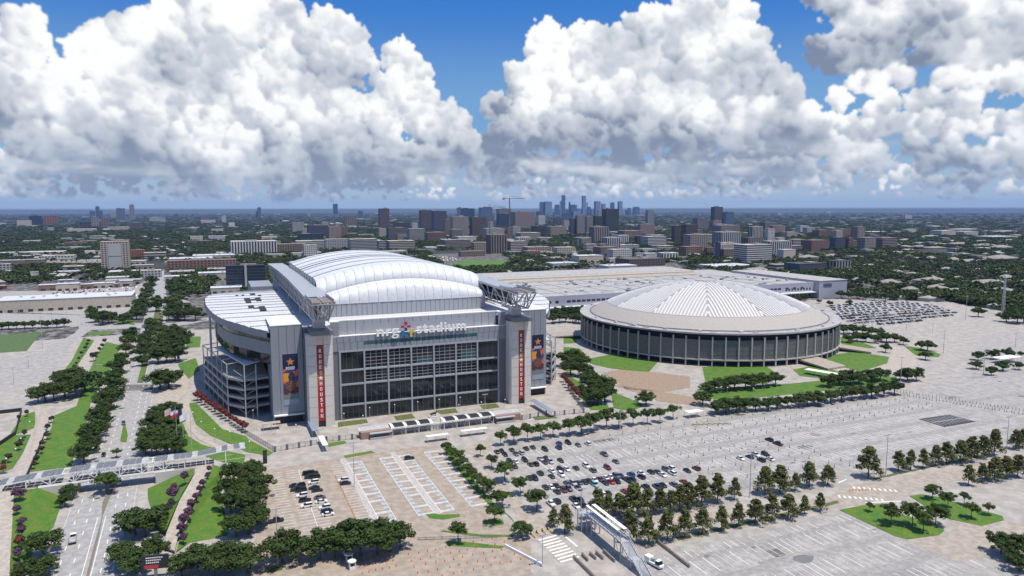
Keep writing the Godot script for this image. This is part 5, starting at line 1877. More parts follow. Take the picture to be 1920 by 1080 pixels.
func build_cars() -> void:
	car_meshes()
	var words := {"k": "black", "w": "white", "g": "grey", "s": "silver", "b": "blue", "n": "navy", "m": "maroon", "r": "red", "t": "pale teal"}
	for e in CARS:
		var row: String = e[0]
		var f: Array = e[1]
		for i in range(0, f.size(), 3):
			var kind := "suv" if rng.randf() < 0.5 else "sedan"
			if rng.randf() < 0.08: kind = "pickup"
			var tan_lot := row.begins_with("tan")
			var turn := TH + (PI / 2 if tan_lot else 0.0) + (PI if rng.randf() < 0.5 else 0.0) + rng.randf_range(-0.05, 0.05)
			car(kind, f[i + 2], "%s %s, %s car from left in the %s" % [words[f[i + 2]], {"suv": "SUV", "sedan": "sedan", "pickup": "pickup"}[kind], nth(i / 3 + 1), row], S(f[i], f[i + 1], 0.06 if tan_lot else 0.04), turn, "cars in the " + row)
	# avenue traffic
	for e in [[-50.7, 372.2, "k", "sedan", "black car just beyond the covered footbridge"], [-54.9, 494.8, "k", "sedan", "black car on the avenue at the side street"], [-36.0, 560.0, "w", "suv", "white car far up the avenue"], [-27.0, 600.0, "k", "suv", "black car far up the avenue near the median trees"], [-40.0, 330.5, "w", "suv", "white car passing under the covered footbridge"], [-37.0, 452.0, "s", "sedan", "silver car heading away beside the median trees"], [-47.5, 424.0, "g", "suv", "grey car on the avenue left of the small lawn median"], [-112.0, 452.0, "m", "suv", "maroon car by the sports field"], [-44.0, 690.0, "w", "sedan", "white car at the far end of the avenue"]]:
		car(e[3], e[2], e[4], S(e[0], e[1], 0.07), TH + 0.1, "traffic on the avenue")
	# white work truck on the avenue
	var t := thing("work_truck", "white flatbed work truck driving down the avenue", "truck", S(-48.9, 278.6, 0.07), TH + 3.24)
	var q := MB.new()
	loft(q, [[-1.2, 1.0, 0.5, 0.98, 1.1], [-3.0, 1.0, 0.5, 0.98, 1.15], [-3.6, 0.9, 0.55, 0.86, 0.9]].map(func(p): return [-p[0], p[1], p[2], p[3], p[4]]))
	q.box(-1.0, 1.0, 0.5, 1.2, -0.4, 1.4)
	part(t, "cab_body", q, M.white)
	q = MB.new()
	loft(q, [[-0.3, 0.95, 1.2, 0.85, 2.1], [1.0, 0.95, 1.2, 0.85, 2.15], [1.7, 0.93, 1.1, 0.86, 1.2]])
	part(t, "cab_glass", q, M.glass)
	q = MB.new()
	q.box(-0.86, 0.86, 2.12, 2.2, -0.3, 1.05)
	part(t, "cab_roof", q, M.white)
	q = MB.new()
	q.box(-1.15, 1.15, 0.9, 1.1, -4.4, -0.5)
	for z in [-4.3, -2.4, -0.6]:
		for x in [-1.1, 1.1]: q.box(x - 0.06, x + 0.06, 1.1, 2.4, z - 0.06, z + 0.06)
	for x in [-1.1, 1.1]: q.box(x - 0.06, x + 0.06, 2.3, 2.42, -4.4, -0.5)
	q.box(-1.15, 1.15, 2.3, 2.42, -4.4, -4.28)
	part(t, "flatbed", q, M.b_ltgrey)
	for x in [-0.95, 0.95]:
		for z in [-3.3, 2.4]: part(t, "wheel", car_mesh.wheel, M.tyre).position = Vector3(x, 0.36, z)
	# white service truck by the stair bridge
	t = thing("service_truck", "white service truck with gear parked beside the footbridge stair", "truck", S(127.5, 184.0, 0.05), TH + 0.2)
	q = MB.new()
	loft(q, [[-3.4, 1.05, 0.6, 1.05, 1.3], [1.6, 1.05, 0.6, 1.05, 1.3], [3.3, 1.0, 0.6, 0.95, 1.5], [3.6, 0.9, 0.7, 0.85, 1.3]])
	part(t, "chassis", q, M.white)
	q = MB.new()
	q.box(-1.05, 1.05, 1.3, 2.5, -3.3, -1.0)
	part(t, "tank_box", q, M.white)
	q = MB.new()
	q.tube(Vector3(0, 1.9, -0.8), Vector3(0, 2.3, 1.0), 0.6, 0.4, 8)
	part(t, "gear", q, M.b_ltgrey)
	q = MB.new()
	loft(q, [[1.5, 1.0, 1.3, 0.9, 2.5], [2.6, 1.0, 1.3, 0.9, 2.55], [3.2, 0.98, 1.3, 0.9, 1.6]])
	part(t, "cab", q, M.glass)
	q = MB.new()
	q.box(-0.9, 0.9, 2.5, 2.6, 1.5, 2.7)
	part(t, "cab_roof", q, M.white)
	for x in [-0.95, 0.95]:
		for z in [-2.4, 2.4]: part(t, "wheel", car_mesh.wheel, M.tyre).position = Vector3(x, 0.36, z)
	# the packed lot right of the dome
	var cols := ["w", "k", "g", "s", "k", "w", "n", "s", "m", "g"]
	var n := 0
	var poly := PackedVector2Array([Vector2(582, 520), Vector2(624, 570), Vector2(669, 619), Vector2(729, 629), Vector2(781, 612), Vector2(787, 578), Vector2(749, 517), Vector2(653, 497), Vector2(603, 497)])
	var rest := []
	for r in 10:
		var v := 500.0 + r * 13.2
		var in_row := 0
		var u := 545.0
		while u < 790:
			u += 2.8
			if not Geometry2D.is_point_in_polygon(Vector2(u, v), poly) or rng.randf() < 0.2: continue
			var c: String = cols[rng.randi() % cols.size()]
			var k := "suv" if rng.randf() < 0.55 else "sedan"
			in_row += 1
			if n < 180:
				car(k, c, "%s %s, %s from left in the %s row of the packed dome lot" % [words[c], {"suv": "SUV", "sedan": "sedan"}[k], nth(in_row), ["nearest", "second", "third", "fourth", "fifth", "sixth", "seventh", "eighth", "ninth", "tenth"][r]], S(u + rng.randf_range(-0.3, 0.3), v + rng.randf_range(-1.6, 1.6), 0.05), TH + (PI if rng.randf() < 0.5 else 0.0), "cars in the packed lot right of the dome", false)
				n += 1
			else: rest.append([u, v])
	far_cars(rest)

func far_cars(rest: Array) -> void:
	for e in [[[178, 1150], [300, 1290], 420], [[1040, 1350], [1200, 1460], 200], [[330, 1500], [520, 1640], 260], [[-205, 1085], [-100, 1185], 120], [[-106, 950], [-88, 1080], 40]]:
		for k in e[2]:
			rest.append([lerpf(e[0][0], e[1][0], rng.randf()), snappedf(lerpf(e[0][1], e[1][1], rng.randf()), 9.0)])
	var q := MB.new()
	loft(q, [[-2.3, 0.8, 0.2, 0.8, 0.85], [-1.2, 0.85, 0.2, 0.7, 1.45], [0.6, 0.85, 0.2, 0.7, 1.45], [1.1, 0.85, 0.2, 0.8, 0.9], [2.3, 0.8, 0.2, 0.75, 0.75]])
	for c in 3:
		var l := []
		for i in rest.size():
			if i % 3 == c: l.append(rest[i])
		var mm := MultiMesh.new()
		mm.transform_format = MultiMesh.TRANSFORM_3D
		mm.mesh = q.mesh()
		mm.instance_count = l.size()
		for i in l.size(): mm.set_instance_transform(i, Transform3D(Basis(Vector3.UP, TH), S(l[i][0], l[i][1], 0.1)))
		var o := MultiMeshInstance3D.new()
		o.name = numbered("distant_cars")
		o.multimesh = mm
		o.material_override = [M.car_w, M.car_g, M.car_k][c]
		add_child(o)
		tag(o, "%s cars packed in the distant lots" % ["white", "grey", "black"][c], "cars")
		o.set_meta("kind", "stuff")

# ---------------------------------------------------------------- lane posts, cones and lamps
func build_posts() -> void:
	var base := MB.new()
	base.tube(Vector3(0, 0, 0), Vector3(0, 0.12, 0), 0.38, 0.30, 8)
	var pole := MB.new()
	pole.tube(Vector3(0, 0.12, 0), Vector3(0, 1.55, 0), 0.11, 0.07, 6)
	var bm := base.mesh()
	var pm := pole.mesh()
	var dm := mat("post_brown", 0.14, 0.09, 0.07, 0.8)
	var rows := []
	for v in [305.0, 295.6, 291.0, 280.4, 276.6, 266.5]:
		var l := []
		var u := 181.0 + fmod(v, 3.0)
		while u < 385:
			if not (v < 270 and u > 262): l.append([u + rng.randf_range(-0.4, 0.4), v + rng.randf_range(-0.3, 0.3)])
			u += 7.7
		rows.append(l)
	for v in [262.0, 254.0, 246.0, 240.0, 232.0, 226.0]:
		var l := []
		var u := 196.0 + fmod(v * 7.0, 5.0)
		while u < 262:
			if rng.randf() < 0.8: l.append([u, v + rng.randf_range(-0.8, 0.8)])
			u += 7.7
		rows.append(l)
	for o in [384.0, 392.0]:
		var l := []
		for k in 42: l.append([o + k * 0.75 + rng.randf_range(-0.5, 0.5), 312.0 - k * 1.6 + (o - 384.0) * 0.25 + rng.randf_range(-0.4, 0.4)])
		rows.append(l)
	for i in rows.size():
		for j in rows[i].size():
			var p: Array = rows[i][j]
			var lab := "lane post, %s from left in the %s post row from the tree line" % [nth(j + 1), nth(i + 1)]
			if i >= 12: lab = "lane post, %s from the far end in the %s slanting line of posts" % [nth(j + 1), "left" if i == 12 else "right"]
			var t := thing("lane_post", lab, "post", S(p[0], p[1], 0.04), 0, "lane posts on the open lot")
			part(t, "base", bm, M.dark)
			part(t, "pole", pm, dm)
	# orange cones on the drives at the bottom
	var cone := MB.new()
	cone.tube(Vector3(0, 0.05, 0), Vector3(0, 0.78, 0), 0.19, 0.04, 8)
	var cb := MB.new()
	cb.box(-0.28, 0.28, 0, 0.05, -0.28, 0.28)
	var cm := cone.mesh()
	var cbm := cb.mesh()
	var cs := []
	for r in 5:
		for k in 11: cs.append([56.0 + k * 3.3 + rng.randf_range(-0.5, 0.5), 222.0 - r * 4.4 + rng.randf_range(-0.4, 0.4), "orange cone, %s from left in the %s row of the bottom drive" % [nth(k + 1), nth(r + 1)]])
	for r in 4:
		for k in 6: cs.append([39.5 + k * 2.2, 229.0 - r * 4.4 + rng.randf_range(-0.3, 0.3), "orange cone, %s from left in the %s row beside the booths" % [nth(k + 1), nth(r + 1)]])
	for k in 22: cs.append([45.1 + rng.randf_range(-0.1, 0.1), 258.0 + k * 2.1, "orange cone, %s from us in the line along the tan stalls" % nth(k + 1)])
	for k in 8: cs.append([236.0 + k * 1.3, 204.0 - k * 0.4, "orange cone, %s from left between the two right-hand crossings" % nth(k + 1)])
	for p in cs:
		var t := thing("traffic_cone", p[2], "cone", S(p[0], p[1], 0.09), 0, "orange cones on the tan paving")
		part(t, "cone_body", cm, M.cone)
		part(t, "foot", cbm, M.cone)
	# tall light masts
	var k := 0
	for i in range(0, MASTS.size(), 3):
		k += 1
		var h: float = clampf(MASTS[i + 2], 9.0, 34.0)
		var t := thing("light_mast", mast_label(i, k), "lamp post", S(MASTS[i], MASTS[i + 1]), TH, "tall lot light masts")
		var q := MB.new()
		q.tube(Vector3(0, 0, 0), Vector3(0, h, 0), 0.2, 0.11, 8)
		part(t, "pole", q, M.steel)
		q = MB.new()
		q.box(-1.4, 1.4, h - 0.1, h + 0.05, -0.08, 0.08)
		part(t, "crossarm", q, M.steel)
		for x in [-1.4, -0.5, 0.5, 1.4]:
			q = MB.new()
			q.box(x - 0.3, x + 0.3, h, h + 0.28, -0.35, 0.35)
			part(t, "floodlight", q, M.steel)
		q = MB.new()
		q.tube(Vector3(0, 0, 0), Vector3(0, 0.7, 0), 0.38, 0.38, 10)
		part(t, "footing", q, M.precast)
	var globe := SphereMesh.new()
	globe.radius = 0.34
	globe.height = 0.68
	globe.radial_segments = 12
	globe.rings = 6
	k = 0
	for i in range(0, LAMPS.size(), 3):
		k += 1
		var h: float = clampf(LAMPS[i + 2], 3.6, 6.5)
		var where := "stadium plaza" if LAMPS[i] > 30 and LAMPS[i + 1] > 340 else ("left walk" if LAMPS[i] < -55 else "lawns beside the stadium")
		var t := thing("globe_lamp", "white globe path lamp, %s in order on the %s" % [nth(k), where], "lamp post", S(LAMPS[i], LAMPS[i + 1], 0.05), 0, "globe lamps along the walks")
		var q := MB.new()
		q.tube(Vector3(0, 0, 0), Vector3(0, h, 0), 0.1, 0.07, 8)
		part(t, "pole", q, M.steel)
		part(t, "globe", globe, M.white).position = Vector3(0, h + 0.3, 0)

func mast_label(i: int, k: int) -> String:
	var u: float = MASTS[i]
	var v: float = MASTS[i + 1]
	var where := "on the main lot"
	if u < -60: where = "left of the avenue"
	elif u < 30: where = "by the stadium's west lawn"
	elif v > 400: where = "beyond the dome lots"
	elif u < 120: where = "beside the tan car park"
	var far := 1
	for j in range(0, MASTS.size(), 3):
		if MASTS[j + 1] < v: far += 1
	return "tall grey light mast %s, %s nearest of all masts" % [where, nth(far)]
# ---------------------------------------------------------------- the city behind
var cells := {}

func mark(u: float, v: float, w: float, d: float) -> void:
	for x in range(int(floor((u - w) / 60.0)), int(floor((u + w) / 60.0)) + 1):
		for y in range(int(floor((v - d) / 60.0)), int(floor((v + d) / 60.0)) + 1):
			var k := Vector2i(x, y)
			if not cells.has(k): cells[k] = []
			cells[k].append([u, v, w, d])

func build_city() -> void:
	var said := {"x": "glass block", "g": "block with gridded windows", "b": "block with ribbon windows", "v": "block with upright stripes", "s": "low flat-roofed building", "k": "brick block", "h": "hip-roofed house", "m": "tower", "n": "hotel"}
	var tint := {"navy": "dark navy", "terra": "terracotta", "steel": "steel blue", "ltblue": "pale blue", "taupe": "taupe", "beige": "beige", "char": "charcoal", "brown": "brown", "white": "white", "ltgrey": "light grey", "cream": "cream", "brick": "red-brown", "red": "red-roofed", "tan": "tan", "dkbrown": "dark brown", "rose": "rose-brown", "yellow": "yellow", "roof": "taupe"}
	var count := {}
	for e in BUILDINGS: count[e[7]] = count.get(e[7], []) + [e[0] / maxf(e[1], 1.0)]
	for c in count: count[c].sort()
	for e in BUILDINGS:
		var k: int = count[e[7]].find(e[0] / maxf(e[1], 1.0)) + 1
		var lab: String = e[8]
		if lab == "": lab = "%s %s, %s from left in %s" % [tint[e[6]], said[e[5]], nth(k), e[7]]
		mark(e[0], e[1], e[2] / 2 + 5.0, e[3] / 2 + 5.0)
		block(e, lab)

func block(e: Array, lab: String) -> void:
	var w: float = e[2]
	var d: float = e[3]
	var h: float = maxf(e[4], 3.5)
	var st: String = e[5]
	var far: bool = e[1] > 4500
	var low := st == "s" or st == "h" or h < 9.0
	var called := "apartment_house" if st == "h" else ("shop_building" if low else ("office_tower" if h > 60 else "office_building"))
	var t := thing(called, lab, "house" if st == "h" else "building", S(e[0], e[1], -0.2), TH, e[7].trim_prefix("the ") + " buildings")
	var m: StandardMaterial3D = M["b_" + e[6]]
	var q := MB.new()
	if st == "h":
		var eh := h * 0.55
		q.box(-w / 2, w / 2, 0, eh, -d / 2, d / 2)
		part(t, "wall", q, M.b_cream if e[6] == "roof" else M.b_ltgrey)
		q = MB.new()
		var o := 0.9
		var a := Vector3(-w / 2 - o, eh, d / 2 + o)
		var b := Vector3(w / 2 + o, eh, d / 2 + o)
		var c := Vector3(w / 2 + o, eh, -d / 2 - o)
		var f := Vector3(-w / 2 - o, eh, -d / 2 - o)
		var i := minf(d / 2, w / 3)
		var r0 := Vector3(-w / 2 + i, h, 0)
		var r1 := Vector3(w / 2 - i, h, 0)
		q.quad(a, b, r1, r0); q.quad(c, f, r0, r1); q.tri(b, c, r1); q.tri(f, a, r0); q.quad(f, c, b, a)
		part(t, "roof", q, M.b_roof if e[6] == "roof" else M.b_taupe)
		q = MB.new()
		var nw := maxi(2, int(w / 6.0))
		for k in nw: q.box(-w / 2 + w * (k + 0.3) / nw, -w / 2 + w * (k + 0.7) / nw, eh * 0.35, eh * 0.8, d / 2 - 0.1, d / 2 + 0.1)
		part(t, "windows", q, M.window_dark).set_meta("kind", "stuff")
		return
	if st == "s":
		q.box(-w / 2, w / 2, 0, h - 0.5, -d / 2, d / 2)
		part(t, "wall", q, m if e[6] != "white" else M.b_cream)
		q = MB.new()
		q.box(-w / 2 - 0.4, w / 2 + 0.4, h - 0.5, h, -d / 2 - 0.4, d / 2 + 0.4)
		part(t, "roof", q, M.roof_white if e[6] in ["white", "ltgrey", "brick", "cream"] else M.roof_grey)
		q = MB.new()
		var nd := clampi(int(w / 9.0), 1, 14)
		for k in nd: q.box(-w / 2 + w * (k + 0.25) / nd, -w / 2 + w * (k + 0.75) / nd, 0.4, minf(3.4, h * 0.6), d / 2 - 0.1, d / 2 + 0.12)
		part(t, "shop_windows", q, M.window_dark)
		q = MB.new()
		for k in clampi(int(w / 12.0), 1, 9):
			var x := rng.randf_range(-w / 2.3, w / 2.3)
			var z := rng.randf_range(-d / 2.4, d / 2.4)
			q.box(x - 1.3, x + 1.3, h, h + 1.3, z - 1.0, z + 1.0)
		part(t, "rooftop_units", q, M.b_ltgrey).set_meta("kind", "stuff")
		return
	var glass := st == "x" or st == "v" or st == "n"
	q.box(-w / 2, w / 2, 0, h, -d / 2, d / 2)
	part(t, "wall", q, m)
	var sto := (10.0 if far else 3.9)
	if h > 90 and not far: sto = 5.0
	var n := clampi(int(h / sto), 2, 34)
	var sh := h / n
	q = MB.new()
	if st == "x":
		for k in range(1, n): q.box(-w / 2 - 0.12, w / 2 + 0.12, k * sh - 0.25, k * sh + 0.25, -d / 2 - 0.12, d / 2 + 0.12)
		var nb := clampi(int(w / (20.0 if far else 9.0)), 2, 12)
		for k in nb + 1: q.box(-w / 2 + w * k / nb - 0.3, -w / 2 + w * k / nb + 0.3, 0, h, -d / 2 - 0.2, d / 2 + 0.2)
		part(t, "mullions", q, M.b_steel if e[6] in ["navy", "char", "dkbrown"] else (M.b_ltblue if e[6] != "ltblue" else M.b_steel)).set_meta("kind", "stuff")
	elif st == "v" or st == "n":
		q.box(-w / 2 - 0.05, w / 2 + 0.05, h * 0.04, h - 1.2, -d / 2 - 0.05, d / 2 + 0.05)
		part(t, "glazing", q, M.tower_glass)
		q = MB.new()
		var nb := clampi(int(w / 6.5), 4, 22)
		if st == "v":
			piers(q, w, d, h, nb, clampi(int(d / 6.5), 2, 14), 0.24, 0.5)
			part(t, "piers", q, m if e[6] != "char" else M.b_taupe)
		else:
			for k in range(1, n): q.box(-w / 2 - 0.15, w / 2 + 0.15, k * sh - 0.3, k * sh + 0.3, -d / 2 - 0.15, d / 2 + 0.15)
			part(t, "floor_bands", q, M.b_steel)
			q = MB.new()
			q.box(-w * 0.03, w * 0.03, 0, h + 4.0, d / 2, d / 2 + 3.0)
			part(t, "stair_shaft", q, M.b_ltgrey)
	else:
		for k in n: q.box(-w / 2 - 0.1, w / 2 + 0.1, (k + 0.38) * sh, (k + 0.86) * sh, -d / 2 - 0.1, d / 2 + 0.1)
		part(t, "window_bands", q, M.window_dark)
		if st != "b":
			q = MB.new()
			var bay := 4.6 if st != "k" else 6.0
			if far: bay = 14.0
			var nb := clampi(int(w / bay), 3, 26)
			piers(q, w, d, h + 0.3, nb, clampi(int(d / bay), 2, 16), 0.22, 0.28)
			part(t, "piers", q, m)
		if st == "m":
			q = MB.new()
			q.box(-w * 0.24, w * 0.24, h * 0.08, h * 0.5, d / 2, d / 2 + 0.9); q.box(-w * 0.24, w * 0.24, h * 0.53, h * 0.95, d / 2, d / 2 + 0.9)
			part(t, "blank_panel", q, M.b_ltgrey)
			q = MB.new()
			q.box(-w / 2 - 0.8, w / 2 + 0.8, 0, h * 0.1, -d / 2 - 4, d / 2 + 4)
			part(t, "podium", q, M.b_rose)
	q = MB.new()
	q.box(-w / 2 - 0.3, w / 2 + 0.3, h, h + 0.9, -d / 2 - 0.3, d / 2 + 0.3)
	part(t, "roof", q, m if glass else M.b_cream if e[6] in ["cream", "white", "ltgrey"] else m)
	q = MB.new()
	var pw := w * rng.randf_range(0.2, 0.42)
	var px := rng.randf_range(-w * 0.2, w * 0.2)
	q.box(px - pw / 2, px + pw / 2, h + 0.9, h + 0.9 + clampf(h * 0.06, 1.5, 6.0), -d * 0.2, d * 0.2)
	part(t, "penthouse", q, M.b_taupe if not far else m)

func piers(q: MB, w: float, d: float, h: float, nb: int, ns: int, f: float, out: float) -> void:     # upright strips on the four faces
	for k in nb + 1:
		var x0 := clampf(-w / 2 + w * k / nb - w / nb * f, -w / 2 - out, w / 2)
		var x1 := clampf(-w / 2 + w * k / nb + w / nb * f, -w / 2, w / 2 + out)
		q.box(x0, x1, 0, h, d / 2 - 0.2, d / 2 + out)
		q.box(x0, x1, 0, h, -d / 2 - out, -d / 2 + 0.2)
	for k in range(1, ns):
		var z0 := -d / 2 + d * k / ns - d / ns * f
		var z1 := -d / 2 + d * k / ns + d / ns * f
		q.box(w / 2 - 0.2, w / 2 + out, 0, h, z0, z1)
		q.box(-w / 2 - out, -w / 2 + 0.2, 0, h, z0, z1)

func build_wood() -> void:
	var r := RandomNumberGenerator.new()
	r.seed = 77
	var cl := []
	for c in CLEAR:
		var p := PackedVector2Array()
		for i in range(0, c.size(), 2): p.append(Vector2(c[i], c[i + 1]))
		cl.append(p)
	var site := PackedVector2Array()
	for p in PAVED: site.append(Vector2(p[0], p[1]))
	var meshes := []
	for k in 3: meshes.append(crown("oak", 300 + k, 11, 9, 0.105))
	var fn := FastNoiseLite.new()
	fn.seed = 21
	fn.frequency = 0.0042
	fn.fractal_octaves = 3
	var lists := [[], [], []]
	var small := []
	for n in 74000:
		var y := pow(r.randf(), 1.35)
		var row := lerpf(2.2, 185.0, y)              # spread evenly as seen from the air
		var dist := 115.0 * 1334.0 / row
		var ang := r.randf_range(-0.68, 0.68)
		var p := Vector3(sin(ang) * dist, 0, -cos(ang) * dist)
		var u := p.x * CT - p.z * ST
		var v := -p.x * ST - p.z * CT
		if dist > 19000.0: continue
		if Geometry2D.is_point_in_polygon(Vector2(u, v), site): continue
		if u > 300 and u < 780 and v > 660 and v < 915: continue
		if absf(u - (-28.0 + (v - 560.0) * 0.09)) < 24 and v < 1500: continue
		var bad := false
		if dist < 6000:
			var key := Vector2i(int(floor(u / 60.0)), int(floor(v / 60.0)))
			if cells.has(key):
				for b in cells[key]:
					if absf(u - b[0]) < b[2] and absf(v - b[1]) < b[3]:
						bad = true
						break
			if bad: continue
			for c in cl:
				if Geometry2D.is_point_in_polygon(Vector2(u, v), c):
					bad = true
					break
			if bad: continue
		var f := fn.get_noise_2d(u, v)
		var need := -0.12
		if dist < 2600 and u > 200 and u < 1500 and v > 1100: need = 0.10          # the built-up district has fewer trees
		if dist > 6000: need = 0.05
		if f < need and r.randf() < 0.82: continue
		if r.randf() < 0.024 and dist > 700:
			small.append([u, v, dist])
			continue
		var h := r.randf_range(7.0, 13.0)
		var wd := 1.25
		if dist > 2200:
			h = r.randf_range(9.0, 14.0)
			wd = lerpf(1.5, 5.0, clampf((dist - 2200.0) / 9000.0, 0.0, 1.0))
		var g := r.randf_range(0.7, 1.35)
		lists[n % 3].append([Vector3(p.x, -0.3, p.z), h, wd, Color(g * r.randf_range(0.9, 1.25), g, g * r.randf_range(0.75, 1.1)), r.randf() * TAU])
	for k in 3:
		var mm := MultiMesh.new()
		mm.transform_format = MultiMesh.TRANSFORM_3D
		mm.use_colors = true
		mm.mesh = meshes[k]
		mm.instance_count = lists[k].size()
		for i in lists[k].size():
			var e: Array = lists[k][i]
			mm.set_instance_transform(i, Transform3D(Basis(Vector3.UP, e[4]).scaled(Vector3(e[1] * e[2], e[1], e[1] * e[2])), e[0]))
			mm.set_instance_color(i, e[3])
		var o := MultiMeshInstance3D.new()
		o.name = numbered("distant_wood")
		o.multimesh = mm
		o.material_override = M.leaf_wood
		add_child(o)
		tag(o, "dark green tree cover of the suburbs beyond the stadium", "trees")
		o.set_meta("kind", "stuff")
	# countless small roofs between the trees
	var q := MB.new()
	q.box(-0.5, 0.5, 0, 0.6, -0.5, 0.5)
	q.quad(Vector3(-0.56, 0.6, 0.56), Vector3(0.56, 0.6, 0.56), Vector3(0.3, 1, 0), Vector3(-0.3, 1, 0))
	q.quad(Vector3(0.56, 0.6, -0.56), Vector3(-0.56, 0.6, -0.56), Vector3(-0.3, 1, 0), Vector3(0.3, 1, 0))
	q.tri(Vector3(0.56, 0.6, 0.56), Vector3(0.56, 0.6, -0.56), Vector3(0.3, 1, 0)); q.tri(Vector3(-0.56, 0.6, -0.56), Vector3(-0.56, 0.6, 0.56), Vector3(-0.3, 1, 0))
	var flatm := MB.new()
	flatm.box(-0.5, 0.5, 0, 1, -0.5, 0.5)
	for k in 2:
		var l := []
		for i in small.size():
			if (1 if i % 2 == 1 and small[i][2] > 1700.0 else 0) == k: l.append(small[i])
		var mm := MultiMesh.new()
		mm.transform_format = MultiMesh.TRANSFORM_3D
		mm.use_colors = true
		mm.mesh = (q if k == 0 else flatm).mesh()
		mm.instance_count = l.size()
		for i in l.size():
			var e: Array = l[i]
			var big := 1.0 if k == 0 else r.randf_range(0.9, 1.9)
			if e[2] > 3000: big *= lerpf(1.0, 4.0, clampf((e[2] - 3000.0) / 9000.0, 0.0, 1.0))
			var hh := r.randf_range(6.0, 9.0) if k == 0 else r.randf_range(6.0, 13.0)
			if e[2] > 4000 and r.randf() < 0.1: hh *= 2.2
			mm.set_instance_transform(i, Transform3D(Basis(Vector3.UP, TH).scaled(Vector3(r.randf_range(14, 26) * big, hh, r.randf_range(9, 14) * big)), S(e[0], e[1], -0.2)))
			var g := r.randf_range(0.22, 0.36) if k == 0 else r.randf_range(0.2, 0.58)
			mm.set_instance_color(i, Color(g * 1.04, g, g * 0.93))
		var o := MultiMeshInstance3D.new()
		o.name = numbered("distant_roofs")
		o.multimesh = mm
		o.material_override = town_mat()
		add_child(o)
		tag(o, ["small pitched house roofs scattered through the suburban trees", "pale flat roofs scattered through the suburban trees"][k], "roofs")
		o.set_meta("kind", "stuff")

func town_mat() -> StandardMaterial3D:
	if not M.has("town"):
		mat("town", 1, 1, 1, 0.85).vertex_color_use_as_albedo = true
	return M.town
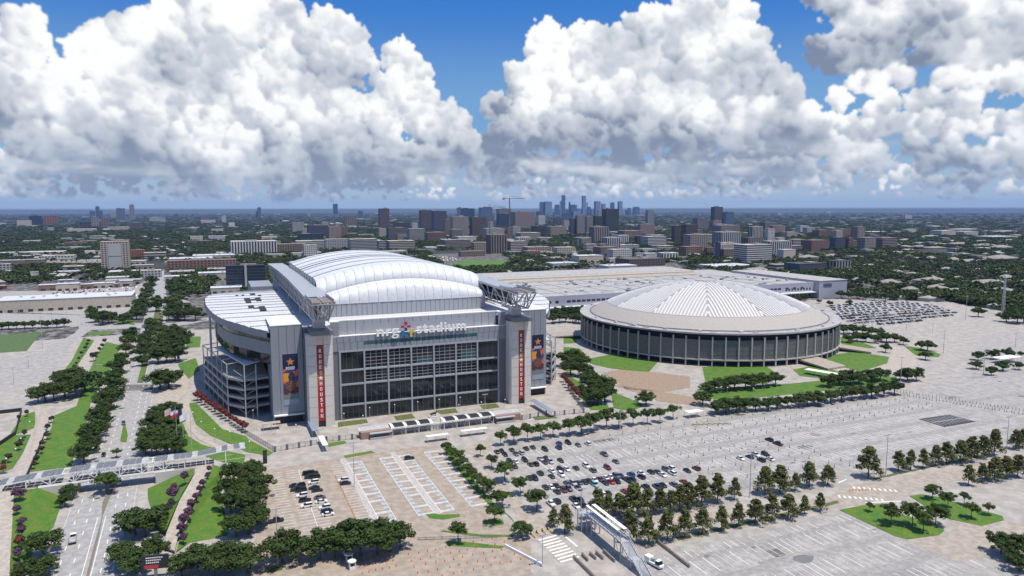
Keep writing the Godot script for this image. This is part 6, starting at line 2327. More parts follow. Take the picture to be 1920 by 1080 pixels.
# ---------------------------------------------------------------- places, in site metres
const GROUND := [
["car_park","tan",0.05,2,[19.5,322.9,51.5,325.6,75.1,327.2,97.2,325.5,96.1,306.8,95.9,229.3,95.6,221.3,97,213,89.2,195.7,91.5,186.8,4,211.7,6.8,240.9,11.4,261.5,15.6,322.4]],
["grass_strip","lawn",0.16,2,[70.3,250.4,73.3,250,76.1,247.3,82,245.8,81.7,243.4,74.9,243.4,70.7,246.6]],
["grass_strip","lawn",0.16,2,[102.6,325.2,100.5,304.6,98.5,273.6,97.7,252.9,98.9,236.4,98.5,227.9,98.4,237.9,95.4,249.7,95.5,271.8,96.6,298.6,98.7,319.4]],
["grass_strip","lawn",0.16,2,[71.1,234.3,83.7,224.4,93.2,220.4,93.8,221.8,84.3,226.1,72.3,234.9]],
["grass_strip","lawn",0.16,2,[70.6,226.6,76,223.8,87.9,215,86.5,213.9,70.4,222.8]],
["grass_strip","lawn",0.16,2,[88.2,236.5,93.7,237,95.2,234.2,94.4,230.9,89.8,231,87.4,234.4]],
["grass_strip","lawn",0.16,2,[47.7,349.1,56.9,349.6,57.4,345.4,48.4,343.2]],
["grass_strip","lawn",0.16,2,[52.8,327.7,66,329.5,67.2,326.2,53.1,324.2]],
["grass_strip","drylawn",0.16,2,[11.2,230.7,13.7,232.2,16.4,229.9,16.4,228.1,13.3,227.4,11.4,228.8]],
["sports_field","turf",0.12,2,[-190.6,778.4,-150,779.8,-142.3,680.3,-167.7,680.9]],
["lawn","lawn",0.14,2,[-77.6,361,-82,432.5,-85.4,457,-76.9,475,-82.6,549,-87.4,641.5,-87.3,699.4,-74,676.2,-70.2,591.9,-70.5,527.8,-70.4,480.7,-65,422,-63.1,371.9,-62.2,361.6]],
["lawn","lawn",0.14,2,[-99.6,430.2,-101.4,465.7,-97,471.5,-89.8,435.8,-95.9,427]],
["lawn","lawn",0.14,2,[-101.4,411.2,-99.4,425.3,-88.8,422.4,-86.6,392.3,-85.9,369.2,-89.6,364.9,-91,365.5]],
["lawn","lawn",0.14,2,[-101.6,618.6,-109.3,732.1,-98.5,713.3,-94.7,595.8,-95.5,533.3,-100.5,551.1]],
["lawn","lawn",0.14,2,[-110.8,763.1,-88.3,758.9,-90.4,739,-107,746]],
["lawn","lawn",0.14,2,[-96.7,852.6,-81.7,853.1,-73.2,792,-90.8,811.5]],
["lawn","lawn",0.14,2,[-22.3,423,-19.1,419.8,-14.8,388,-8.8,372,-0.9,360.2,6.8,351.5,10.6,347.2,9.4,336.2,1.2,339.7,-7.1,352.9,-18.7,360.4,-20.9,387.5]],
["lawn","lawn",0.14,2,[-16.4,455.7,-12.6,456.2,-7.6,433.7,1.2,394,11.9,376.7,13.3,370,22.8,345.5,20.5,341.7,11.2,351,4.1,367.4,-4.8,385.3,-11.8,409]],
["lawn","lawn",0.14,2,[-25.4,701.5,-12,695.9,-12.2,641.5,-22.4,644.2]],
["lawn","lawn",0.14,2,[-26.7,576.8,-14.8,596,-11.2,547.9,-18.1,522.8,-25,563.1]],
["lawn","lawn",0.14,3,[-75.4,322.6,4.6,-67.6,325.2,4.8,-60.2,324.8,0.3,-57.1,330.2,0,-58.8,319.6,0,-57.3,293,0,-60.7,279.5,0,-59,265.3,0,-60,255.9,0,-61.6,252.2,2.2,-67.7,282.5,3.2]],
["lawn","lawn",0.14,3,[-28.5,319,0.2,-20.6,322.3,2,-11.3,323.3,4.8,-11.1,316.4,4.6,-16,290.4,3.6,-19.2,268.7,2.2,-21.1,271.9,1.5,-22.9,281.7,0,-27.7,308.4,0]],
["lawn","lawn",0.14,3,[-3.3,324.5,4.8,1.1,323.7,3,-1.7,310.7,1,-0.9,297,0,0.3,282,0,1.7,268.1,0,0.7,260.9,0,-11.4,260.1,0,-15.3,254.1,0.6,-14.2,263.5,1.6,-10.6,283.8,3.2,-7.9,297.2,4]],
["footpath","path",0.16,3,[-79.6,338.2,4.5,-89.5,430.5,1,-92.7,453.4,0.3,-100.2,484,0,-95.1,484.7,0,-85.9,448.7,0.3,-83.7,431.4,1,-76.1,348,4.3,-74.8,334.3,4.8]],
["footpath","path",0.16,3,[-81.4,324.9,4.9,-76.1,326.9,4.9,-67.5,281.9,3.4,-61.6,251.1,2.4,-65.1,252.6,2.4]],
["footpath","path",0.16,3,[-10.4,325.5,5,-3.7,325,5,-4.5,316.3,4.8,-10.3,290.2,3.8,-14.7,269.8,2.2,-15.7,253.4,1,-18.9,257.1,1.2,-18.8,267,2.2,-15.4,291.4,3.8,-10.6,314.9,4.8]],
["footpath","path",0.13,2,[-94,579.9,-96.9,690.2,-94,709.6,-88.2,698,-87.6,605.9,-91.6,574.7]],
["footpath","path",0.17,2,[-19.5,476.8,-15.9,475.3,-15.8,437,-13.6,410.3,-9,388.6,0,365.3,1.5,359.9,-1.6,361.2,-9.7,379.7,-15.6,402.7,-19.2,423.4,-20.3,442.9]],
["footpath","path",0.13,2,[-35.5,472.5,-32.8,511.9,-31.1,544.4,-18.3,533.1,-17.2,485.4,-22.5,464.8,-25.7,449.3,-31.1,453.6]],
["lawn","drylawn",0.16,2,[59.1,382.4,74.5,382,74,375.1,57.7,373.4]],
["lawn","drylawn",0.16,2,[89.6,381.1,100.1,382.3,99.7,373.2,89.1,372.9]],
["lawn","drylawn",0.16,2,[114.3,382.8,126.2,383,124.9,374.5,114.8,374.2]],
["lawn","drylawn",0.16,2,[141.2,383.6,151.7,383.3,150.6,374.7,140.4,374.2]],
["lawn","drylawn",0.16,2,[160.1,349.5,172.5,347.9,172,342.6,158.9,343.4]],
["lawn","lawn",0.16,2,[202.8,367.2,211,354.1,205.4,343.6,196.3,349]],
["lawn","lawn",0.16,2,[232.4,387,229.5,372.5,231,348.9,226.8,342.5,215.8,338.4,210.6,347.3]],
["lawn","lawn",0.16,2,[223.2,436.7,223.1,414.2,212.8,378.6,216.6,363.6,202.8,369.4,206.7,390.6]],
["lawn","lawn",0.16,2,[262.3,471.6,289,480.7,296.2,460.9,306.5,442.6,281.4,416.9,270.7,425.6,261.1,438.9,256.5,457]],
["lawn","lawn",0.16,2,[295,575.9,308,575.5,285,533,274.4,535.7]],
["lawn","lawn",0.16,2,[267.9,523,276.6,511,266.2,477.1,238.2,442.4,228.6,440.4,228.2,446.6]],
["lawn","lawn",0.16,2,[325.8,414.7,350.5,407.5,369.4,396.3,358.8,373.6,332.8,357.2,296.1,372.7]],
["lawn","lawn",0.16,2,[380.2,382.3,408,386.4,403.6,357.5,376.8,356.3,369.6,365]],
["lawn","lawn",0.16,2,[422.5,393.5,444.5,409,472.8,412.2,481.1,386.3,460.3,370.8,419.2,358.6,418.6,386.5]],
["lawn","lawn",0.16,2,[515.8,464.8,513.4,440.8,502.5,415.6,473.8,423.7]],
["lawn","lawn",0.16,2,[531.6,413.2,536.3,402.9,527.5,377.7,515.4,370.3,505,382]],
["lawn","lawn",0.18,2,[217.1,191.9,228.7,191.5,236.1,189.6,235.1,179.5,239.8,172.2,237.7,164.3,232.4,162.5,219.1,164.6,217.4,168.8]],
["lawn","lawn",0.18,2,[253.8,190.8,259.7,190.2,264,184.9,265.5,175,268.9,164,265.9,161.5,253.6,161.5,248.3,169.9,250,179.8]],
["lawn","lawn",0.16,2,[282,363.6,302.8,359.7,346.8,351.3,391.2,348.6,429.1,338.1,416.9,326.9,353.8,328.4,313.4,331.5,282.8,335.6,272.6,344.3]],
["dirt_yard","dirt",0.11,2,[250.5,428.3,271.5,431.6,298.9,393.4,280.8,369.3,259.4,366.1,240.3,381.5]],
["dirt_yard","dirt",0.11,2,[236.9,398,246.9,383.6,263.7,357.3,270.4,343.2,257.8,333.6,243.1,348.3,243.4,365.9]],
["drive","path",0.09,2,[507.1,405.9,525.1,410.5,503,377.4,466.6,352.3,448.2,347.8,424.9,340.2,379.4,337.8,356,345.1,382.9,346.9,418,357.6,461.8,370.5]],
["drive","path",0.09,2,[372.3,398.6,425.3,403.1,419.1,388.6,419.2,357.1,397.8,354.5,405.8,387.6,384.5,390.2]],
["asphalt_patch","asphalt",0.09,2,[352.8,262.8,376.5,261.9,377.1,247.2,352.2,247.5]],
["service_road","road_tan",0.07,2,[148.5,214.4,195.9,204.7,225.1,203.6,242.1,208.4,295.2,203.6,355.2,205.8,342.5,198.1,287.2,194.7,258.6,193.3,248.3,190,236.1,189.6,217.5,195.6,186.1,203.6,148.6,207.8]],
["service_road","road_tan",0.07,2,[218.3,166,234.6,162.1,246.7,164.7,248.1,169.8,253.8,161.7,266.1,161.3,270.5,154.6,250.5,142.5,237.6,146.6,219.7,146.4]],
["service_road","road_tan",0.07,2,[107.4,313.2,114.9,321.4,122.2,318.3,120.9,310.3,113.5,302.6,109.9,284.2,108.1,267.2,107.7,247.5,109.9,232.4,107.8,223.4,106.5,216.3,107.5,197,100.2,196.9,100.7,212.9,97.8,218.5,102.5,242.4,105.3,268.4,108.6,294.4]],
["grass_strip","drylawn",0.12,2,[145.6,197.3,151.9,197.6,151.6,195.7,145.2,195.2]],
["grass_strip","drylawn",0.12,2,[152.6,197.4,159.1,197.7,158.8,195.9,152.2,195.3]],
["grass_strip","drylawn",0.12,2,[159.9,197.5,166.5,197.9,166.1,196,159.4,195.4]],
["grass_strip","drylawn",0.12,2,[167.3,197.7,174,198,173.6,196.1,166.7,195.6]],
["grass_strip","drylawn",0.12,2,[174.9,197.8,181.8,198.2,181.3,196.2,174.3,195.7]],
["grass_strip","drylawn",0.12,2,[182.6,198,189.7,198.3,189.2,196.4,181.9,195.8]],
["grass_strip","drylawn",0.12,2,[190.6,198.1,197.9,198.5,197.3,196.5,189.8,195.9]],
["grass_strip","drylawn",0.12,2,[198.7,198.3,206.2,198.6,205.5,196.6,197.9,196.1]],
["grass_strip","drylawn",0.12,2,[207.1,198.4,214.8,198.8,214,196.8,206.2,196.2]],
["grass_strip","drylawn",0.12,2,[215.7,198.6,223.5,199,222.7,196.9,214.6,196.3]],
["grass_strip","drylawn",0.12,2,[257,210.6,264.5,210.7,264,209.4,255.9,208.8]],
["grass_strip","drylawn",0.12,2,[264.5,210.7,272.3,210.8,271.7,209.5,263.5,208.9]],
["grass_strip","drylawn",0.12,2,[272.3,210.8,280.2,210.9,279.5,209.6,271.1,209]],
["grass_strip","drylawn",0.12,2,[280.2,210.9,288.2,211.1,287.5,209.7,279,209.1]],
["grass_strip","drylawn",0.12,2,[288.2,211.1,296.4,211.2,295.7,209.8,286.9,209.3]],
["grass_strip","drylawn",0.12,2,[296.4,211.2,304.8,211.3,304.1,209.9,295.1,209.4]],
["grass_strip","drylawn",0.12,2,[304.8,211.3,313.4,211.5,312.6,210.1,303.4,209.5]],
["grass_strip","drylawn",0.12,2,[313.4,211.5,322.1,211.6,321.3,210.2,311.9,209.6]],
["grass_strip","drylawn",0.12,2,[322.1,211.6,331.1,211.8,330.2,210.3,320.6,209.7]],
["car_park","lotwhite",0.04,2,[-162.5,659,-137.9,652.2,-131.9,664.7,-120.8,762.7,-123.9,871.6,-106.7,812.8,-113.1,720.1,-109.1,615.5,-103.7,563.9,-130.9,524.4]],
["car_park","lotwhite",0.04,2,[-287.3,1190.5,-276.5,1197.6,-221.2,1186.2,-109.2,1189.5,-98.6,1270.3,-77.4,1101.7,-88.8,856.8,-125.9,886.4,-164.3,917.1,-235.5,969.8]],
["side_street","road",0.05,2,[-231.5,952.8,-129.5,887.8,-120.1,843.4,-125.3,802.9,-199.7,817.5]],
["avenue","road",0.06,2,[-60.7,248.9,-53.2,263,-54.4,310.6,-55.1,340.5,-52.8,375.6,-53.8,424.3,-56.6,492.9,-58.7,533.8,-61.5,654.6,-67.1,796,-75.9,1015.5,-82.1,1219,-90.2,1481.4,-83.4,1478.5,-67.2,1198.7,-50.3,931.7,-41.4,638,-38.9,517.4,-37.7,475.9,-36,413.4,-34,365,-31.8,320.2,-30.5,281.9,-28.9,235.4]],
["side_street","road",0.06,2,[-125.5,814.7,-71,803.7,-41.1,791.1,-1,819.6,-1.1,799.5,-39.8,763.3,-68.3,770.8,-118.6,777.7]],
["side_street","road",0.06,2,[-121.3,498.3,-104.3,489,-60.9,524.1,-38.2,514.5,-37.3,500,-60.8,504.1,-73.9,500.3,-98.2,480.3,-118.2,484.7]],
["median","median_soil",0.16,2,[-40.8,247.3,-40,246.9,-41,278.6,-42.1,297.5,-41.7,320.6,-41.9,338.1,-43.9,339,-43.3,320.6,-43.9,311.2,-42.1,292.7,-41.7,274.6]],
["median","lawn",0.16,2,[-45.9,392,-42.9,389.3,-43.4,401.6,-46.7,424.4,-47.5,421.3,-46.6,403]],
["median","lawn",0.16,2,[-49.8,535,-47.4,539.6,-47.9,575.9,-50.8,583.6]],
["median","drylawn",0.14,2,[-49.4,524.1,-45.6,522.5,-49.3,649,-53.9,676.3]],
["median","drylawn",0.14,2,[-54.5,685.5,-48.8,683.1,-56.2,901,-65.2,991]],
["lawn","lawn",0.14,2,[445.8,1391.6,520.9,1496.3,615.7,1456.2,547.9,1323.6,473.1,1276.6,431.7,1302.9]],
["lawn","drylawn",0.14,2,[1525.2,1346.3,1720.9,1390.5,1702.7,1271.3,1557.5,1185.2,1483.9,1237.1]]]
const TREES := [
["the west side of the avenue","oak",[-57.8,365,9.4,0,-57.2,379,9.8,0,-57.4,391.6,10.1,0,-57.3,404.9,10.5,0,-58,421.2,11,0,-58.4,438.8,11.4,0,-58.9,457.9,12,0,-59.7,478.9,12.5,0,-60.3,501.8,13.2,0,-62.3,532.9,9.9,0,-63.1,561.4,10.5,0,-64.6,593.5,11.1,0,-66.2,633.3,11.8,0,-67.5,665.7,12.5,0,-68.1,696.7,13.1,0,-74.8,831,15.6,0,-74.2,864.8,16.3,0,-76.6,918.6,17.3,0,-78.3,979.1,18.5,0,-80.3,1048.3,19.8,0,-81.7,1115.6,21.1,0,-86.7,1207.5,22.9,0]],
["the grove behind the left lawn","oak",[-98.9,491.2,11.4,0,-95.9,494.2,12,0,-90.9,492.1,12.5,0,-86.9,501.4,12.8,0,-80,496.3,13.8,0,-77.4,511.4,13.2,0,-88.3,525.8,13.5,0,-96.5,539.4,10.3,0,-85.5,540,12.8,0]],
["the left shopping lot","oak",[-111.7,827.5,15.3,0,-102.7,805.4,16.7,0,-99.2,816,14.3,0,-120.4,870.4,13.2,0,-96.6,821.1,10.8,0,-85.3,804,10.6,0,-81.5,814.7,9.9,0]],
["the side street on the left","oak",[-188.8,813.2,8.4,0,-183,812.9,8.5,0,-176.7,813.6,8.5,0,-169.8,811.8,8.5,0,-163.1,811.2,8.5,0,-155.6,810.3,8.6,0,-150,808,8.6,0,-142.4,807,8.6,0,-136.6,808,8.6,0]],
["the east side of the avenue","oak",[-32.6,365.9,9.7,0,-27.9,363.9,9.7,0,-23,363.2,9.8,0,-20,363.2,9.8,0,-31.4,382,10.2,0,-26.6,381.5,10.2,0,-22.3,381.1,10.3,0,-31,400,10.7,0,-26,399.5,10.7,0,-23.2,401.5,10.8,0,-30.5,419.8,11.2,0,-26.2,421.6,11.3,0,-24.7,426.3,11.5,0,-34.1,497.9,13.4,0,-29.1,500.7,13.5,0,-40.3,586.6,13.1,0,-34.4,587.5,13.2,0,-28.9,588.6,13.3,0,-40.8,615,13.8,0,-35,627.8,14.1,0,-26.9,616.6,13.9,0,-41,654.5,14.7,0,-34.3,655.9,14.8,0,-26.3,640,14.5,0,-40.8,689.7,15.5,0,-33.8,691.5,15.6,0,-25.8,665.3,15.1,0,-43.7,811.4,18.2,0,-35.4,814.4,18.4,0,-40.9,865.2,19.5,0,-47.6,914.4,20.6,0,-28.4,804.9,18.2,0,-18.2,800.6,18.2,0,-53.6,1069.3,24.1,0,-46.5,1055.3,23.8,0,-37.6,1051.6,23.8,0,-54.5,1140.9,25.7,0,-45.8,1163.1,26.3,0]],
["the avenue median","young",[-43.3,319.6,10.4,0,-44.8,366.6,4.8,0]],
["the avenue median","oak",[-50.6,581,9.7,0,-54.3,613.5,10.2,0,-52.9,635.3,10.6,0,-56.1,660.9,11,0,-54.6,686.4,11.4,0,-54.4,724.6,12.1,0,-54.3,745.4,12.5,0,-60,888.2,14.9,0,-62,937.1,15.7,0]],
["the bottom left corner","oak",[-55.9,268.9,9.3,0,-52.8,255.5,6.4,0,-54.9,251.7,6.8,0,-58.2,251.9,6.3,0,-56.6,311.7,6.6,0,-56.9,321.1,5.5,0]],
["the foot of the covered footbridge","oak",[-29.3,274.6,9.1,0,-26,271.7,11.4,0,-23,278.9,8.1,0]],
["the grove at the bottom edge","oak",[-31.3,250.1,9.3,0,-26.2,244.3,9.7,0,-21.5,249.8,10.5,0,-13.1,236.4,9,0,-8.6,240.5,8.7,0,-3.8,232.4,10.1,0,0.9,234,10.3,0,6.1,230.6,10.2,0]],
["the west edge of the tan car park","oak",[3.8,259.1,8.4,0,7.7,259.7,8.5,0,10.7,266.2,8.7,0,2.6,281.3,9.1,0,7.5,275.8,9,0,11.6,281,9.2,0,2.4,296,9.6,0,7,294.1,9.6,0,12.2,291.8,9.6,0,4.8,311,10.1,0,10.2,306.7,10,0,11.9,311.3,10.2,0]],
["the south edge of the tan car park","oak",[17.1,233.4,11.1,0,20.9,237.1,8.5,0,28.6,230.5,10.3,0,33.2,229.9,10.1,0,38.1,231.1,10.8,0,41.5,227.7,13,0,46.6,226.2,13,0,50.9,226.4,12.3,0,54.9,228.1,10.4,0]],
["the tan car park","young",[74,223.1,8.5,0,91.5,232.9,7.8,0,99.7,245.6,7,0]],
["the hedge of trees between the two car parks","young",[97.9,310.7,6.9,0,97.8,303,7.5,0,97.9,295.5,7.8,0,97.9,288.4,7.6,0,97.4,280.6,7.8,0,97.1,273.1,8,0,97.2,266.8,7.8,0,97.5,261.2,7.7,0,98,255.6,7.5,0,97.5,246.5,6.6,0]],
["the east drive","young",[111.3,301.6,7.1,0,110.7,285.3,8,0,110.2,269,9.8,0,110.8,253.7,7.6,0,110.4,237.1,9.1,0]],
["the east drive","oak",[95.9,218.7,6.9,0]],
["the east drive","cypress",[111.7,216.1,12.1,0,110.3,222.5,7.4,0]],
["the long row in front of the plaza","young",[125.9,312.6,8.3,0,133.4,313.2,10,0,141,314.1,10.5,0,147.8,313,9.3,0,155.3,314.1,9.8,0,164.1,313.5,10.7,0,170.7,312.5,11.7,0,178.7,313.6,11.2,0,187.7,316.4,10.5,0,193.9,314.1,10.2,0,203.3,315.1,9.7,0,211.2,313.5,9.1,0,219.4,313.8,9.4,0,230.1,316.8,9.3,0]],
["the lawn right of the stadium","oak",[201.3,358,11.2,0,207,359.7,11.3,0,211.9,359.7,11.4,0,215.1,378.3,11.9,0,221.3,378,11.9,0,218.5,391.1,12.2,0,235.5,453.7,12.1,0,243,456.9,12.2,0,243,447.3,12,0,226.2,430.3,11.5,0,232.8,421.9,11.4,0,227.5,405,11,0,231.3,345.3,8.7,0]],
["the trees between stadium and dome","oak",[313.3,635.5,10.6,0,321.6,638.1,10.7,0,330.1,640.7,10.8,0,334.1,632.8,10.7,0,337.2,625.4,10.6,0,337.8,676.7,11.3,0,350.7,685.2,11.5,0,354.8,676.4,11.4,0,358.9,667.8,11.3,0,370.4,676.9,11.5,0]],
["the far row of the east service road","cypress",[129.3,223.5,10.6,0,133.4,222.6,7.7,0,137.5,221.7,9,0,139.5,215,13.9,0,147.4,217.5,9.7,0,152.7,217,9.7,0,156.7,215.8,9.7,0,160.8,215.9,9.8,0,165.3,216.9,9.9,0,171.7,216.6,11,0,179,216.1,11.1,0,187,215.7,9.8,0,201.8,215.1,11.4,0,208.8,214.2,12.9,0,215.8,213.2,8.3,0,224.1,213.8,11.9,0,232.7,212.2,8.9,0,255.3,211.6,12.6,0,274.1,212.2,9.7,0,281,211.6,9.9,0,287.3,210.4,9.9,0,295.3,210.4,9.1,0,301.8,210,9.9,0,309.1,208.4,11.1,0,314.6,207.3,12.5,0,323.9,208.2,10.7,0,332.4,208.5,12,0,350.5,210.1,9.7,0,356.4,210.4,9.1,0]],
["the near row of the east service road","cypress",[129.5,201.5,11.2,0,134.2,197.1,9.6,0,141.7,196.8,10.3,0,149,196.6,11.1,0,156.6,196.5,9.4,0,164.1,195.6,10.2,0,171.6,195.5,9.3,0,179.3,195.4,8.9,0,187.2,195.4,9.6,0,193.8,194.2,10,0,201.8,194.2,8.5,0,209.7,194.3,7.3,0,286.7,189.3,9.6,0,295.7,189.7,8.1,0,301.6,188.3,10.3,0,309.2,188.4,9.7,0,314.9,187.1,9.7,0]],
["the two lawn islands","young",[226.5,186.3,4,0,224.6,175.5,8.4,0,230.1,171.1,10.2,0,229.7,166.6,8.2,0,239.2,168.8,8.4,0,259.2,185.1,7.6,0,257,176.9,6.7,0,265.9,176.7,5.5,0,256,167.1,7.3,0,264.8,166.7,5.9,0]],
["the lower right corner","oak",[238.7,145,8.5,0,238.9,141.6,9.2,0,240.8,138.9,8.9,0,232,135.1,6.4,0]],
["the row along the dome lawn","oak",[262.4,332.9,9,0,257.3,313.8,8.6,0,263.5,313.8,8.6,0,270.3,312.9,8.7,0,275.7,311.7,8.7,0,282.5,310.8,8.7,0,289.6,308.6,8.7,0,296.4,308.8,8.8,0,303.4,307.9,8.8,0,310.8,307.2,8.9,0,317.6,307.1,8.9,0,325.1,306.4,9,0,334.9,306.5,9.1,0,344,306.9,9.2,0,351.8,306.2,9.2,0,359.5,306.4,9.3,0,367.5,305.7,9.3,0,376.7,304.5,9.4,0,386.4,305,9.5,0]],
["the second row along the dome lawn","oak",[279.3,351.2,9.2,0,287.1,352.5,9.3,0,296.2,353.4,9.4,0,302.9,353,9.4,0,310.7,352.1,9.5,0,317.5,351.7,9.5,0,324.4,351.3,9.6,0,335.2,351.8,9.7,0,363.6,334.7,9.6,0,373.7,335.5,9.7,0,382.1,334.5,9.7,0,389.4,334,9.8,0,401.1,334.3,9.9,0,408.7,333.8,9.9,0]],
["the lawn right of the dome","oak",[500.8,442.6,9,0,513.3,444.5,9.1,0,516.3,437.9,9.1,0,520.5,432.5,9,0,531.1,434.3,9.1,0,532.8,476.4,9.7,0,541.1,472.9,9.7,0,544.7,466.3,9.6,0,548.3,459.8,9.6,0,551.9,453.4,9.5,0,531.1,429.8,9,0,494.1,400.2,8.4,0]],
["the right-hand lot","oak",[538.8,428.3,7.6,0,535.9,417.4,7.7,0,526.9,394.1,8.2,0,531.6,392.1,8.5,0,497.1,367.6,6.9,0,532.6,351.2,8.2,0,546.4,348.8,8,0,559.7,346.7,8.3,0,501.8,331.7,6.5,0,492.5,314.9,7.2,0,513.7,320.6,7.2,0,527,318,7.2,0,576,347,4.1,0,422.9,330.4,6.4,0,424,325.7,9.9,0,430.8,324.4,9.3,0,747.8,496.5,11.2,0,739.2,461.6,11.6,0,737.6,450.2,15.8,0,749.1,451.3,15,0,789.1,485.9,11.3,0]],
["the hall forecourt","oak",[658.6,658.5,8.6,0,679.5,667.9,8.8,0,675.3,642.7,6.4,0,668.4,620,8.3,0,741.8,670.3,10.2,0,742.8,660.1,10.1,0,753.2,655.7,10.1,0,756.2,644.9,10.7,0,763.6,638,10.6,0,771.4,629.1,10.6,0,786.1,628.5,10.6,0,696.9,616.3,6.3,0]],
["purple crape myrtles","crape_purple",[-71.6,313.6,4.1,3.9,-69.6,300.5,2.9,3.4,-66.3,290.6,3.1,2.6,-64.8,282.3,3.3,1.8,-62.5,265.6,3.6,1.1,-60.9,258.1,3.2,0.2,-13.9,307.3,4,4.1,-17.6,301.3,3.5,3.2,-17.5,290.5,4.4,3.4,-18.2,287.4,3,3,-20,283.9,3.2,1.6,-21,275.5,3.4,0.9,-4.8,315,2.6,4.5,-5.7,309.5,2.6,3.9,-7.3,300.5,2.8,3.8,-8.2,294.1,3.1,3.8,-9.4,288,3,3.4,-11.1,280.6,3.6,2.9,-11.9,273.9,3.8,2.4,-13.2,269.1,4.3,1.9,-13.6,263.4,3.6,1.5,-13.1,258.3,3.5,0.1]],
["dark crape myrtles","crape_dark",[-83.7,442.3,3.3,0,-82.3,424.9,3.1,0,-80,409.9,3,0,-79.2,395.1,3.2,0,-78,386.4,3.1,0,-78.8,381.5,3,0,-77.1,370.7,3.1,0,-77.6,364.3,3.4,0,-90.9,417.6,3.1,0,-89.9,405.3,3,0,-89.2,396.6,3.1,0,-89.2,378.3,3.5,0,-89.6,372.4,3.1,0,-98.8,461.4,2.9,0,-100.1,451,2.8,0,-87.2,686.8,3.7,0,-86.6,665.5,3.6,0,-86.6,649.5,3.5,0,-86,630.5,3.4,0,-86.1,612.8,5.3,0,-100.4,696.8,3.3,0,-99.3,679.1,3.2,0,-98.3,662.4,3.1,0,-97.5,639,3,0,-96.1,617,2.9,0,-95.3,599.9,2.8,0,-94,583.6,3,0,-92.9,565.2,3,0]],
["red crape myrtles","crape_red",[-63.6,273.8,3.2,1.5,-88,363.5,3,0]],
["red bushes under the stadium wall","crape_red",[-11.7,460.7,4.4,0,-9.7,454.4,4.4,0,-7.8,448.1,4.3,0,-5.9,442.1,4.2,0,-4.1,436.1,4.2,0,-2.3,430.3,4.2,0,-0.5,424.6,4.1,0,1.2,419.1,4.1,0,2.8,413.6,4,0,4.5,408.3,4,0,6.1,403.1,3.9,0,7.7,398,3.9,0,9.2,393,3.8,0,10.7,388.2,3.8,0,12.2,383.4,3.8,0]],
["red bushes by the east steps","crape_red",[212.4,414.1,4.6,0,210.4,407.1,4.6,0,208.1,399.5,4.5,0,206.3,392.4,4.4,0,204.4,385.1,4.3,0,202.6,378.1,4.3,0,201.4,372.4,4.2,0]]]
const CARS := [
["first row of the open lot",[120.4,303.4,"k",122.5,298.5,"k",123,303.7,"k",127.5,297.1,"g",127.9,303,"k",130.5,297.5,"s",135,302.3,"k",138.7,302.6,"k",142.7,297.4,"k",149.8,297,"k",152.6,302.2,"b",157.4,301.7,"k",160.4,296.8,"g",165.7,296.7,"w"]],
["second row of the open lot",[120.6,282.4,"k",120.8,288.7,"k",123.4,288,"w",128,287.9,"k",128.1,281.9,"k",130.5,281.3,"k",135.3,282,"k",135.3,286.7,"s",137.8,281.5,"s",138.1,286.4,"k",142.8,281.1,"k",165.3,269.9,"g",165.3,280.4,"g"]],
["third row of the open lot",[121,267.2,"k",123,266,"k",127.5,270.3,"k",130.5,265.3,"k",133.4,271.2,"w",135.2,265.3,"w",137.5,270.8,"k",140.4,270.3,"w",144.8,269.9,"k",150.2,264.4,"g",150.2,270.3,"w",157.8,264.7,"m"]],
["fourth row of the open lot",[122.9,255.3,"k",125.2,249.5,"k",125.2,255.1,"w",127.8,255.5,"k",128.4,249.7,"m",130.9,250.4,"g",133,255.7,"g",135.1,249.4,"k",135.4,254.7,"s",138.1,254.6,"g",140.5,254.1,"k",142.7,254.3,"k",142.9,249.6,"t",145.4,254.4,"w",148,249.8,"k",148,254.5,"m",150.7,249.8,"r",151,255,"w",153.4,249.4,"k",153.6,254.6,"w",156.2,254.5,"g",158.2,249,"k",158.2,253.9,"n",160.8,249.1,"k",163,253.6,"b",165.6,249.5,"k",167.8,253.2,"w",172.7,252.8,"k",175.4,248,"w",175.5,252.2,"g",180.4,247.9,"w",180.4,252.7,"g",183.4,253.2,"w",188.3,248,"k",193.5,248.4,"m"]],
["fifth row of the open lot",[117.7,239.7,"w",120.9,240.8,"k",125.8,234,"w",127.7,239.8,"k",128.3,233.6,"k",130.1,239.1,"k",140.9,240,"w",143.5,240.2,"k",146,233.1,"k",150.6,238.6,"r",161.1,239.5,"k",165.5,237.7,"n",168.8,238.2,"k",173.2,237.1,"g",179.1,238.1,"r"]],
["middle of the coned lot",[220.2,251,"w",225.6,251,"n",227.4,245.4,"k",229.9,251.8,"w",232.3,245.1,"w",234.6,250.6,"k",250.9,260.1,"k",251.3,266.3,"k"]],
["tan car park, left stall row",[27.7,297.9,"k",27.8,293.3,"k",29.3,286,"w",29.6,291.7,"k",29.7,275,"w",29.7,280.8,"k",29.7,297,"k"]],
["tan car park, right stall row",[34.3,309.7,"k",34.8,292.5,"k",34.8,305.3,"k",35.4,298.6,"w",35.6,276.9,"w",35.6,281.6,"g",35.6,289.2,"k",36,270.6,"w",36.2,264,"w",36.2,267.2,"k",36.5,309.9,"k",36.7,304.5,"k"]],
["tan car park, apart from the others",[17.6,265.7,"k",47.3,295.9,"w",47.5,292.3,"k",79.9,311.1,"k"]]]
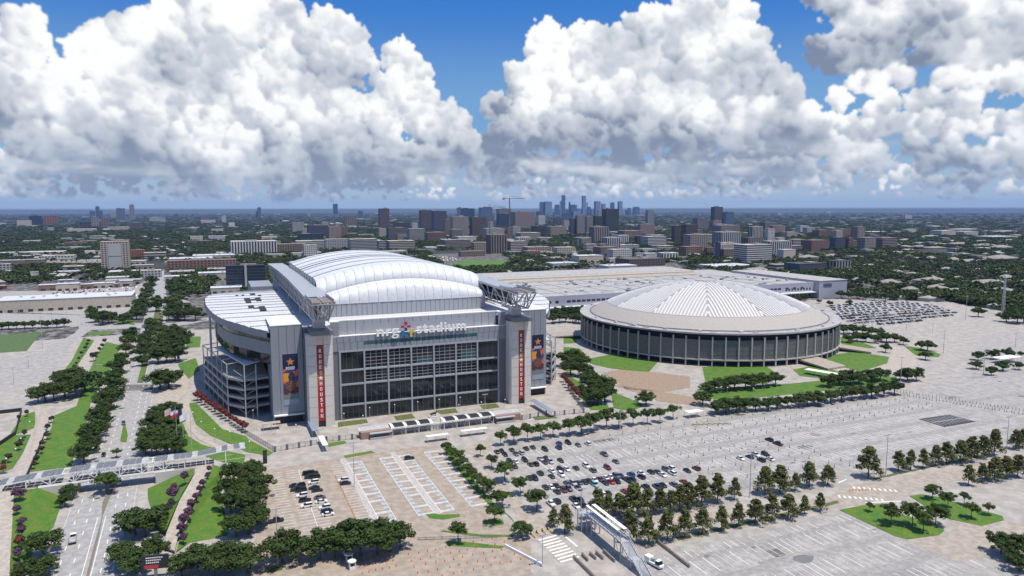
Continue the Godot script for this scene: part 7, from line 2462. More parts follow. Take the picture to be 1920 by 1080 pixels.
const MASTS := [194,215,18.7,263.6,209.9,18.3,340.5,208.1,17.6,715.6,487.8,24.5,534.8,380.7,17.7,610.8,446.4,7.8,607.7,470.9,6.9,610.4,372.5,11.7,416.9,325,16.8,595.1,498.7,13.2,763.6,632.4,10,800.8,607.4,13.3,490.1,318.8,16.3,119.5,218.6,14.1,50.4,287.6,19,140.3,371.7,9.4,192,309.9,19.2,94,197.4,10.7,15.5,232.8,18.7,-71.5,531.5,12.6,-132,684.7,26.8,-137.6,759.8,22.3,-123.7,550.9,11.3,-125.7,603.2,9.2,-197.2,924,15.8,-147.7,895.9,17.6]
const LAMPS := [61.1,374.2,7,71,373.4,4.4,76.7,383.4,5.5,91,384.8,5.3,104.4,384.9,5.4,116.7,383.6,5.8,128.4,380.7,6.5,124.8,372.5,4.6,138.1,371.8,4.9,153.6,374,4.2,119.6,396.7,4.3,-2.4,372.7,7,4.5,367.7,5.6,-8.6,388.3,7,-13,408.9,6.4,12.5,345.5,7,19.6,404,7,17,401.5,6,26,372.8,4.7,36.2,371.6,4.2,-91,429.6,4.8,-89,400.7,4.4,-86.5,379.2,5.6,-86.5,362.9,6.8,6.4,376.4,3.5,287.9,347.5,4.5,287.3,341,5.6,303.3,336.4,4.5,331.3,338.6,4.6,202.4,345.4,5.7,228.9,372.5,6.8,208.9,313.4,7]
const BUILDINGS := [
[-1200,6324.6,80.8,32.3,62.9,"x","navy","the far left skyline","wide dark navy office block on the far left horizon"],
[-1095.3,6280.6,82.3,32.9,66.2,"g","terra","the far left skyline","terracotta office block beside the navy block, far left"],
[-1415.3,10824.5,65.9,39.5,87.2,"x","steel","the far left skyline",""],
[-1173.6,9369.3,38.2,22.9,143.2,"x","steel","the far left skyline",""],
[-1138.6,9353,33.5,20.1,95.9,"x","steel","the far left skyline",""],
[-805.9,8014.6,75.1,45.1,122,"v","ltblue","the far left skyline","blue and white striped tower on the left horizon"],
[-812.7,9219.2,46.7,28,163.3,"g","taupe","the far left skyline","slim tall grey tower standing alone on the left horizon"],
[-1163.3,10718.9,68.8,41.3,69.7,"g","beige","the far left skyline",""],
[-682.7,4911.9,56.8,34.1,36.8,"b","char","the far left skyline",""],
[-673.7,5242,37.3,22.4,64.9,"g","taupe","the far left skyline",""],
[-573.9,4859.6,35.9,21.5,60.5,"g","brown","the far left skyline",""],
[-387.6,4495.2,71,42.6,39.4,"b","brown","the far left skyline",""],
[-452.7,4353.9,99,59.4,21.3,"s","beige","the far left skyline",""],
[-586.3,4102.1,118.5,71.1,17.5,"s","white","the far left skyline",""],
[-438,7235.1,124.8,74.9,40,"b","white","the far left skyline",""],
[-1199.7,5957,79.5,47.7,38.4,"s","white","the far left skyline",""],
[-372.8,2937.8,48.3,29,19,"b","white","the left suburb",""],
[-554.3,2836.1,48.9,29.3,10.4,"s","white","the left suburb",""],
[-476.4,2976.9,32.3,19.4,12.7,"s","ltgrey","the left suburb",""],
[-431,2955.1,23.7,14.2,9.5,"s","ltgrey","the left suburb",""],
[-490.1,2871.4,28.1,16.9,7.6,"s","ltgrey","the left suburb",""],
[-164,1506.1,44.8,26.9,55,"m","beige","the left suburb","tall beige hotel tower with twin pale centre panels, left"],
[-159.5,1840.5,35.2,17.6,21.4,"g","terra","the left suburb","terracotta and tan block behind the beige hotel tower"],
[-119.3,1828.2,45,27,15.3,"b","cream","the left suburb","cream three-storey office right of the beige hotel tower"],
[-460.9,2146.8,54.5,32.7,7.4,"s","white","the left suburb",""],
[-383.7,2111,81.1,48.7,9.5,"s","white","the left suburb",""],
[-360.5,1675.5,44,26.4,15.7,"s","brown","the left suburb",""],
[-324.4,1680.5,33.8,20.3,15.9,"s","brown","the left suburb",""],
[-272.1,1394.9,10.7,6.4,11.8,"s","cream","the left suburb",""],
[-346.5,1536.6,21.6,12.9,16.8,"g","ltgrey","the left suburb","white apartment block at the left edge of the picture"],
[-235.5,1460.4,37.3,22.4,6.7,"s","white","the left suburb",""],
[-170.3,1388.4,19.8,11.9,6.1,"s","taupe","the left suburb",""],
[-225.2,1379.6,25.7,15.4,5.6,"s","white","the left suburb",""],
[-248.7,1402.2,12.3,7.4,7.5,"s","ltgrey","the left suburb",""],
[-284.9,1386.4,18.4,11.1,5.9,"s","ltgrey","the left suburb",""],
[-211.4,1294.7,20.4,12.2,5.6,"s","ltgrey","the left suburb",""],
[-139.7,1290.1,31.9,19.1,7.8,"s","white","the left suburb",""],
[-156.5,966.6,135.3,47.4,14.1,"s","white","the left suburb","long white-roofed store with tan walls, left lot"],
[-215.6,1185,22.7,13.6,8.9,"s","brick","the left suburb",""],
[-189.9,1175.7,27.9,16.8,10.5,"s","white","the left suburb",""],
[-170.1,1189,18.4,11.1,7.4,"s","brick","the left suburb",""],
[-148.4,1199.6,29.3,17.6,7.5,"s","white","the left suburb",""],
[-130.4,1188,7.4,4.4,6.6,"s","brick","the left suburb",""],
[-120.5,1213.4,17.9,10.8,8.1,"s","white","the left suburb",""],
[-282.6,1228.9,13.8,8.3,5.8,"s","red","the left suburb",""],
[-144.5,1691.9,33.8,20.3,7.5,"s","white","the left suburb",""],
[-123.6,1550.8,37.7,22.6,7.7,"s","taupe","the left suburb",""],
[-306.7,1701.7,8.6,5.2,12.7,"h","ltgrey","the grey townhouse rows",""],
[-297,1697.7,8.6,5.2,11.2,"h","ltgrey","the grey townhouse rows",""],
[-287.4,1693.6,8.6,5.2,12.7,"h","ltgrey","the grey townhouse rows",""],
[-277.7,1689.5,8.7,5.2,11.2,"h","ltgrey","the grey townhouse rows",""],
[-268,1685.4,8.7,5.2,12.7,"h","ltgrey","the grey townhouse rows",""],
[-258.4,1681.3,8.7,5.2,11.2,"h","ltgrey","the grey townhouse rows",""],
[-248.7,1677.2,8.7,5.2,12.7,"h","ltgrey","the grey townhouse rows",""],
[-239,1673.2,8.7,5.2,11.2,"h","ltgrey","the grey townhouse rows",""],
[-229.3,1669.1,8.8,5.3,12.7,"h","ltgrey","the grey townhouse rows",""],
[-219.7,1665,8.8,5.3,11.2,"h","ltgrey","the grey townhouse rows",""],
[-210,1660.9,8.8,5.3,12.7,"h","ltgrey","the grey townhouse rows",""],
[-350.9,9024.9,49.9,29.9,55.5,"x","steel","the left middle distance",""],
[114.8,6738.6,34.7,20.8,54.1,"g","white","the left middle distance",""],
[574.2,9970.4,22.7,13.6,81.3,"x","navy","the left middle distance",""],
[604.4,9963.8,43.1,25.9,133.6,"x","steel","the left middle distance","slim blue twin-slab tower alone on the horizon"],
[1342.3,10798.3,36.8,22.1,96.9,"g","ltgrey","the left middle distance",""],
[2365.7,14822.2,89,53.4,211.9,"x","navy","the left middle distance","tall dark tower standing alone left of the skyline"],
[32.6,3850.7,55.1,33,15.9,"s","white","the left middle distance",""],
[-45.1,2737.1,40.1,24.1,20.5,"s","cream","the left middle distance",""],
[20.8,2789.1,55.8,33.5,18.5,"s","ltgrey","the left middle distance",""],
[-11.5,6192.3,106.1,63.7,28.1,"s","white","the left middle distance",""],
[97.8,1875.8,105.3,36.8,36.1,"v","white","the left middle distance","long white and charcoal apartment block behind the stadium"],
[170.6,2051.9,11.2,6.7,26.8,"g","beige","the left middle distance",""],
[192.7,1934.3,73.9,44.4,24.1,"k","brown","the left middle distance",""],
[251,1970.2,27.9,16.7,14.8,"k","brick","the left middle distance",""],
[269,2104.3,92,55.2,23.9,"b","white","the left middle distance",""],
[202.7,2815.8,54.2,32.5,13.2,"s","cream","the left middle distance",""],
[393.2,2917.7,75,45,49.1,"x","char","the left middle distance",""],
[441,2797.9,45.2,27.1,47.6,"g","tan","the left middle distance",""],
[331.7,2651.4,86.5,51.9,25.4,"x","navy","the left middle distance",""],
[300.6,2896.7,27.9,16.7,8.6,"s","white","the left middle distance",""],
[-16.7,1442,116.8,23.4,20.6,"k","brick","the left middle distance","red brick apartment block with pale bays, left of the stadium"],
[-42.5,1748.3,87.9,52.8,6.9,"s","white","the left middle distance",""],
[4.5,1804.6,87.9,52.8,9.2,"s","ltgrey","the left middle distance",""],
[1.9,1254.1,45,27,13,"s","white","the left middle distance",""],
[-52.7,1278.1,37.8,22.7,7.2,"s","white","the left middle distance",""],
[45.6,1134,54.5,19.1,30.8,"n","navy","the left middle distance","dark glass hotel with a white stair shaft behind the stadium"],
[17.2,1057,40.2,24.1,8.2,"s","white","the left middle distance",""],
[1740.8,8996.5,58.1,34.9,86.3,"x","steel","the medical district",""],
[847.9,4733.7,72.2,43.3,66.5,"g","brown","the medical district",""],
[978.7,4318,58.7,35.2,115.5,"g","dkbrown","the medical district","tall dark brown tower left of the medical district"],
[496.3,2906.8,25.7,15.4,42.7,"k","brick","the medical district",""],
[639.8,2848.1,32.3,19.4,35.6,"g","cream","the medical district",""],
[625.1,2559.7,65.2,39.1,45,"x","dkbrown","the medical district",""],
[1032.3,4093.1,88.2,52.9,33.4,"b","char","the medical district",""],
[1062,3877.6,55.2,33.1,36.9,"g","white","the medical district",""],
[670.9,2461.2,55.9,33.5,43.8,"b","ltgrey","the medical district",""],
[640,2544.7,36.1,21.7,22.5,"b","ltgrey","the medical district",""],
[715.6,2373,66.2,39.7,33.5,"b","brick","the medical district",""],
[1108.7,3859.8,61.6,37,105.7,"g","dkbrown","the medical district",""],
[1130.7,3676.2,71.4,42.8,101.4,"x","char","the medical district",""],
[906.4,2833,26,15.6,69.7,"g","brown","the medical district",""],
[898.1,2654.9,63.9,38.4,82.7,"b","cream","the medical district","broad cream tower with stepped top in the medical district"],
[2882.5,8512.5,53.9,32.4,127.1,"x","steel","the medical district",""],
[2507,7124.1,127.1,76.3,115.9,"x","navy","the medical district",""],
[995,2706,59.3,35.6,80,"g","dkbrown","the medical district",""],
[2678.9,7051.2,126.5,75.9,125.2,"x","steel","the medical district","blue glass tower with a pale frame behind the brown towers"],
[2382,6013.9,28,16.8,71.9,"g","ltgrey","the medical district",""],
[2457.9,6008,115.5,69.3,111.8,"g","brown","the medical district","unfinished concrete tower under the cranes"],
[1777.7,4343.7,82.5,49.5,81,"x","navy","the medical district",""],
[1503.3,3877,31.6,18.9,41.2,"b","white","the medical district",""],
[992.7,2529.6,73.2,43.9,40.2,"b","white","the medical district",""],
[1012.9,2421.8,19.3,11.6,45.6,"g","brown","the medical district",""],
[371,1898.2,69.3,41.6,35.1,"b","ltgrey","the medical district","long pale grey slab block just above the stadium roof"],
[432.9,1943.3,18.7,11.2,26.8,"b","ltgrey","the medical district",""],
[483.5,1937.6,71,42.6,26.8,"b","cream","the medical district",""],
[665.9,2006.7,77.8,46.7,23.4,"b","taupe","the medical district",""],
[685.3,1844.3,44.7,26.8,22,"k","tan","the medical district",""],
[801.3,2301.2,63.4,38,21.1,"s","cream","the medical district",""],
[824,2091.2,31.6,19,8.4,"s","white","the medical district",""],
[408.2,1729.9,72,43.2,11.9,"s","taupe","the medical district",""],
[5112.3,10815.9,64.2,38.5,219.5,"x","steel","the downtown skyline",""],
[5211.4,10791.3,122,73.2,226.8,"x","ltblue","the downtown skyline",""],
[5348,10718.1,70.5,42.3,175.3,"x","steel","the downtown skyline",""],
[5400.6,10683.2,28.2,16.9,234.2,"x","taupe","the downtown skyline",""],
[5445,10672.5,55.1,33.1,329.6,"x","steel","the downtown skyline","tallest dark tower of the downtown skyline"],
[5535.9,10625.2,25.6,15.4,219.5,"x","navy","the downtown skyline",""],
[5605.6,10618,99.9,59.9,175.3,"x","steel","the downtown skyline",""],
[5760,10541.2,61.4,36.9,322.3,"x","ltblue","the downtown skyline","second tallest tower of the downtown skyline"],
[5803.7,10508.9,15.4,9.2,212.1,"x","steel","the downtown skyline",""],
[5839.9,10502.4,44.8,26.9,138.6,"x","steel","the downtown skyline",""],
[5971.8,10461.6,94.6,56.8,229.8,"x","ltblue","the downtown skyline",""],
[6062,10414.3,63.9,38.4,190.1,"x","ltblue","the downtown skyline",""],
[6198.6,10356.5,63.9,38.4,209.2,"x","steel","the downtown skyline",""],
[6318.2,10307.9,70.3,42.2,229.8,"x","ltblue","the downtown skyline",""],
[6407,10258.8,32,19.2,79.6,"x","steel","the downtown skyline",""],
[6454.1,10244.6,51.2,30.7,116.5,"x","steel","the downtown skyline",""],
[6571.6,10208.8,97.2,58.3,135.6,"x","steel","the downtown skyline",""],
[5251,10769.9,106.5,63.9,50.2,"x","ltblue","the downtown skyline",""],
[5382.2,10707.5,83.3,50,64.9,"x","steel","the downtown skyline",""],
[5499,10644.6,38.4,23.1,94.4,"x","steel","the downtown skyline",""],
[5693,10568.7,58.9,35.3,109.1,"x","ltblue","the downtown skyline",""],
[5892.5,10481.3,48.6,29.2,94.4,"x","ltblue","the downtown skyline",""],
[6130.3,10383.8,58.8,35.3,72.3,"x","ltgrey","the downtown skyline",""],
[6256.7,10324.7,39.6,23.8,42.8,"x","ltgrey","the downtown skyline",""],
[6372.1,10271.6,25.6,15.3,42.8,"x","ltgrey","the downtown skyline",""],
[2722.7,4064.3,46.3,27.8,103.8,"v","ltgrey","the medical district","pale striped tower standing alone right of the skyline"],
[1686.5,3827.6,125.3,75.2,95,"g","rose","the medical district","broad rose-brown towers under the crane"],
[3830.4,8125.9,101.1,60.7,77.4,"b","dkbrown","the medical district",""],
[2105.5,4464.5,50.3,30.2,67,"g","white","the medical district",""],
[1329,2668.4,73,43.8,40.4,"g","tan","the medical district",""],
[1300.1,2781,54.2,32.5,39.8,"b","char","the medical district",""],
[1053.5,2343.4,76.9,46.2,28.5,"b","cream","the medical district",""],
[1133.2,2640,34,20.4,42.7,"b","white","the medical district",""],
[1429.8,2716.3,21.3,12.8,72,"x","char","the medical district",""],
[1460.9,2707.4,35.4,21.2,85.2,"g","taupe","the medical district",""],
[1601.6,2880.9,30.8,18.5,77,"g","taupe","the medical district",""],
[2694.7,5228.2,59.6,35.8,68.8,"x","steel","the medical district",""],
[3856.3,7254.9,78.8,47.3,78.7,"x","ltblue","the medical district",""],
[2402.3,4802.6,57.4,34.4,43,"b","dkbrown","the medical district",""],
[1584.3,2768.7,36.5,21.9,80.3,"b","char","the medical district",""],
[1696.9,2851.3,66.5,39.9,111.4,"b","char","the medical district","black tower with pale bands, tallest right of the medical district"],
[5581,9695,77.2,46.3,95.9,"v","cream","the medical district",""],
[1187.3,2068.4,54.2,32.5,54.2,"v","taupe","the medical district",""],
[1196.4,1989.7,16.7,10,31.4,"b","ltgrey","the medical district",""],
[1195.3,1935.1,34.8,20.9,30.7,"v","white","the medical district",""],
[1472.1,2328.8,79.5,47.7,30.2,"b","tan","the medical district",""],
[1242.7,1911.3,22.3,13.4,27.9,"b","char","the medical district",""],
[1232.1,1816.1,65.3,39.2,30.6,"b","white","the medical district","white office block with dark ribbon windows left of the dome mast"],
[1102,1583.3,49.9,29.9,16.4,"b","white","the medical district",""],
[905.2,1620.3,31.1,18.7,22.9,"b","white","the medical district",""],
[916.5,1573.9,22.8,13.7,24.7,"b","taupe","the medical district",""],
[1063.1,1735.8,62,37.2,12.5,"b","ltgrey","the medical district",""],
[855,1395.9,49,29.4,22.5,"g","white","the medical district",""],
[890.6,1370.8,15.5,9.3,14.5,"g","white","the medical district",""],
[936.1,1394.1,32.7,19.6,12.3,"s","ltgrey","the medical district",""],
[923.1,1304.9,38.3,23,17.9,"v","white","the medical district",""],
[803.8,1230.9,85.5,51.3,13.9,"k","dkbrown","the medical district",""],
[741,1338.3,58.9,35.3,16,"s","white","the medical district",""],
[787.1,1308.7,25.2,15.1,10.4,"s","cream","the medical district",""],
[678.4,1110.9,59.9,35.9,13.4,"s","ltgrey","the medical district","grey hall with a white roof edge behind the convention hall"],
[627.2,1233.9,54.3,32.6,11,"s","ltgrey","the medical district","pale grey warehouse among the trees behind the stadium"],
[763.2,1643.3,63.3,38,17.9,"k","tan","the medical district",""],
[808.5,1582.5,49.1,29.5,19.1,"k","cream","the medical district",""],
[1086.6,1980,31.2,18.7,19.5,"g","taupe","the medical district",""],
[1386,1913.1,28.4,17,58.5,"b","dkbrown","the medical district",""],
[1375,1832.4,42.9,25.7,64.7,"b","dkbrown","the right middle distance",""],
[2419.3,3130.9,69.8,41.9,61.4,"v","char","the right middle distance",""],
[2987.1,3702.2,64.1,38.4,122.9,"g","dkbrown","the right middle distance","tall brown slab tower right of the skyline"],
[3054,3673.1,61.3,36.8,90.3,"x","steel","the right middle distance","blue glass slab beside the tall brown tower"],
[1923.5,2324.1,94.7,56.8,46.3,"b","tan","the right middle distance",""],
[1435.9,1731.5,70.6,42.4,43.9,"v","ltgrey","the right middle distance",""],
[1923.1,2177.5,65.9,39.6,22.1,"s","yellow","the right middle distance","block wrapped in yellow sheathing"],
[1558.7,1759.6,59.1,35.5,23.4,"v","char","the right middle distance",""],
[1621,1752.6,26.5,15.9,50.2,"g","white","the right middle distance",""],
[2872.5,3119.7,80.4,48.2,36.9,"g","brown","the right middle distance",""],
[1553.9,1978.3,47.7,28.6,27.1,"g","cream","the right middle distance",""],
[1040.1,1281.6,9.1,5.4,38.6,"x","navy","the right middle distance",""],
[1064.9,1279.5,36.9,22.2,23.8,"k","brown","the right middle distance",""],
[1339.3,1613.1,42.2,25.3,18.7,"b","ltgrey","the right middle distance",""],
[1051.4,1182.9,66.3,39.8,38.9,"b","white","the right middle distance","white garage block with rows of dark openings right of the dome mast"],
[2507.5,2503.8,50.6,30.3,34.5,"g","white","the right middle distance",""],
[1507.8,1457.6,61.6,37,28.7,"g","brick","the right middle distance",""],
[1618,1483.8,35.1,21.1,32.7,"x","char","the right middle distance",""],
[1652.5,1473.3,17.5,10.5,31.1,"g","brick","the right middle distance",""],
[1550.9,1570.8,39.4,23.6,25.5,"b","cream","the right middle distance",""],
[2190.1,2089,58.4,35,29.9,"g","brick","the right middle distance",""],
[2258.6,2064.6,73.6,44.1,33.3,"g","brick","the right middle distance",""],
[977.5,965.8,61.1,36.7,17.3,"x","char","the right middle distance","low dark glass office with a white roof behind the dome"],
[1071.2,977,35.6,21.3,18.1,"v","char","the right middle distance",""],
[1083.8,1437.2,48.6,29.1,21.7,"k","brick","the right middle distance",""],
[1120.9,1413,20.2,12.1,19.5,"k","brick","the right middle distance",""],
[928.4,1117.5,90.5,54.3,5.5,"s","white","the right middle distance",""],
[969.2,1018.8,31,18.6,11.5,"b","ltgrey","the right middle distance",""],
[1803.9,1902.3,30.9,18.5,15.2,"s","white","the right middle distance",""],
[1206.6,1249.3,35.5,21.3,22.2,"s","white","the right middle distance",""],
[2329.3,2043.8,43.8,26.3,32.8,"g","brick","the right distance",""],
[1666.2,1428.5,40.9,24.5,34.1,"g","taupe","the right distance",""],
[1753,1442.8,57.5,34.5,31.1,"b","rose","the right distance",""],
[2993.3,2338.4,57,34.2,17.2,"s","white","the right distance",""],
[2730.3,1979.7,83.6,50.2,24.9,"s","white","the right distance",""],
[2885.5,1994,86.6,52,19,"s","ltgrey","the right distance",""],
[2803,2371.9,110.5,66.3,8.1,"s","white","the right distance",""],
[2851.3,2292.6,36.7,22,12,"s","white","the right distance",""],
[2695.7,1743.2,128.8,77.3,10.8,"s","white","the right distance",""],
[3351,2210.1,47.5,28.5,8.3,"s","white","the right distance",""],
[6493.2,5114.1,99.3,59.6,44.6,"g","white","the right distance",""],
[923.4,749.9,32.1,19.3,10.5,"h","roof","the right-hand neighbourhood",""],
[1096.2,846.7,27.6,16.6,6.8,"h","roof","the right-hand neighbourhood",""],
[1039.9,876.9,20.5,12.3,4.6,"h","roof","the right-hand neighbourhood",""],
[1043.8,844.2,29.6,17.7,5.9,"h","roof","the right-hand neighbourhood",""],
[1013.7,749.2,46.2,27.7,10.2,"h","roof","the right-hand neighbourhood",""],
[934.1,684.4,33.3,20,7.5,"h","roof","the right-hand neighbourhood",""],
[884.5,684,19,11.4,8,"h","roof","the right-hand neighbourhood",""],
[929.8,654,38.2,22.9,6.6,"h","roof","the right-hand neighbourhood",""],
[1106.1,753.9,25.1,15.1,6.3,"h","roof","the right-hand neighbourhood",""],
[1063.8,698.8,59.8,35.9,9.2,"h","roof","the right-hand neighbourhood",""],
[983.8,627,42.2,25.3,7.8,"h","roof","the right-hand neighbourhood",""],
[1174.7,740.2,25.9,15.5,8.6,"h","roof","the right-hand neighbourhood",""],
[1457.9,1029.9,23,13.8,11,"h","roof","the right-hand neighbourhood",""],
[1481.8,1012.2,60.1,36,7.5,"h","roof","the right-hand neighbourhood",""],
[1568.3,1004.6,67.5,40.5,14.3,"h","roof","the right-hand neighbourhood",""],
[1197.5,947.3,32,19.2,6.7,"h","roof","the right-hand neighbourhood",""],
[1700.9,1178.7,32.8,19.7,6.1,"h","roof","the right-hand neighbourhood",""],
[1178.8,866.8,14.6,8.7,4.3,"h","roof","the right-hand neighbourhood",""],
[1223.7,791.3,22.9,13.8,5.3,"h","roof","the right-hand neighbourhood",""],
[935.5,816.3,17.5,10.5,5.6,"h","roof","the right-hand neighbourhood",""],
[1219.1,854.9,19.2,11.5,4.7,"h","roof","the right-hand neighbourhood",""],
[1269.1,864.9,27.3,16.4,5.7,"h","roof","the right-hand neighbourhood",""],
[1301.1,858.1,16.9,10.1,6.5,"h","roof","the right-hand neighbourhood",""],
[1308.9,837.5,24.4,14.7,7.2,"h","roof","the right-hand neighbourhood",""],
[1185.7,990.1,14,8.4,3.4,"h","roof","the right-hand neighbourhood",""],
[1883.1,1387.9,58.1,34.8,7.5,"h","roof","the right-hand neighbourhood",""],
[2077.4,1520.8,51.1,30.7,7.7,"h","roof","the right-hand neighbourhood",""],
[2158.4,1510.2,72.9,43.7,8.3,"h","roof","the right-hand neighbourhood",""],
[2106.2,1396.8,74.5,44.7,10.4,"h","roof","the right-hand neighbourhood",""],
[2011.9,1287.6,58.6,35.2,13.4,"h","roof","the right-hand neighbourhood",""],
[2364.7,1577,75.5,45.3,8.8,"h","roof","the right-hand neighbourhood",""],
[2509.7,1580,66.9,40.1,9,"h","roof","the right-hand neighbourhood",""],
[1902.3,1448.1,42.9,25.7,7.7,"h","roof","the right-hand neighbourhood",""],
[2597.3,1934.7,58,34.8,10.4,"h","roof","the right-hand neighbourhood",""],
[2204,1735.7,39.3,23.6,10.7,"h","roof","the right-hand neighbourhood",""],
[1841.4,1447.4,37.5,22.5,8.9,"h","roof","the right-hand neighbourhood",""],
[3383.8,2152.3,114,68.4,12.2,"h","roof","the right-hand neighbourhood",""],
[3525.8,2449,156.5,93.9,13.4,"h","roof","the right-hand neighbourhood",""],
[1725.2,1138.1,14.3,8.6,7.5,"h","roof","the right-hand neighbourhood",""],
[1463.9,1120.7,20.3,12.2,5,"h","roof","the right-hand neighbourhood",""],
[1455.6,1080,19.9,11.9,10.7,"h","roof","the right-hand neighbourhood",""],
[890.7,883.5,25.5,15.3,6.5,"h","roof","the right-hand neighbourhood",""],
[896.7,1001.5,53.6,32.1,9.5,"h","roof","the right-hand neighbourhood",""],
[899.4,861,15.2,9.1,5,"h","roof","the right-hand neighbourhood",""],
[1254.9,1233.3,50,30,8.1,"h","roof","the right-hand neighbourhood",""],
[1325.4,1227.9,27.5,16.5,10.3,"h","roof","the right-hand neighbourhood",""],
[1295.5,1271.9,24,14.4,6.3,"h","roof","the right-hand neighbourhood",""],
[1599.8,2348.4,67.2,33.5,12,"b","white","the medical district",""],
[2980.3,2877.7,44.7,20,12,"b","tan","the medical district",""],
[717.8,1579.6,33.8,33.9,12,"g","brick","the medical district",""],
[1672.2,3385.9,36.3,22.3,12,"v","cream","the medical district",""],
[832.6,2413.8,34.9,37.4,12,"k","taupe","the medical district",""],
[215,1731.6,29.2,24,30,"g","white","the medical district",""],
[761.9,1869.9,43.9,29.6,8,"s","brown","the medical district",""],
[543.7,3750.4,31.8,22.9,48,"k","ltgrey","the medical district",""],
[1328.3,3177.7,36.2,28.3,16,"b","ltgrey","the medical district",""],
[840,2521.6,41,34,38,"b","taupe","the medical district",""],
[2323.4,1981.7,27.6,32.8,16,"v","taupe","the medical district",""],
[1455.9,2887.2,65.3,24.7,12,"b","brick","the medical district",""],
[2388.8,2162.9,34.3,25.5,8,"s","rose","the medical district",""],
[1054.6,3004,73.8,27.1,22,"b","ltgrey","the medical district",""],
[1617.7,3068.1,31.5,34.4,30,"b","brown","the medical district",""],
[1140.5,1494.6,53.4,31.4,48,"k","taupe","the medical district",""],
[1589.8,1855,57.8,29.6,8,"s","brown","the medical district",""],
[982.2,1644.7,40.2,28,38,"v","ltgrey","the medical district",""],
[680.1,1711.3,43.2,34.9,48,"v","brown","the medical district",""],
[2131.1,1864.1,35.7,25.2,48,"k","taupe","the medical district",""],
[1757.9,2312.2,56.2,36.7,30,"b","rose","the medical district",""],
[582.5,1629.4,61.3,18.6,12,"g","brown","the medical district",""],
[2113.4,3085,56.9,18.8,22,"b","cream","the medical district",""],
[579.5,3848.2,49.7,29,22,"k","ltgrey","the medical district",""],
[1164.8,2707.3,61.2,25.5,16,"k","taupe","the medical district",""],
[1404.6,1449.4,73.3,29,16,"b","taupe","the medical district",""],
[1620.3,2627.3,55.2,29.3,12,"b","brick","the medical district",""],
[882.7,1504.1,47,37.5,22,"g","brown","the medical district",""],
[1101.5,2020.7,50.1,23.7,22,"b","ltgrey","the medical district",""],
[1531.7,2117.5,64.3,34.5,8,"s","brown","the medical district",""],
[1770.9,3032.5,38,23.4,12,"b","taupe","the medical district",""],
[976.1,2790,26.8,20.5,16,"g","ltgrey","the medical district",""],
[864.6,4064.8,69.5,28.9,8,"s","rose","the medical district",""],
[996.6,2264.1,48.8,33.2,16,"v","white","the medical district",""],
[1466.8,1913.9,70.6,20.9,22,"b","cream","the medical district",""],
[2295.8,2821.7,58.5,18.5,38,"k","ltgrey","the medical district",""],
[2416.5,2055.5,36.7,30.9,8,"s","cream","the medical district",""],
[326.4,2043.7,62.5,23.6,30,"g","ltgrey","the medical district",""],
[1706,2073.8,30.5,31.7,22,"k","ltgrey","the medical district",""],
[2194.6,2020.1,33.4,30.6,30,"g","cream","the medical district",""],
[1869.4,3107.3,38.5,33,30,"b","tan","the medical district",""],
[2393.7,2439.6,61,31.1,8,"s","brick","the medical district",""],
[1683.8,1496.9,28.6,21,22,"b","tan","the medical district",""],
[1133.7,1361,66.2,20.8,30,"k","ltgrey","the medical district",""],
[1231.8,1306.6,65,25.6,38,"v","ltgrey","the medical district",""],
[1001,3557.4,27.6,22,8,"s","brown","the medical district",""],
[2421.4,2378.1,46.9,24,30,"k","ltgrey","the medical district",""],
[1763.7,3432.9,29.5,35.4,48,"k","cream","the medical district",""],
[1020.6,2579.1,59.7,31.5,22,"v","cream","the medical district",""],
[576.5,2873.2,61.7,21.3,12,"b","white","the medical district",""],
[1049,1669.2,59.3,21.7,16,"g","ltgrey","the medical district",""],
[1844.6,2270.6,34.6,22.2,8,"s","brick","the medical district",""],
[1092.9,2285.8,48.2,31.6,12,"b","white","the medical district",""],
[1063.9,1778.4,72,32.3,12,"v","brown","the medical district",""],
[571.7,3181,50.4,33.6,8,"s","taupe","the medical district",""],
[2331.4,2474,72.6,21.9,38,"g","rose","the medical district",""],
[900.8,3491,30.3,37.7,12,"g","ltgrey","the medical district",""],
[2086.2,2146.5,49.8,29.4,22,"g","cream","the medical district",""],
[1501.3,1875.9,69.7,38,30,"b","cream","the medical district",""],
[620.6,1697.2,41.3,20.6,8,"s","brown","the medical district",""],
[1145.2,3729.2,39.5,27.9,12,"b","tan","the medical district",""],
[1845.2,2067.4,46.6,24.3,48,"v","cream","the medical district",""],
[393.1,3592.3,54.2,26.8,48,"b","white","the medical district",""],
[1542.1,1912.8,53.5,24.4,16,"b","cream","the medical district",""],
[881.7,2739.8,52.6,32.8,8,"s","white","the medical district",""],
[385.2,3161.2,42.2,18.2,30,"g","cream","the medical district",""],
[2514.8,3119.1,56.9,20.9,48,"k","rose","the medical district",""],
[338.4,1694.7,55.2,21.4,8,"s","cream","the medical district",""],
[1286.9,2211.7,32.2,35,38,"b","tan","the medical district",""],
[1322.3,3276.3,56.3,26,12,"b","tan","the medical district",""],
[1903.9,3527.4,62.9,23.6,12,"v","ltgrey","the medical district",""],
[1471.7,2798.3,65.2,25.5,8,"s","ltgrey","the medical district",""],
[1225.3,2186.7,27.1,31.6,30,"g","cream","the medical district",""],
[739.8,1718.6,48,33.8,30,"b","cream","the medical district",""],
[1904.3,2255,39.5,32.3,8,"s","white","the medical district",""],
[1696,2555.7,69.9,22.8,48,"g","rose","the medical district",""],
[-69.1,1599,36.2,31.5,9,"s","rose","the left suburb",""],
[-422.6,2625.5,40.4,33.9,6,"s","cream","the left suburb",""],
[-237.2,1990.7,31,33.7,9,"s","ltgrey","the left suburb",""],
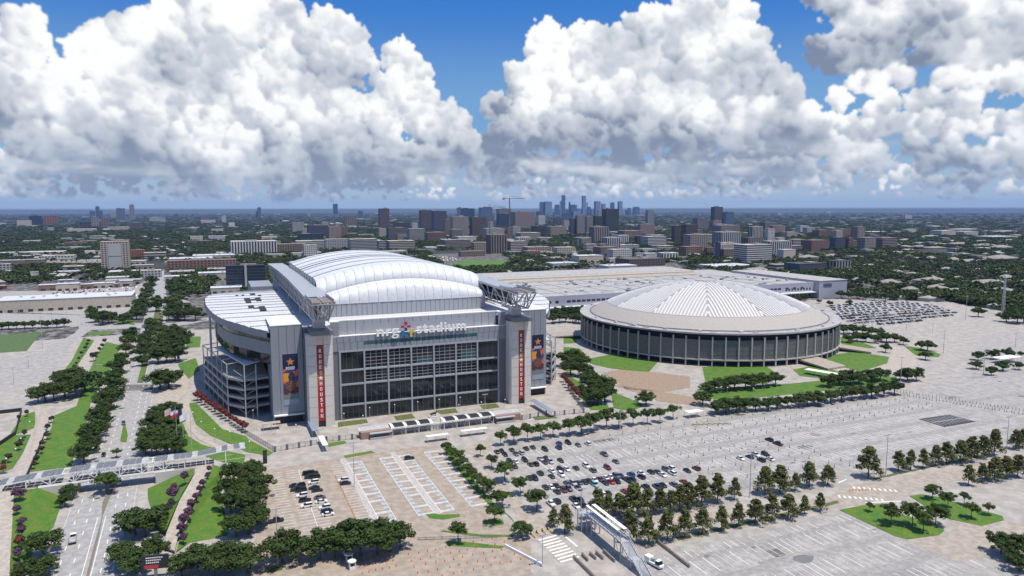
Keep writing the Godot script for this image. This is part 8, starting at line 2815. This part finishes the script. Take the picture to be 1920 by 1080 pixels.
[-235.4,1767.1,59.3,32.9,6,"s","tan","the left suburb",""],
[-95.2,1344.1,30.3,20.2,12,"g","ltgrey","the left suburb",""],
[-392.8,1993.8,65.7,18.1,7,"s","ltgrey","the left suburb",""],
[-31.3,2525,73.6,21.9,12,"b","brown","the left suburb",""],
[-275.3,2722.9,45.2,33.6,12,"v","brick","the left suburb",""],
[-314.1,1857.7,61.4,34.2,12,"k","white","the left suburb",""],
[-347.9,2328.3,66.9,19.5,9,"s","tan","the left suburb",""],
[-231.5,1500.1,32,21.4,12,"b","ltgrey","the left suburb",""],
[-397.7,2591.8,45.6,24.1,12,"g","brick","the left suburb",""],
[-57.3,1550.6,47.5,20.1,6,"s","ltgrey","the left suburb",""],
[34.9,1924.4,34.2,36.6,6,"s","brown","the left suburb",""],
[-48.1,1354.6,38.8,34.6,9,"s","rose","the left suburb",""],
[-137.6,1435.3,60.6,32.4,6,"s","white","the left suburb",""],
[12.3,1385.5,39.4,26.1,9,"s","taupe","the left suburb",""],
[-126.6,1244.6,48.8,21.1,7,"s","taupe","the left suburb",""],
[-366.8,2668.8,46.8,30.4,12,"b","tan","the left suburb",""]]
const CLEAR := [
[638.5,641,708.1,655.9,796.4,624.1,764.9,510.1,749.9,450.9,480,285.5,403.8,317.7,465.5,416.1,578.6,523.4],
[533.4,1851.1,724.7,1814.3,586.1,1386.2,514.5,1269.7,419.6,1309.9,463.9,1552.7],
[1893,1414.4,1968.2,1382.6,1664.6,1177.1,1586.6,1246.2],
[-313.9,1303.6,-114.3,1277.4,-102.5,1487.3,-77.9,1477,-49.3,1191.7,-38.7,738.8,-119.2,752,-191.6,782.6],
[-43.1,1022.2,-8.8,1007.7,0.1,1069.3,28.7,1281.2,19.1,995.9,-8.2,866.3,-36.5,893.7],
[-296.8,1230.8,-231.2,1241.5,-216.7,1138.3,-270.4,1118.3],
[448,1138.6,919.3,1245.3,659.6,892,318.5,684.8,361.3,831.1],
[-160,1816.5,-68.7,1718.5,-64,1430.2,-89.1,1365.7,-139.4,1502.9]]
